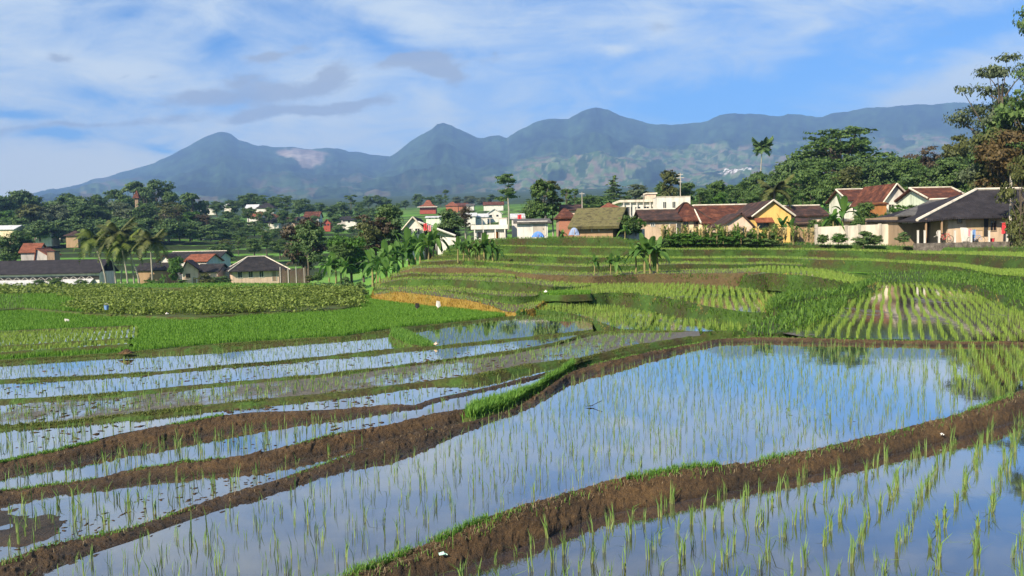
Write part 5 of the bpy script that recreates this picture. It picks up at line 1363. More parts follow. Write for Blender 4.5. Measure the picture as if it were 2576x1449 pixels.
th = house('thatched_house', 'wooden house with a mossy thatched roof', 1452, 1540, 584, 562, 521, 84, 7, 'gable_x', -18, 'wood', 'thatch', .75, doors=((.52, .8, .85, 'brown'),), wins=((.2, .2, 1.0, .55, 'brown'), (.8, .2, .6, .5, 'brown')), thick=.3, cat='house', group=VILLAGE)
house('brick_house', 'narrow brick house with a small red tiled roof beside the thatched house', 1406, 1444, 584, 545, 521, 90, 5, 'hip', 0, 'brickwork', 'tile_red', .3, group=VILLAGE)
house('village_house', 'red hip roof showing above the thatched roof', 1520, 1556, 560, 522, 508, 118, 6, 'hip', 0, 'pink', 'tile_orange', .4, group=VILLAGE)
house('village_house', 'house with a brown roof behind the tall slender tree', 1418, 1462, 560, 527, 513, 120, 6, 'gable_x', 0, 'pink', 'tile_dark', .4, group=VILLAGE)
sh = house('workshop', 'low white workshop with a corrugated shutter door', 1302, 1378, 593, 556, 547, 84, 5, 'shed', 0, 'white', 'tile_grey', .4, doors=((.72, 1.35, 1.25, 'concrete'),), cat='workshop')
house('village_house', 'small pale blue-white house with a sheet roof behind the workshop', 1288, 1318, 580, 545, 534, 96, 5, 'shed', 0, 'white', 'roof_white', .2, group=VILLAGE)
bg = house('bungalow', 'small white flat-roofed bungalow with a columned veranda', 1196, 1268, 600, 577, 566, 92, 5, 'flat', 0, 'white', 'white', .45, wins=((.3, .12, .55, .6, 'dark'), (.14, .12, .3, .6, 'dark')), doors=((.74, .6, .75, 'orange'),), cat='bungalow')
for px in (1194, 1216, 1246, 1270):
    c_ = MB(); q = loc(bg, px, 590, 91.6); c_.box(q[0] - .06, q[0] + .06, -.42, -.3, -1.2, (600 - 577) / FL * 92 - .002); c_.build('column', wm('white'), bg)
fr = MB(); z0 = (600 - 566) / FL * 92
for px in (1212, 1232, 1255): q = loc(bg, px, 560, 92); fr.box(q[0] - .03, q[0] + .03, 1, 1.06, z0 + .004, z0 + .72)
qa, qb = loc(bg, 1210, 560, 92), loc(bg, 1257, 560, 92); fr.box(qa[0], qb[0], 1, 1.06, z0 + .72, z0 + .78); fr.build('roof_rail', wm('concrete'), bg)
house('stair_tower', 'white stair tower box at the right end of the bungalow roof', 1257, 1276, 600, 551, 548, 93, 2, 'flat', 0, 'white', 'concrete', .03, cat='stair tower')
wg = house('village_house', 'white house with one steep gable above the banana plants', 1016, 1066, 608, 574, 546, 112, 9, 'gable_y', 0, 'white', 'tile_dark', .35, apex=.5, cap='white', wins=((.3, .5, .7, .9), (.7, .5, .7, .9)), group=VILLAGE)
ln = empty('lean_to_house', at_d(np.array([1066]), np.array([610]), np.array([111.5]))[0]); p1, p2 = loc(ln, 1052, 556, 111), loc(ln, 1146, 591, 111)
rf = MB(); rf.slab([(p1[0], -.6, p1[2]), (p2[0], -.6, p2[2]), (p2[0], 8, p2[2]), (p1[0], 8, p1[2])], .2); rf.build('roof', M['tile_black'], ln)
cp = MB(); cp.tube([(p1[0], -.66, p1[2] - .1), (p2[0], -.66, p2[2] - .1)], .14, 5); cp.build('bargeboard', wm('white'), ln)
q1, q2 = loc(ln, 1096, 600, 112), loc(ln, 1138, 600, 112); wl = MB()
wl.add([(q1[0], .4, -2.5), (q2[0], .4, -2.5), (q2[0], .4, p2[2] - .1), (q1[0], .4, p1[2] + (p2[2] - p1[2]) * .47 - .25), (q1[0], 8, -2.5), (q2[0], 8, -2.5), (q2[0], 8, p2[2] - .1), (q1[0], 8, p1[2] + (p2[2] - p1[2]) * .47 - .25)], [(0, 1, 2, 3), (7, 6, 5, 4), (0, 4, 5, 1), (1, 5, 6, 2), (2, 6, 7, 3), (3, 7, 4, 0)]); wl.build('wall', wm('white'), ln)
bk = MB(); bk.box(0.1, q1[0] - .05, 5.5, 5.7, -2.5, 1.2); bk.build('back_wall', wm('brown'), ln)
tag(ln, 'open lean-to with one long black roof slope and white bargeboard', 'lean-to')
# retaining and boundary walls
def garden_wall(label, pts, d, mat, thick=.2, pil=()):
    """pts: (x, ytop, ybottom)"""
    e = empty('boundary_wall', at_d(np.array([pts[0][0]]), np.array([pts[0][2]]), np.array([d]))[0]); mb = MB()
    for (xa, ta, ba), (xb, tb, bb) in zip(pts[:-1], pts[1:]):
        A, B_ = loc(e, xa, ba, d), loc(e, xb, bb, d); At, Bt = loc(e, xa, ta, d), loc(e, xb, tb, d)
        v = [(A[0], 0, A[2] - .8), (B_[0], 0, B_[2] - .8), (Bt[0], 0, Bt[2]), (At[0], 0, At[2])]
        mb.add(v + [(x, thick, z) for x, y, z in v], [(0, 1, 2, 3), (7, 6, 5, 4), (3, 2, 6, 7), (1, 5, 6, 2), (4, 0, 3, 7)])
    mb.build('panel', mat, e)
    for px, t, b_ in pil:
        q, qt = loc(e, px, b_, d), loc(e, px, t, d); p = MB(); p.box(q[0] - .1, q[0] + .1, -.06, thick + .05, q[2] - .8, qt[2] + .06); p.build('pillar', wm('concrete'), e)
    return tag(e, label, 'wall')
garden_wall('cream boundary wall with grey pillars left of the grey-roofed house', [(2054, 571, 604), (2128, 568, 602), (2200, 565, 598), (2258, 562, 596)], 77, wm('offwhite'), .2, [(2054, 566, 606), (2129, 568, 602), (2161, 566, 600), (2214, 564, 598)])
garden_wall('low white wall below the red-brown roofed houses', [(1532, 577, 592), (1622, 576, 593)], 86, wm('white'))
garden_wall('white retaining wall under the long gable roof', [(1108, 596, 612), (1148, 598, 612)], 100, wm('white'))
# stone footing below the black-roofed house
sw = MB(); A = at_d(np.array([2306]), np.array([627]), np.array([70.2]))[0]
e = empty('stone_wall', A); q1 = loc(e, 2306, 612, 70.2); q2 = loc(e, 2700, 612, 70.2)
sw.box(0, q2[0], 0, .6, -.8, q1[2]); M['stone'] = mat_noise('rubble_stone', [(.05, .045, .04), (.14, .12, .10), (.24, .21, .18)], 2.5, .9, 6, .9, .08, None, 9)
sw.build('masonry', M['stone'], e); tag(e, 'rough stone wall below the white posts of the black-roofed house', 'stone wall')
# white fence posts
for k, px in enumerate((2309, 2326, 2362, 2402, 2443, 2488, 2533)):
    p = at_d(np.array([px]), np.array([612]), np.array([70.4]))[0]
    e = empty('fence_post', p); b_ = MB(); b_.box(-.06, .06, -.06, .06, -.05, 1.06); b_.build('shaft', wm('white'), e); b_ = MB(); b_.box(-.075, .075, -.075, .075, 1.062, 1.10); b_.build('cap', wm('offwhite'), e)
    tag(e, 'slim white concrete post in the row before the black-roofed house', 'post', 'white posts on the stone wall')

# ---------------------------------------------------------------- houses in the valley and on the hills to the left
HAM = 'houses of the hamlet in the valley'
FARV = 'houses of the far village on the slope'
e = empty('barn', at_d(np.array([60]), np.array([724]), np.array([158.0]))[0], R(4))
wl = MB(); k = 158 / FL
wl.box(-22, 13, 2.2, 10, -1.5, 2.65); wl.build('wall', wm('white'), e)
dk = MB(); dk.box(-22, 13, 2.10, 2.19, 1.22, 1.95); dk.build('gap_shade', wm('dark'), e)  # near-black strip: shade of the open gap behind the trusses, given as colour
rf = MB(); rf.slab([(-23, 1.3, 2.55), (13.5, 1.3, 2.55), (13.5, 6, 5.1), (-23, 6, 5.1)], .15); rf.slab([(-23, 6, 5.1), (13.5, 6, 5.1), (13.5, 10.8, 2.55), (-23, 10.8, 2.55)], .15); rf.build('roof', M['roof_dark_tint'], e)
rf = MB(); rf.slab([(-22, -.2, .55), (2.5, -.2, .55), (2.5, 2.1, 1.4), (-22, 2.1, 1.4)], .08); rf.slab([(4.2, -.2, .55), (12, -.2, .55), (12, 2.1, 1.4), (4.2, 2.1, 1.4)], .08); rf.build('lean_to_roof', M['roof_white'], e)
tr = MB()
for x in np.arange(-21, 11.5, 1.5): tr.tube([(x, 2.06, 1.25), (x + .75, 2.06, 1.93)], .045, 4); tr.tube([(x + .75, 2.06, 1.93), (x + 1.5, 2.06, 1.25)], .045, 4)
tr.build('lattice', wm('white'), e)
lw = MB(); lw.box(-22, 12, .9, 1.0, -1.5, .55); lw.build('lower_sheet', wm('dark'), e)  # near-black sheet set below the lean-to roof
for x in np.linspace(-20, 12, 11):
    b_ = MB(); b_.box(x, x + .1, -.1, 0, -1.5, .6); b_.build('post', wm('concrete'), e)
tag(e, 'long low barn with a black roof and white lean-to sheets', 'barn')
h = house('hamlet_house', 'house with a wide black hip roof and white ridge caps beside the plank fence', 594, 712, 708, 676, 646, 150, 6.2, 'hip', 24, 'pink', 'tile_black', .75, wins=((.14, .3, .8, 1.2), (.34, .3, .8, 1.2), (.54, .3, .8, 1.2)), doors=((.78, .8, 1.8, 'brown'),), cap='white', group=HAM)  # the pink wall colour carries the warm sunlight on this front
house('hamlet_house', 'white two-storey house with a flat black roof behind the red roof', 425, 552, 690, 647, 634, 168, 7, 'gable_x', 0, 'white', 'tile_black', .5, wins=((.88, .5, .6, 1.1, 'dark'), (.72, .5, .6, 1.1, 'dark')), cap='white', group=HAM)
house('hamlet_house', 'house with a bright red-brown roof between two black roofs', 466, 522, 690, 656, 640, 158, 6, 'gable_x', -8, 'white', 'tile_orange', .4, group=HAM)
house('hamlet_house', 'pinkish house front with a dark lower roof by the rounded bright tree', 462, 498, 718, 676, 655, 148, 7, 'gable_y', 14, 'pink', 'tile_dark', .5, apex=.3, wins=((.35, .45, .8, .8, 'brown'),), doors=((.75, .7, 1.5, 'brown'),), group=HAM)
house('hamlet_house', 'low dark-roofed annex right of the pinkish house', 496, 548, 708, 682, 665, 150, 6, 'gable_x', 0, 'pink', 'tile_black', .4, group=HAM)
house('hamlet_house', 'small white gable house left of the black-roofed two-storey house', 400, 432, 690, 656, 641, 160, 5, 'gable_y', 0, 'white', 'tile_dark', .4, group=HAM)
house('hamlet_shed', 'low dark shed behind the coconut palm trunks', 346, 420, 704, 678, 662, 156, 5, 'gable_x', 0, 'wood', 'tile_black', .4, cat='shed')
e = empty('plank_fence', at_d(np.array([702]), np.array([703]), np.array([147.0]))[0]); 
mb = MB(); rx = np.random.default_rng(3); x = 0
while x < 5.2:
    hh = 1.7 + rx.uniform(-.25, .3); mb.box(x, x + .24, 0, .05, -1, hh); x += .27
WALLC['plank'] = (.075, .055, .04); mb.build('boards', wm('plank'), e)
for x in (.2, 1.6, 3.0, 4.4):
    b_ = MB(); b_.box(x, x + .12, -.14, -.01, -1, 2.2); b_.build('post', wm('grey'), e)
tag(e, 'weathered upright plank fence right of the black hip roof', 'fence')
house('hamlet_house', 'house with a bright orange-red roof and grey wall above the barn', 56, 94, 662, 633, 612, 176, 6, 'gable_x', 12, 'grey', 'tile_orange', .4, group=HAM)
house('hamlet_house', 'low house with an orange lean-to roof right of the orange-red roof', 90, 119, 662, 640, 624, 174, 5, 'gable_y', 0, 'grey', 'tile_orange', .3, apex=.1, group=HAM)
house('hut', 'small dark brown box hut at the barn end', 120, 138, 662, 634, 632, 172, 2, 'flat', 0, 'brown', 'dark', .1, cat='hut')
house('hamlet_house', 'cream building with a long flat eave at the left edge below the wood', -60, 34, 596, 577, 567, 262, 8, 'gable_x', 0, 'cream', 'roof_white', .5, group=HAM)
house('hamlet_house', 'white gabled house among the tree trunks at the left', 92, 128, 600, 584, 570, 268, 7, 'gable_y', 10, 'white', 'tile_dark', .6, apex=.35, wins=((.3, .3, .7, .9, 'dark'),), group=HAM)
house('hamlet_house', 'brown hut under the trees right of the white gabled house', 166, 196, 603, 591, 580, 266, 5, 'hip', 0, 'wood', 'tile_dark', .6, group=HAM)
for xl, xr, yb, ye_, yr, dd, kd, wc, rc, lb in (
    (622, 656, 552, 545, 534, 352, 'gable_x', 'white', 'tile_orange', 'far house with a small red roof at the left end of the far village'),
    (650, 700, 566, 559, 547, 340, 'gable_x', 'white', 'tile_black', 'far long house with a black roof and white wall strip'),
    (682, 708, 556, 549, 538, 356, 'gable_x', 'white', 'tile_red', 'far house with a low red-brown roof behind the black roofs'),
    (702, 742, 565, 557, 545, 344, 'gable_x', 'pink', 'tile_dark', 'far house with a dark brown roof beside the long black roof'),
    (742, 770, 562, 553, 543, 348, 'hip', 'white', 'tile_black', 'far white house with a black hip roof'),
    (766, 802, 556, 545, 532, 360, 'gable_x', 'white', 'tile_red', 'far house with a wide brown-red roof above the dark tree'),
    (814, 831, 570, 560, 551, 340, 'gable_y', 'red', 'tile_orange', 'far tiny red house at the right of the village'),
    (868, 908, 562, 553, 543, 350, 'gable_x', 'white', 'tile_black', 'far black-roofed house right of the tiny red house'),
    (848, 872, 560, 551, 544, 352, 'hip', 'grey', 'tile_black', 'far grey house left of the black-roofed one'),
    (646, 688, 532, 522, 509, 420, 'hip', 'white', 'tile_black', 'far large house with a broad black hip roof on the rise'),
    (618, 646, 532, 524, 514, 425, 'gable_x', 'white', 'roof_white', 'far house with a pale sheet roof on the rise'),
    (558, 582, 526, 520, 511, 430, 'hip', 'white', 'roof_white', 'far pale-roofed house left of the rise'),
    (505, 552, 528, 521, 513, 420, 'gable_x', 'white', 'tile_black', 'far long dark-roofed house with a white wall among trees'),
    (434, 464, 538, 528, 519, 400, 'hip', 'pink', 'tile_dark', 'far brown-roofed house half hidden by brownish trees'),
    (303, 317, 526, 519, 513, 350, 'gable_y', 'white', 'roof_white', 'far white house front high in the left wood'),
    (1122, 1152, 526, 517, 507, 480, 'hip', 'brick', 'tile_orange', 'far brick house with a red hip roof on the green hill'),
    (1149, 1176, 524, 517, 510, 492, 'gable_x', 'brick', 'tile_red', 'far low red-roofed house right of the brick house'),
    (1174, 1192, 524, 517, 512, 480, 'gable_x', 'white', 'tile_grey', 'far small white house with a grey roof on the hill'),
    (1217, 1266, 522, 515, 507, 470, 'gable_x', 'white', 'tile_red', 'far white house with a red-brown roof near the tall slender tree'),
    (1160, 1196, 552, 543, 535, 300, 'gable_x', 'white', 'roof_white', 'pale roofed house low on the hillside, left of two others'),
    (1196, 1226, 552, 545, 537, 305, 'gable_x', 'white', 'roof_white', 'pale roofed house low on the hillside, between two others'),
    (1226, 1262, 548, 536, 525, 310, 'gable_y', 'white', 'roof_white', 'tallest pale gabled house low on the hillside'),
    (1072, 1108, 552, 547, 543, 330, 'gable_x', 'green', 'roof_white', 'long pale roof in the field below the red pavilion'),
    (1478, 1500, 545, 530, 524, 150, 'hip', 'white', 'tile_dark', 'white house glimpsed between trees above the thatched roof'),
    (2140, 2170, 575, 552, 546, 96, 'shed', 'cream', 'tile_grey', 'low cream outbuilding behind the boundary wall'),
):
    house('house' if dd > 200 else 'village_house', lb, xl, xr, yb, ye_, yr, dd, 7, kd, 0, wc, rc, .5, group=FARV if dd > 200 else VILLAGE, wins=((.25, .25, .8, .7, 'dark'), (.7, .25, .8, .7, 'dark')) if dd < 380 else ())
# red pavilion with a stepped roof
e = empty('pavilion', at_d(np.array([1076]), np.array([529]), np.array([470.0]))[0]); k = 470 / FL
b_ = MB(); b_.box(-20 * k, 20 * k, 0, 8, -2, 9 * k); b_.build('wall', wm('red'), e)
rf = MB(); L0, L1, L2 = 25 * k, 11 * k, 4.5 * k; z0, z1, z2 = 8.5 * k, 15 * k, 26 * k
def ring(l, z, dp): return [(-l, 4 - dp, z), (l, 4 - dp, z), (l, 4 + dp, z), (-l, 4 + dp, z)]
v = ring(L0, z0, 5.6) + ring(L1, z1, 2.4) + ring(L2, z2, .5); f = [(a, (a + 1) % 4, (a + 1) % 4 + 4, a + 4) for a in range(4)] + [(a + 4, (a + 1) % 4 + 4, (a + 1) % 4 + 8, a + 8) for a in range(4)] + [(8, 9, 10, 11), (3, 2, 1, 0)]
rf.add(v, f); rf.build('roof', M['tile_orange'], e)
b_ = MB(); b_.box(-25.2 * k, 25.2 * k, -1.75, -1.5, z0 - .25, z0 + .1); b_.build('eave_board', wm('white'), e)
tag(e, 'red pavilion with a steep stepped roof on the green hill', 'pavilion')
# slim red roof spire in the wood
e = empty('roof_spire', at_d(np.array([345]), np.array([503]), np.array([330.0]))[0]); k = 330 / FL
b_ = MB(); b_.box(-4 * k, 4 * k, -4 * k, 4 * k, -6, 4 * k); b_.build('tower', wm('brown'), e)
b_ = MB(); v = ring(8.5 * k, 4 * k, 8.5 * k); v = [(x, y - 4, z) for x, y, z in v] + [(0, 0, 25 * k)]; b_.add(v, [(0, 1, 4), (1, 2, 4), (2, 3, 4), (3, 0, 4), (3, 2, 1, 0)]); b_.build('roof', M['tile_red'], e)
tag(e, 'pointed red roof spire rising among the bamboo', 'spire')
# ================================================================== planting
# ---- the wood on the left
WOOD = 'trees of the wood on the left'
wl_ = {'tall': 'tall narrow tree in the wood on the left', 'round': 'broad leafy tree in the wood on the left', 'sparse': 'open thin-crowned tree in the wood on the left', 'airy': 'slender long-stemmed tree in the wood on the left', 'bamboo': 'feathery bamboo clump rising above the wood on the left'}
back = [(12, 486, 70, 'round', 'dark'), (40, 478, 66, 'round', 'dark'), (72, 484, 60, 'round', 'dark'), (-30, 480, 80, 'round', 'dark'), (-80, 486, 80, 'round', 'dark'), (112, 501, 56, 'round', 'dark'), (150, 496, 52, 'round', 'mid'), (172, 487, 44, 'tall', 'dark'), (205, 493, 62, 'round', 'dark'),
        (240, 487, 62, 'round', 'dark'), (292, 476, 66, 'bamboo', 'mid'), (345, 455, 78, 'bamboo', 'dark'), (402, 452, 92, 'bamboo', 'dark'), (432, 482, 52, 'bamboo', 'mid'), (372, 470, 60, 'bamboo', 'dark'), (487, 478, 46, 'tall', 'dark'), (470, 500, 46, 'round', 'mid'), (518, 498, 26, 'tall', 'mid'), (262, 500, 50, 'round', 'dark'), (320, 490, 56, 'round', 'mid')]
for x, yt, w, k, lf in back: tree(k, x, yt, 590, w * 1.25, float(trng.uniform(345, 375)), lf, wl_[k], group=WOOD)
front = [(-60, 520, 80, 'round', 'mid'), (-10, 530, 70, 'round', 'dark'), (30, 528, 62, 'round', 'light'), (62, 522, 56, 'sparse', 'mid'), (90, 515, 58, 'tall', 'olive'), (122, 520, 50, 'sparse', 'grey'), (152, 512, 58, 'round', 'grey'), (185, 520, 60, 'round', 'dark'), (212, 512, 52, 'tall', 'dark'), (245, 515, 60, 'round', 'mid'), (275, 528, 54, 'round', 'mid'),
         (305, 508, 58, 'sparse', 'grey'), (330, 520, 62, 'round', 'grey'), (362, 512, 66, 'sparse', 'mid'), (395, 520, 60, 'tall', 'dark'), (424, 505, 62, 'sparse', 'olive'), (452, 520, 56, 'sparse', 'brown'), (482, 532, 56, 'round', 'light'), (512, 540, 50, 'sparse', 'brown'), (540, 548, 46, 'round', 'dark'), (566, 552, 50, 'round', 'mid'), (596, 556, 46, 'sparse', 'mid'), (620, 568, 40, 'round', 'mid')]
for i, (x, yt, w, k, lf) in enumerate(front): tree(k, x, yt, 596, w * 1.25, float(trng.uniform(285, 320)), lf, wl_[k], group=WOOD, bark='bark_pale' if i % 3 == 0 else 'bark')
low = [(40, 548, 60), (100, 556, 56), (155, 552, 56), (208, 545, 56), (258, 550, 56), (312, 548, 60), (370, 546, 60), (425, 552, 56), (478, 556, 52), (530, 566, 50), (15, 560, 60), (70, 566, 50), (128, 572, 46), (180, 560, 50), (232, 556, 56), (286, 562, 50), (340, 560, 60), (398, 558, 58), (452, 566, 50), (506, 572, 46), (560, 580, 44), (600, 586, 40)]
for x, yt, w in low: tree('shrub', x, yt - 8, 602, w * 1.4, float(trng.uniform(265, 285)), ['dark', 'mid', 'dark'][int(trng.integers(0, 3))], 'dark undergrowth shrub along the foot of the left wood', 'shrub', 'shrubs at the foot of the left wood')
# ---- trees round the far village
FV = 'trees around the far village'
for x, yt, yb, w, k, lf, d in [(590, 500, 540, 40, 'round', 'dark', 430), (612, 490, 530, 40, 'round', 'mid', 450), (636, 485, 530, 54, 'round', 'dark', 460), (664, 489, 530, 44, 'sparse', 'mid', 455), (694, 493, 535, 50, 'round', 'mid', 440), (722, 489, 540, 54, 'sparse', 'mid', 430), (752, 496, 545, 46, 'round', 'dark', 420), (780, 512, 548, 40, 'round', 'mid', 430),
        (806, 510, 550, 44, 'sparse', 'mid', 420), (838, 515, 555, 44, 'round', 'mid', 410), (866, 503, 560, 44, 'round', 'dark', 400), (884, 489, 545, 34, 'airy', 'dark', 430), (905, 520, 552, 34, 'round', 'mid', 400), (600, 540, 585, 40, 'sparse', 'mid', 320), (640, 556, 590, 44, 'round', 'dark', 310), (690, 572, 600, 40, 'round', 'mid', 300), (722, 575, 600, 40, 'sparse', 'mid', 300),
        (850, 562, 590, 36, 'round', 'mid', 320), (890, 565, 588, 34, 'shrub', 'mid', 320), (575, 530, 560, 40, 'round', 'mid', 380), (545, 505, 540, 40, 'round', 'dark', 420), (625, 522, 560, 36, 'round', 'mid', 335), (652, 530, 572, 34, 'sparse', 'mid', 330), (678, 520, 562, 30, 'round', 'dark', 338), (712, 528, 572, 38, 'round', 'mid', 332), (738, 536, 574, 34, 'sparse', 'mid', 330), (790, 540, 574, 34, 'round', 'dark', 332), (845, 538, 574, 36, 'round', 'mid', 334), (905, 540, 570, 40, 'round', 'mid', 335), (930, 520, 560, 40, 'round', 'dark', 380)]:
    tree(k, x, yt, yb, w, d, lf, {'round': 'rounded green tree standing among the far village roofs', 'sparse': 'thin-crowned tree standing among the far village roofs', 'airy': 'slim tall tree standing above the right end of the far village', 'shrub': 'bushy green shrub on the slope below the far village'}[k], 'tree' if k != 'shrub' else 'shrub', FV)
# ---- trees on the skyline in the middle
SK = 'trees along the skyline in the middle'
for x, yt, yb, w, k, lf, d in [(928, 492, 525, 30, 'round', 'dark', 560), (952, 490, 525, 40, 'round', 'dark', 565), (975, 500, 525, 26, 'round', 'mid', 560), (1020, 504, 526, 24, 'round', 'dark', 540), (1052, 487, 524, 34, 'round', 'dark', 560), (1084, 492, 522, 34, 'round', 'mid', 570), (1108, 490, 524, 28, 'sparse', 'dark', 560), (1121, 476, 524, 22, 'airy', 'dark', 545),
        (1150, 494, 518, 34, 'round', 'grey', 620), (1180, 492, 518, 36, 'round', 'grey', 620), (1208, 494, 518, 34, 'round', 'grey', 610), (1236, 490, 520, 26, 'tall', 'dark', 560), (1000, 508, 526, 22, 'shrub', 'mid', 540), (905, 505, 530, 26, 'round', 'mid', 520)]:
    tree(k, x, yt, yb, w, d, lf, {'round': 'small rounded tree on the hill skyline in the middle distance', 'sparse': 'small open tree on the hill skyline near the red pavilion', 'airy': 'thin tall tree on the skyline right of the red pavilion', 'tall': 'narrow dark tree on the skyline left of the tall slender tree', 'shrub': 'low bush on the crest of the green hill'}[k], 'tree', SK)
# ---- the single trees one picks out
tree('airy', 1279, 434, 560, 66, 190, 'mid', 'tall slender tree with airy layered crown above the white bungalow', bark='bark_pale', v=1)
tree('tall', 1372, 446, 588, 64, 118, 'mid', 'tall pale-stemmed tree with an open crown left of the thatched house', bark='bark_pale', v=0)
tree('airy', 1392, 452, 588, 56, 120, 'olive', 'second airy tree leaning on the tall pale-stemmed tree', bark='bark_pale', v=2)
tree('round', 1334, 494, 580, 56, 135, 'dark', 'dense dark round tree behind the workshop')
tree('tall', 1425, 470, 540, 30, 170, 'mid', 'narrow green tree behind the brick house')
tree('airy', 1446, 473, 540, 26, 190, 'dark', 'thin wispy tree above the brown roof')
tree('conifer', 1545, 440, 540, 82, 210, 'dark', 'dark tree with flat tiers of branches above the thatched roof')
tree('umbrella', 1602, 462, 545, 84, 220, 'grey', 'hazy grey-green spreading tree right of the tiered dark tree')
tree('round', 1500, 486, 545, 66, 200, 'mid', 'bushy tree left of the tiered dark tree')
tree('round', 1465, 492, 548, 56, 205, 'mid', 'rounded tree above the ridge of the thatched house')
tree('tall', 1688, 424, 530, 50, 160, 'olive', 'tall tree with a small bare-necked top above the white box house')
tree('round', 1665, 460, 525, 48, 165, 'dark', 'dark tree left of the tall tree above the white box house')
tree('round', 1722, 458, 530, 56, 165, 'dark', 'dark dense tree right of the tall tree above the white box house')
tree('sparse', 1762, 476, 535, 60, 150, 'mid', 'loose green tree above the red-brown hip roof')
tree('round', 1806, 455, 530, 66, 170, 'mid', 'broad mid-green tree above the long red-brown roof')
tree('round', 1812, 482, 540, 40, 125, 'light', 'small bright green tree just above the long roof ridge')
tree('round', 1852, 462, 540, 66, 185, 'mid', 'rounded tree between the palm and the broad tree')
tree('sparse', 1872, 478, 540, 56, 140, 'mid', 'open green tree above the yellow house roof')
tree('round', 1905, 430, 540, 76, 180, 'mid', 'leafy tree below the tall lone palm')
tree('round', 1945, 428, 545, 72, 165, 'dark', 'dark leafy tree right of the tall lone palm')
tree('umbrella', 2116, 318, 500, 262, 165, 'mid', 'huge spreading umbrella-shaped tree dominating the right skyline', v=0)
tree('round', 1992, 398, 545, 92, 160, 'dark', 'dark tree at the left foot of the huge spreading tree')
tree('round', 2040, 420, 545, 90, 140, 'mid', 'mid-green tree in front of the huge spreading tree')
tree('round', 2096, 425, 540, 90, 135, 'mid', 'leafy tree directly under the huge spreading crown')
tree('sparse', 2140, 420, 540, 100, 132, 'olive', 'olive-tinged tree behind the long maroon roof')
tree('round', 2192, 400, 520, 90, 150, 'dark', 'dark tree at the right foot of the huge spreading tree')
tree('round', 2248, 388, 520, 100, 150, 'dark', 'dense dark tree behind the steep maroon roof')
tree('round', 2290, 398, 520, 80, 140, 'mid', 'green tree between the dense dark tree and the bare greyish tree')
tree('sparse', 2338, 368, 520, 104, 150, 'brown', 'greyish-brown half-bare tree on the right slope')
tree('round', 2330, 420, 540, 110, 120, 'dark', 'dark tree right above the maroon roofed house')
tree('sparse', 2420, 326, 540, 112, 115, 'olive', 'tall light-tipped tree left of the big right-hand trees')
tree('round', 2395, 395, 540, 120, 110, 'dark', 'dark tree mass above the black hip roof')
tree('round', 2470, 395, 545, 130, 105, 'mid', 'tree right behind the ridge of the black hip roof')
tree('sparse', 2545, 318, 590, 170, 86, 'rust', 'rust-coloured tree behind the black-roofed house at the right edge')
tree('sparse', 2568, 380, 700, 90, 69, 'olive', 'drooping foliage hanging before the end of the black hip roof', v=1)
tree('round', 2520, 318, 560, 150, 92, 'olive', 'olive green tree behind the rust-coloured one at the right edge')
tree('umbrella', 2052, 395, 530, 170, 150, 'mid', 'spreading tree at the lower left of the huge umbrella-shaped tree', v=1)
tree('round', 2150, 392, 520, 110, 152, 'dark', 'dark tree under the right half of the huge umbrella-shaped tree')
tree('round', 2575, 380, 560, 140, 95, 'dark', 'dark tree at the right edge behind the rust-coloured one')
tree('umbrella', 2600, 215, 600, 280, 92, 'mid', 'big dark green layered tree cut by the right edge', v=1)
tree('spray', 2512, 104, 600, 250, 96, 'grey', 'tallest grey-leaved tree with open sprays against the sky at the right edge', v=0)
tree('spray', 2665, -70, 600, 250, 84, 'dark', 'leafy branch tip reaching in at the upper right corner', v=1)
tree('round', 1905, 480, 548, 60, 128, 'mid', 'low green tree behind the yellow gable')
tree('round', 1985, 470, 548, 60, 122, 'mid', 'green bushy tree right of the yellow gable')
tree('sparse', 1640, 480, 535, 50, 175, 'grey', 'greyish tree behind the rooftop room')
tree('round', 2168, 508, 600, 62, 88, 'mid', 'green garden tree before the long white maroon-roofed house')
tree('sparse', 2262, 512, 600, 66, 89, 'light', 'bright thin garden tree before the steep maroon roof')
BR = 'dark trees filling the right hillside'
for x, yt, w, lf, d in [(1780, 470, 60, 'dark', 230), (1830, 468, 60, 'dark', 235), (1880, 455, 66, 'dark', 230), (1930, 450, 70, 'dark', 225), (2020, 430, 80, 'dark', 200), (2070, 440, 80, 'dark', 200), (2160, 430, 90, 'dark', 190), (2215, 425, 80, 'dark', 185), (2270, 415, 90, 'mid', 180), (2310, 400, 90, 'dark', 175), (2370, 390, 90, 'dark', 160), (2450, 370, 110, 'dark', 150), (2520, 350, 120, 'dark', 145), (2590, 330, 130, 'dark', 140), (2660, 330, 140, 'dark', 120)]:
    tree('round', x, yt, 540, w, d, lf, 'dark leafy tree filling the gaps on the right hillside', group=BR)
# ---- middle ground clump below the white gable house
tree('round', 770, 545, 700, 104, 132, 'brown', 'dark brownish-green tree standing alone before the valley terraces', v=1)
tree('round', 776, 560, 690, 84, 130, 'dark', 'dark leafy tree merged with the brownish one before the valley terraces', v=2)
tree('round', 985, 512, 640, 84, 108, 'dark', 'dark green tree left of the white gable house', v=3)
tree('sparse', 948, 538, 660, 104, 106, 'brown', 'brownish thin tree in the clump left of the white gable house', v=0)
tree('sparse', 915, 555, 690, 90, 104, 'olive', 'olive thin-leaved tree at the left of the clump', v=1)
tree('round', 885, 582, 706, 96, 100, 'light', 'bright green bushy tree beside the banana plants', v=0)
tree('round', 858, 612, 706, 60, 98, 'mid', 'mid-green bushy tree at the left end of the clump', v=2)
tree('round', 1132, 524, 612, 80, 118, 'dark', 'dark tree right of the white gable house', v=1)
tree('sparse', 1172, 520, 600, 54, 140, 'brown', 'half-bare pale-branched tree behind the bungalow', bark='bark_pale')
tree('round', 560, 610, 690, 66, 180, 'dark', 'dark tree right of the white two-storey house')
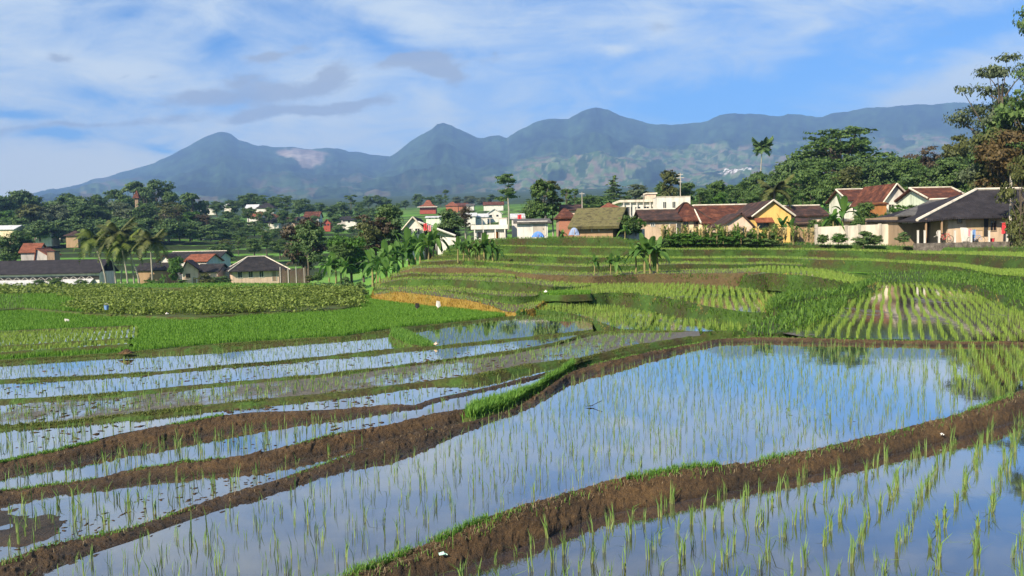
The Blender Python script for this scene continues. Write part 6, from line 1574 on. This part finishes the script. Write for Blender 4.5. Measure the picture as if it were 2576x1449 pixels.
tree('round', 440, 640, 716, 38, 140, 'light', 'small bright green rounded tree before the hamlet houses', v=0)
tree('shrub', 516, 682, 718, 46, 138, 'olive', 'olive bush in front of the pinkish house', 'shrub')
tree('shrub', 144, 696, 726, 46, 142, 'mid', 'green bush before the barn lean-to', 'shrub')
tree('shrub', 10, 712, 730, 40, 140, 'dark', 'dark bush at the left end of the barn', 'shrub')
tree('round', 40, 578, 690, 86, 185, 'mid', 'green tree at the left before the orange-red roof', v=1)
tree('tall', 66, 596, 672, 40, 188, 'dark', 'dark narrow tree left of the orange-red roof')
SL = 'small trees on the valley terraces'
for x, yt, yb, w, k, lf in [(640, 600, 640, 46, 'round', 'mid'), (672, 592, 640, 54, 'sparse', 'mid'), (705, 600, 645, 46, 'round', 'mid'), (660, 560, 600, 40, 'sparse', 'mid'), (600, 590, 635, 36, 'sparse', 'mid'), (830, 600, 640, 30, 'round', 'mid'), (570, 600, 640, 40, 'sparse', 'olive'), (735, 610, 660, 44, 'sparse', 'olive'), (545, 620, 660, 34, 'round', 'mid')]:
    tree(k, x, yt, yb, w, 215, lf, 'small green tree scattered on the valley terraces', group=SL)
# lone palm on the right hillside and palms in the hamlet
palm(1913, 356, 470, 200, .5, 'tall lone palm standing against the mountain on the right', 61, 'dark', 2.9, 30, leafL=1.3, up=.55)
palm(1945, 455, 590, 100, .2, 'short palm behind the yellow house gable', 62, 'olive', 2.6, 15)
HP = None
palm(268, 578, 716, 145, -1.9, 'yellowish coconut palm, leftmost and leaning left', 63, 'palm', 3.57, 18, leafL=1.1)
palm(292, 592, 714, 148, -.9, 'shorter coconut palm between the yellowish one and the tall one', 64, 'palm', 3.06, 16, leafL=1.0)
palm(322, 562, 716, 144, -1.2, 'tallest coconut palm with the fullest crown in the hamlet', 65, 'olive', 3.91, 22, leafL=1.3)
palm(352, 590, 718, 143, -2.2, 'coconut palm with a curved pale trunk right of the tallest one', 66, 'palm', 3.4, 18, leafL=1.1)
palm(304, 600, 716, 149, 1.2, 'short coconut palm leaning right between the taller ones', 68, 'palm', 3.0, 18, leafL=1.0)
palm(338, 606, 717, 150, -.6, 'low coconut palm behind the curved-trunk palm', 69, 'olive', 3.0, 18, leafL=1.0)
palm(384, 585, 716, 141, -.1, 'straight coconut palm, rightmost of the hamlet group', 67, 'olive', 3.4, 20, leafL=1.2)
# ---- banana plants
BN = 'banana plants in the clump below the white gable house'
for x, yb, yt, d in [(828, 704, 640, 96), (846, 706, 628, 97), (868, 708, 640, 95), (938, 712, 618, 90), (955, 712, 630, 89), (972, 708, 610, 90), (988, 706, 636, 89), (948, 716, 660, 86), (975, 716, 650, 86), (1015, 680, 590, 92), (1030, 682, 580, 94), (1046, 680, 600, 92), (1058, 676, 586, 92), (1000, 690, 616, 91)]:
    banana(x, yb, yt, d, 'banana plant with arching leaves in the dark clump below the white gable house', BN)
BL = 'banana plants on the lean bare stems'
for x, yb, yt, d in [(1078, 652, 576, 66), (1090, 650, 572, 66.5), (1100, 646, 580, 67)]:
    banana(x, yb, yt, d, 'banana plant on a long bare leaning stem at the head of the terraces', BL)
BT = 'banana plants on the upper terraces'
for x, yb, yt, d in [(1152, 655, 598, 60.5), (1166, 652, 604, 60.5), (1180, 658, 600, 60.5), (1206, 660, 596, 60.5), (1218, 664, 590, 60.5), (1228, 662, 596, 60.5), (1240, 664, 600, 60.5), (1250, 658, 606, 60.5), (1196, 650, 608, 60.5)]:
    banana(x, yb, yt, d, 'banana plant with dry stems in the two clumps on the upper terraces', BT)
BM = 'banana plants on the middle bank'
for x, yb, yt, d in [(1600, 680, 606, 50.5), (1622, 682, 592, 50), (1636, 682, 584, 50), (1654, 680, 600, 50.5)]:
    banana(x, yb, yt, d, 'banana plant with yellowed stem in the clump on the middle bank', BM)
banana(1496, 686, 642, 49.5, 'small drooping banana plant left of the bare stalks on the middle bank', v=2)
banana(1536, 690, 640, 49, 'cut-back banana stalk on the middle bank', v=1)
banana(1552, 690, 634, 49, 'taller cut-back banana stalk with one upright leaf', v=4)
banana(1572, 600, 560, 78, 'banana plant before the low white wall', v=0)
banana(2096, 585, 520, 78, 'yellow-green banana plant behind the boundary wall', v=3, leaf=LEAF['light'])
banana(2122, 590, 500, 80, 'tall banana plant with an upright leaf behind the boundary wall', v=5)
banana(1968, 606, 540, 76, 'banana plant before the yellow house', v=1)
banana(1990, 606, 548, 76, 'banana plant by the dry maize near the yellow house', v=2)
banana(1476 - 60, 712 - 110, 575, 82, 'little banana plant beside the blue tarpaulin', v=3)
banana(412, 716, 690, 140, 'banana plant at the foot of the palms', v=1)
# ---- shrubs and hedges along the village edge
SH = 'shrubs along the village edge'
for x, yt, yb, w, d, lf in [(1575, 532, 590, 62, 84, 'mid'), (1600, 545, 590, 46, 85, 'light'), (1555, 556, 590, 40, 86, 'mid'), (1690, 582, 618, 52, 73, 'light'), (1720, 580, 618, 56, 73, 'light'), (1752, 578, 618, 56, 73, 'light'), (1784, 580, 618, 56, 73, 'light'), (1815, 576, 618, 56, 73, 'light'), (1848, 575, 618, 56, 73, 'light'), (1880, 577, 618, 56, 73, 'mid'), (1912, 580, 618, 56, 73, 'light'), (1944, 580, 618, 56, 73, 'mid'), (1666, 598, 620, 34, 72, 'mid'),
                           (2070, 585, 612, 30, 72, 'mid'), (2110, 582, 612, 40, 71.5, 'light'), (2172, 574, 620, 50, 71, 'dark'), (2200, 585, 616, 40, 71, 'mid'), (2274, 578, 612, 34, 70, 'dark'), (2050, 545, 590, 40, 82, 'mid'), (2080, 540, 585, 40, 82, 'mid'), (2160, 540, 590, 50, 84, 'mid'), (2200, 530, 580, 50, 88, 'dark'), (2240, 545, 600, 40, 84, 'mid'), (2270, 520, 560, 46, 90, 'light'), (2300, 510, 545, 50, 92, 'mid')]:
    tree('shrub', x, yt, yb, w, d, lf, 'leafy shrub growing along the edge of the village', 'shrub', SH)
SB = 'bushes beside the vegetable field'
for x, yt, yb, w, d, lf in [(862, 700, 770, 60, 62, 'dark'), (890, 716, 772, 56, 58, 'dark'), (840, 712, 762, 46, 66, 'mid'), (905, 700, 760, 40, 64, 'mid'), (815, 706, 735, 60, 76, 'dark'), (870, 690, 730, 40, 78, 'dark')]:
    tree('shrub', x, yt, yb, w, d, lf, 'dark green bush at the right end of the vegetable field', 'shrub', SB)
for x, yt, yb, w, d, lf in [(100, 700, 722, 36, 138, 'dark'), (206, 700, 722, 30, 138, 'dark'), (380, 700, 722, 40, 136, 'light'), (400, 704, 722, 30, 135, 'dark'), (455, 700, 722, 40, 134, 'mid'), (540, 694, 718, 40, 140, 'dark'), (566, 690, 714, 34, 142, 'dark'), (800, 680, 708, 30, 120, 'mid'), (780, 690, 708, 30, 120, 'olive')]:
    tree('shrub', x, yt, yb, w, d, lf, 'low garden shrub before the hamlet houses', 'shrub', 'garden shrubs of the hamlet')
# ---- dry and green maize by the boundary wall
cr = np.random.default_rng(8)
def maize_mesh(seed):
    r = np.random.default_rng(seed); k = 12
    b = np.c_[np.zeros((k, 2)), np.linspace(.3, 1.7, k)]
    v, q, t, a = blades(b, r.uniform(.7, 1.1, k), .16, r.uniform(.45, .85, k), r, np.arange(k) * 2.7 + r.normal(0, .2, k))
    mb = MB(); mb.tube([(0, 0, -.2), (0, 0, 1), (.03, 0, 1.95)], [.022, .018, .008], 5)
    me = bpy.data.meshes.new('stalk'); me.from_pydata(mb.v, [], mb.f); me.materials.append(LEAF['corn_dry']); me.update()
    return np_mesh('leaves', v, [q, t], [LEAF['corn']], None, False, {'t': a}), me
MZ = [maize_mesh(900 + k) for k in range(5)]
for k in range(130):
    x = float(cr.uniform(1660, 2046)); dry = (cr.random() < (.85 if x > 1950 else .5))
    d = float(cr.uniform(72.3, 74.6)); yb = 610 + (x - 1700) * .004 
    p = at_d(np.array([x]), np.array([yb]), np.array([d]))[0]
    lm, sm = MZ[int(cr.integers(0, 5))]; e = empty('maize_plant', p, cr.uniform(0, 6.28)); s = cr.uniform(.45, .75); e.scale = (s * 1.3, s * 1.3, s)
    l = link('leaves', lm, e); slotmat(l, LEAF['corn_dry' if dry else 'corn']); link('stalk', sm, e)
    tag(e, 'dry straw-coloured maize plant in the row below the village houses' if dry else 'green maize plant in the row below the village houses', 'maize', 'dry maize plants' if dry else 'green maize plants')
# ---- vegetable rows on the left and low crops
vg = TE['veg']; n = 2000
P = on_top(vg, n, cr, (0, 1)); px, py = proj(P)
def leafy(P, r, size, k, cr):
    b = np.repeat(P, k, 0) + cr.normal(0, 1, (len(P) * k, 3)) * np.array([r, r, r * .45]) + np.array([0, 0, r * .55])
    nn = cr.normal(0, 1, b.shape); nn[:, 2] = np.abs(nn[:, 2]) + .6
    return leaves(b, nn, size, cr, 1.2)
keep = (px > 195 + 30 * np.sin(py * .25)) & (py < 792); keep &= fbm(P * .55, 61, 3) > -.16; P[:, 2] += .02 + .12 * fbm(P * .3, 62, 2); v, q = leafy(P[keep], .27, .10, 60, cr)
P2 = on_top(TE['veg2'], 900, cr); v2, q2 = leafy(P2, .5, .22, 26, cr); q = np.concatenate([q, q2 + len(v)]); v = np.concatenate([v, v2])
tag(link('vegetable_plants', np_mesh('vegetable_plants', v, [q], [mat_leaf('vegetable_leaf', (.075, .12, .018), (.22, .29, .06), .35)])), 'leafy yellowish-green vegetable plants covering the field', 'vegetables', None, 'stuff')
# ================================================================== small things
def stand(name, px, py, d=None, z=None, rz=0.0):
    p = at_d(np.array([px]), np.array([py]), np.array([float(d)]))[0] if d else at_z(np.array([px]), np.array([py]), z)[0]
    return empty(name, p, rz)
def part(e, name, mat, fn):
    mb = MB(); fn(mb); return mb.build(name, mat, e)
# utility poles and masts
def pole(px, yb, yt, d, r, label, cat='utility pole', arms=()):
    e = stand('utility_pole', px, yb, d); h = (yb - yt) / FL * d
    part(e, 'shaft', wm('concrete'), lambda m: m.tube([(0, 0, -1), (0, 0, h)], [r, r * .7], 8))
    for z, w in arms: part(e, 'crossarm', wm('grey'), lambda m: m.box(-w / 2, w / 2, -.05, .05, h * z - .05, h * z + .05))
    tag(e, label, cat); return e
pole(2541, 614, 440, 70.9, .13, 'thick concrete pole in front of the black-roofed house')
pole(1712, 535, 436, 130, .07, 'thin tall antenna mast above the white box house', 'antenna mast', ((.96, .8), (.88, 1.2), (.78, .6)))
pole(1465, 560, 484, 118, .07, 'thin pole above the left end of the thatched roof', arms=((.95, .7),))
pole(1619, 560, 490, 122, .06, 'thin pole before the white balcony house', arms=((.95, .6),))
pole(1318, 590, 540, 90, .05, 'slim pole beside the workshop')
# tarpaulins
def tarp(px0, px1, yb, yt, d, col, label):
    e = stand('tarpaulin_tent', (px0 + px1) / 2, yb, d); w = (px1 - px0) / FL * d; h = (yb - yt) / FL * d
    n = 9; xs = np.linspace(-w / 2, w / 2, n); v = []
    for y in (-.9, -.3, .3, .9):
        for x in xs: v.append((x, y, h * max(1 - abs(x / (w / 2)) ** 2.4, 0) * (1 - .98 * (abs(y) / .9) ** 3) + .02 * math.sin(x * 5 + y * 3)))
    f = [(r * n + i, r * n + i + 1, (r + 1) * n + i + 1, (r + 1) * n + i) for r in range(3) for i in range(n - 1)]
    part(e, 'sheet', wm(col), lambda m: m.add(v, f))
    part(e, 'pole', wm('wood'), lambda m: m.tube([(0, -.85, -.4), (0, -.85, h * .72)], .03, 5)); part(e, 'pole', wm('wood'), lambda m: m.tube([(0, .85, -.4), (0, .85, h * .72)], .03, 5))
    tag(e, label, 'tarpaulin')
WALLC['greyblue'] = (.22, .28, .42); WALLC['redcloth'] = (.55, .05, .06); WALLC['pinkcloth'] = (.60, .22, .26); WALLC['bluecloth'] = (.14, .25, .48)
tarp(1336, 1370, 597, 582, 80, 'blue', 'bright blue tarpaulin hump at the foot of the workshop')
tarp(1430, 1458, 592, 572, 80, 'greyblue', 'grey-blue tarpaulin hump before the thatched house')
# cloths on lines
def cloth(px, yt, yb, wpx, d, col, label, grp=None, line_=True):
    e = stand('hanging_cloth', px, yb, d); w = wpx / FL * d; h = (yb - yt) / FL * d; n = 7
    xs = np.linspace(-w / 2, w / 2, n); v = []
    for k in range(5):
        for i, x in enumerate(xs): v.append((x * (1 - .06 * math.sin(k)), .05 * math.sin(i * 1.7 + k * .5), h * (1 - k / 4) - .03 * math.sin(i)))
    v2 = [(x, y + .015, z) for x, y, z in v]; N0 = len(v)
    f = [(r * n + i, r * n + i + 1, (r + 1) * n + i + 1, (r + 1) * n + i) for r in range(4) for i in range(n - 1)]
    f += [tuple(q + N0 for q in g[::-1]) for g in f]
    part(e, 'cloth', wm(col), lambda m: m.add(v + v2, f))
    part(e, 'line', wm('grey'), lambda m: m.tube([(-w, .01, h + .02), (w, .01, h + .02)], .012, 4))
    tag(e, label, 'laundry', grp)
cloth(1070, 562, 580, 9, 110.5, 'redcloth', 'red cloth hanging under the black lean-to slope')
cloth(1080, 567, 582, 8, 110.5, 'pinkcloth', 'pink cloth hanging right of the red one')
cloth(1089, 572, 584, 6, 110.5, 'white', 'white cloth hanging right of the pink one')
cloth(2525, 560, 588, 9, 71.2, 'redcloth', 'red patterned cloth hanging by the concrete pole')
cloth(2449, 578, 600, 9, 71.0, 'bluecloth', 'blue cloth hanging before the brown house wall')
cloth(2440, 576, 594, 7, 71.1, 'pinkcloth', 'pink cloth hanging left of the blue one')
cloth(1307, 540, 552, 10, 95, 'redcloth', 'red cloth over the pale blue-white house edge')
# boards and buckets on the porch
e = stand('door_panel', 2432, 611, 71.6, rz=.1); part(e, 'board', wm('white'), lambda m: m.slab([(-.42, 0, 0), (.42, 0, 0), (.36, .35, 1.32), (-.36, .35, 1.32)], .05)); part(e, 'batten', wm('concrete'), lambda m: m.box(-.4, .4, -.03, 0, .1, .18)); tag(e, 'white board leaning against the brown house', 'board')
def lathe(m, prof, n=14):
    v = [(r * math.cos(2 * math.pi * k / n), r * math.sin(2 * math.pi * k / n), z) for r, z in prof for k in range(n)]
    f = [(i * n + k, i * n + (k + 1) % n, (i + 1) * n + (k + 1) % n, (i + 1) * n + k) for i in range(len(prof) - 1) for k in range(n)]
    m.add(v, f + [tuple(range(n))[::-1]])
def bucket(px, py, d, col, label, s=1.0):
    e = stand('bucket', px, py, d); part(e, 'body', wm(col), lambda m: lathe(m, [(.13 * s, 0), (.17 * s, .32 * s), (.185 * s, .33 * s), (.16 * s, .32 * s), (.12 * s, .03 * s)]))
    part(e, 'handle', wm('grey'), lambda m: m.tube([(.17 * s * math.cos(t), 0, .32 * s + .16 * s * math.sin(t)) for t in np.linspace(0, math.pi, 9)], .01, 5)); tag(e, label, 'bucket')
bucket(2495, 612, 71.4, 'redcloth', 'red bucket on the ground before the dark windows', 1.3)
bucket(268, 779, 37.6, 'bluecloth', 'blue bucket at the edge of the vegetable field', .6)
# bicycles
def bicycle(px, py, d, rz, col, label, s=1.0):
    e = stand('bicycle', px, py, d, rz=rz); e.scale = (s, s, s)
    def wheel(x):
        def fn(m): m.tube([(x + .31 * math.cos(t), 0, .33 + .31 * math.sin(t)) for t in np.linspace(0, 2 * math.pi, 21)], .022, 5, 0, False)
        w = part(e, 'wheel', wm('dark'), fn)
        def sp(m):
            for k in range(6): m.tube([(x, 0, .33), (x + .3 * math.cos(k * 1.047), 0, .33 + .3 * math.sin(k * 1.047))], .006, 3)
        part(w, 'spokes', wm('grey'), sp)
    wheel(-.5); wheel(.5)
    A, B_, C_, D_ = (-.5, 0, .33), (-.12, 0, .30), (-.25, 0, .78), (.36, 0, .80)
    part(e, 'frame', wm(col), lambda m: [m.tube(q, .02, 5) for q in ([A, B_], [B_, C_], [A, C_], [C_, D_], [B_, D_], [D_, (.5, 0, .33)])])
    part(e, 'saddle', wm('dark'), lambda m: m.box(-.38, -.16, -.06, .06, .80, .86)); part(e, 'handlebar', wm('grey'), lambda m: m.tube([(.28, -.24, .95), (.36, -.05, .92), (.36, .05, .92), (.28, .24, .95)], .014, 5))
    tag(e, label, 'bicycle')
bicycle(2378, 612, 71.3, .2, 'redcloth', 'red bicycle parked between the second and third white post gap')
bicycle(2455, 612, 70.95, -.3, 'bluecloth', 'small blue bicycle parked before the brown house', .85)
# white jars and a pale ball-shaped tank by the hedge
e = stand('satellite_dish', 2362, 590, 71.8); part(e, 'dish', wm('white'), lambda m: lathe(m, [(.02, 0), (.2, .03), (.36, .12), (.345, .13), (.19, .05), (.02, .02)])); part(e, 'arm', wm('grey'), lambda m: m.tube([(0, 0, 0), (0, 0, -.6)], .03, 5)); e.rotation_euler = (R(70), 0, R(15)); tag(e, 'round white dish beside the dark porch', 'dish')
# scarecrow stakes with rags, bags and litter in the fields
def rag_stake(px, py, z, h, col, label, d=None):
    e = stand('rag_stake', px, py, d, z); part(e, 'stake', wm('wood'), lambda m: m.tube([(0, 0, -.2), (.03, 0, h)], .015, 5))
    part(e, 'rag', wm(col), lambda m: m.add([(-.02, -.03, h + .02), (.13, .02, h * .95), (.17, .03, h * .45), (.05, -.04, h * .25), (-.06, 0, h * .5), (.05, .05, h * .7)], [(0, 1, 5), (1, 2, 5), (2, 3, 5), (3, 4, 5), (4, 0, 5), (4, 3, 2, 1, 0)]))
    tag(e, label, 'stake')
rag_stake(1100, 780, Z['g1'], .42, 'white', 'white rag on a stake in the bright green rice')
rag_stake(1047, 781, Z['g1'], .34, 'dark', 'black rag on a stake in the bright green rice')
rag_stake(165, 812, Z['g1'], .16, 'white', 'low white rag marker at the left of the bright green rice')
def bag(px, py, s, col, label, z=None, d=None):
    e = stand('plastic_bag', px, py, d, z); r = np.random.default_rng(int(px)); v = []; n = 8
    for k, (rr, zz) in enumerate([(.6, 0), (.95, .35), (.7, .75), (.25, 1.0), (.35, 1.2)]):
        for i in range(n): a = 2 * math.pi * i / n; q = rr * r.uniform(.75, 1.15); v.append((q * math.cos(a) * s, q * math.sin(a) * s, zz * s * r.uniform(.9, 1.1)))
    f = [(k * n + i, k * n + (i + 1) % n, (k + 1) * n + (i + 1) % n, (k + 1) * n + i) for k in range(4) for i in range(n)]
    o = part(e, 'film', wm(col), lambda m: m.add(v, f + [tuple(range(n))[::-1]])); part(e, 'knot', wm(col), lambda m: m.tube([(0, 0, .95 * s), (.02 * s, 0, 1.05 * s)], .2 * s, 6)); tag(e, label, 'bag')
bag(1373, 737, .11, 'white', 'white bag on the bank corner beside the nursery bed', None, 39.6)
bag(1097, 868, .07, 'pink', 'pinkish-white bag at the tip of the grassy tongue', -.36)
bag(420, 791, .08, 'white', 'small white bag at the near edge of the vegetable field', -.40)
def wrapper(px, py, dz, s, col, label):
    b = BU[1]; j = int(np.argmin(np.abs(b['xs'] - px))); V = b['V'][:, j]; pxs, pys = proj(V); i = int(np.argmin(np.abs(pys[:16] - py)))
    o = MB(); r = np.random.default_rng(int(px)); g = 5; v = []
    for a in range(g):
        for c in range(g): v.append(((a - 2) * s / 2, (c - 2) * s / 3, .018 + r.uniform(0, .03)))
    o.add(v, [(a * g + c, (a + 1) * g + c, (a + 1) * g + c + 1, a * g + c + 1) for a in range(g - 1) for c in range(g - 1)])
    q = o.build('wrapper', wm(col)); q.location = V[i]; q.rotation_euler = (.3, .1, .5); tag(q, label, 'litter')
WALLC['mint'] = (.45, .68, .58)
wrapper(1112, 1398, 0, .036, 'mint', 'crumpled mint-green wrapper on the front bund')
wrapper(2364, 1097, 0, .030, 'white', 'small white wrapper on the right part of the front bund')
# clods of mud and floating bits in the shallow paddies
cl = np.random.default_rng(21); cv, cf = [], []; off = 0
ico = np.array([(0, 0, 1), (.9, 0, .2), (.3, .85, .2), (-.75, .5, .2), (-.75, -.5, .2), (.3, -.85, .2), (0, 0, -.6)])
icf = np.array([(0, 1, 2), (0, 2, 3), (0, 3, 4), (0, 4, 5), (0, 5, 1), (6, 2, 1), (6, 3, 2), (6, 4, 3), (6, 5, 4), (6, 1, 5)])
for near, far, z, x1, n in ((B2_top, B3_foot, 'w3', 1100, 420), (B3_top, B4_foot, 'w4', 1200, 260), (B4_top, B6_foot, 'w5', 1300, 200), (B6_top, B7_foot, 'w6', 1600, 500), (B7_top, B8_foot, 'w7', 1400, 300), (B8_top, B9_foot, 'w8', 1000, 120), (w2n, B2_foot, 'w2', 2500, 110)):
    x = cl.uniform(-200, x1, n); t = cl.random(n) ** 1.3
    y = near(x) * (1 - t) + far(x) * t; P = at_z(x, np.minimum(y, 1700), Z[z])
    P = P[(near(x) > far(x) + 6) & (fbm(P * .9, 4, 3) > (-.02 if z != 'w2' else .12))]
    for p in P:
        s = cl.uniform(.008, .022) * (1.8 if p[1] > 12 else 1) * (.5 if z == 'w2' else 1); a = cl.uniform(0, 6.28); k = cl.uniform(.7, 1.3, ico.shape)
        q = ico * k * s * np.array([cl.uniform(1, 2.6), 1, .45]); q = np.stack([q[:, 0] * math.cos(a) - q[:, 1] * math.sin(a), q[:, 0] * math.sin(a) + q[:, 1] * math.cos(a), q[:, 2]], -1) + p
        cv.append(q); cf.append(icf + off); off += len(q)
tag(link('mud_clods', np_mesh('mud_clods', np.concatenate(cv), [np.concatenate(cf)], [M['soil']], None, True)), 'small dark clods of mud in the shallow paddies', 'mud', None, 'stuff')
# a broken stem floating in the large paddy
e = stand('floating_leaf', 1484, 1024, None, Z['w2']); part(e, 'blade', wm('dark'), lambda m: m.add([(-.09, 0, .012), (0, -.035, .03), (.10, 0, .014), (0, .04, .02)], [(0, 1, 2, 3)])); part(e, 'stalk', wm('dark'), lambda m: m.tube([(.0, 0, .01), (.2, .05, .09)], .005, 4)); tag(e, 'dark leaf with a stalk floating in the large paddy', 'leaf')
# heap of earth where the small paddies meet the field
e = stand('earth_heap', 318, 889, None, Z['w8'] + .1); rr = np.random.default_rng(2); hv = []
for k in range(6):
    for i in range(14): a = 2 * math.pi * i / 14; q = (1 - k / 5.2) ** .7 * .15 * rr.uniform(.85, 1.15); hv.append((q * math.cos(a) * 1.5, q * math.sin(a), k * .024 * rr.uniform(.8, 1.2)))
part(e, 'heap', M['soil'], lambda m: m.add(hv, [(k * 14 + i, k * 14 + (i + 1) % 14, (k + 1) * 14 + (i + 1) % 14, (k + 1) * 14 + i) for k in range(5) for i in range(14)] + [tuple(70 + i for i in range(14))])); tag(e, 'small dark heap of earth on the bund corner at left', 'heap')
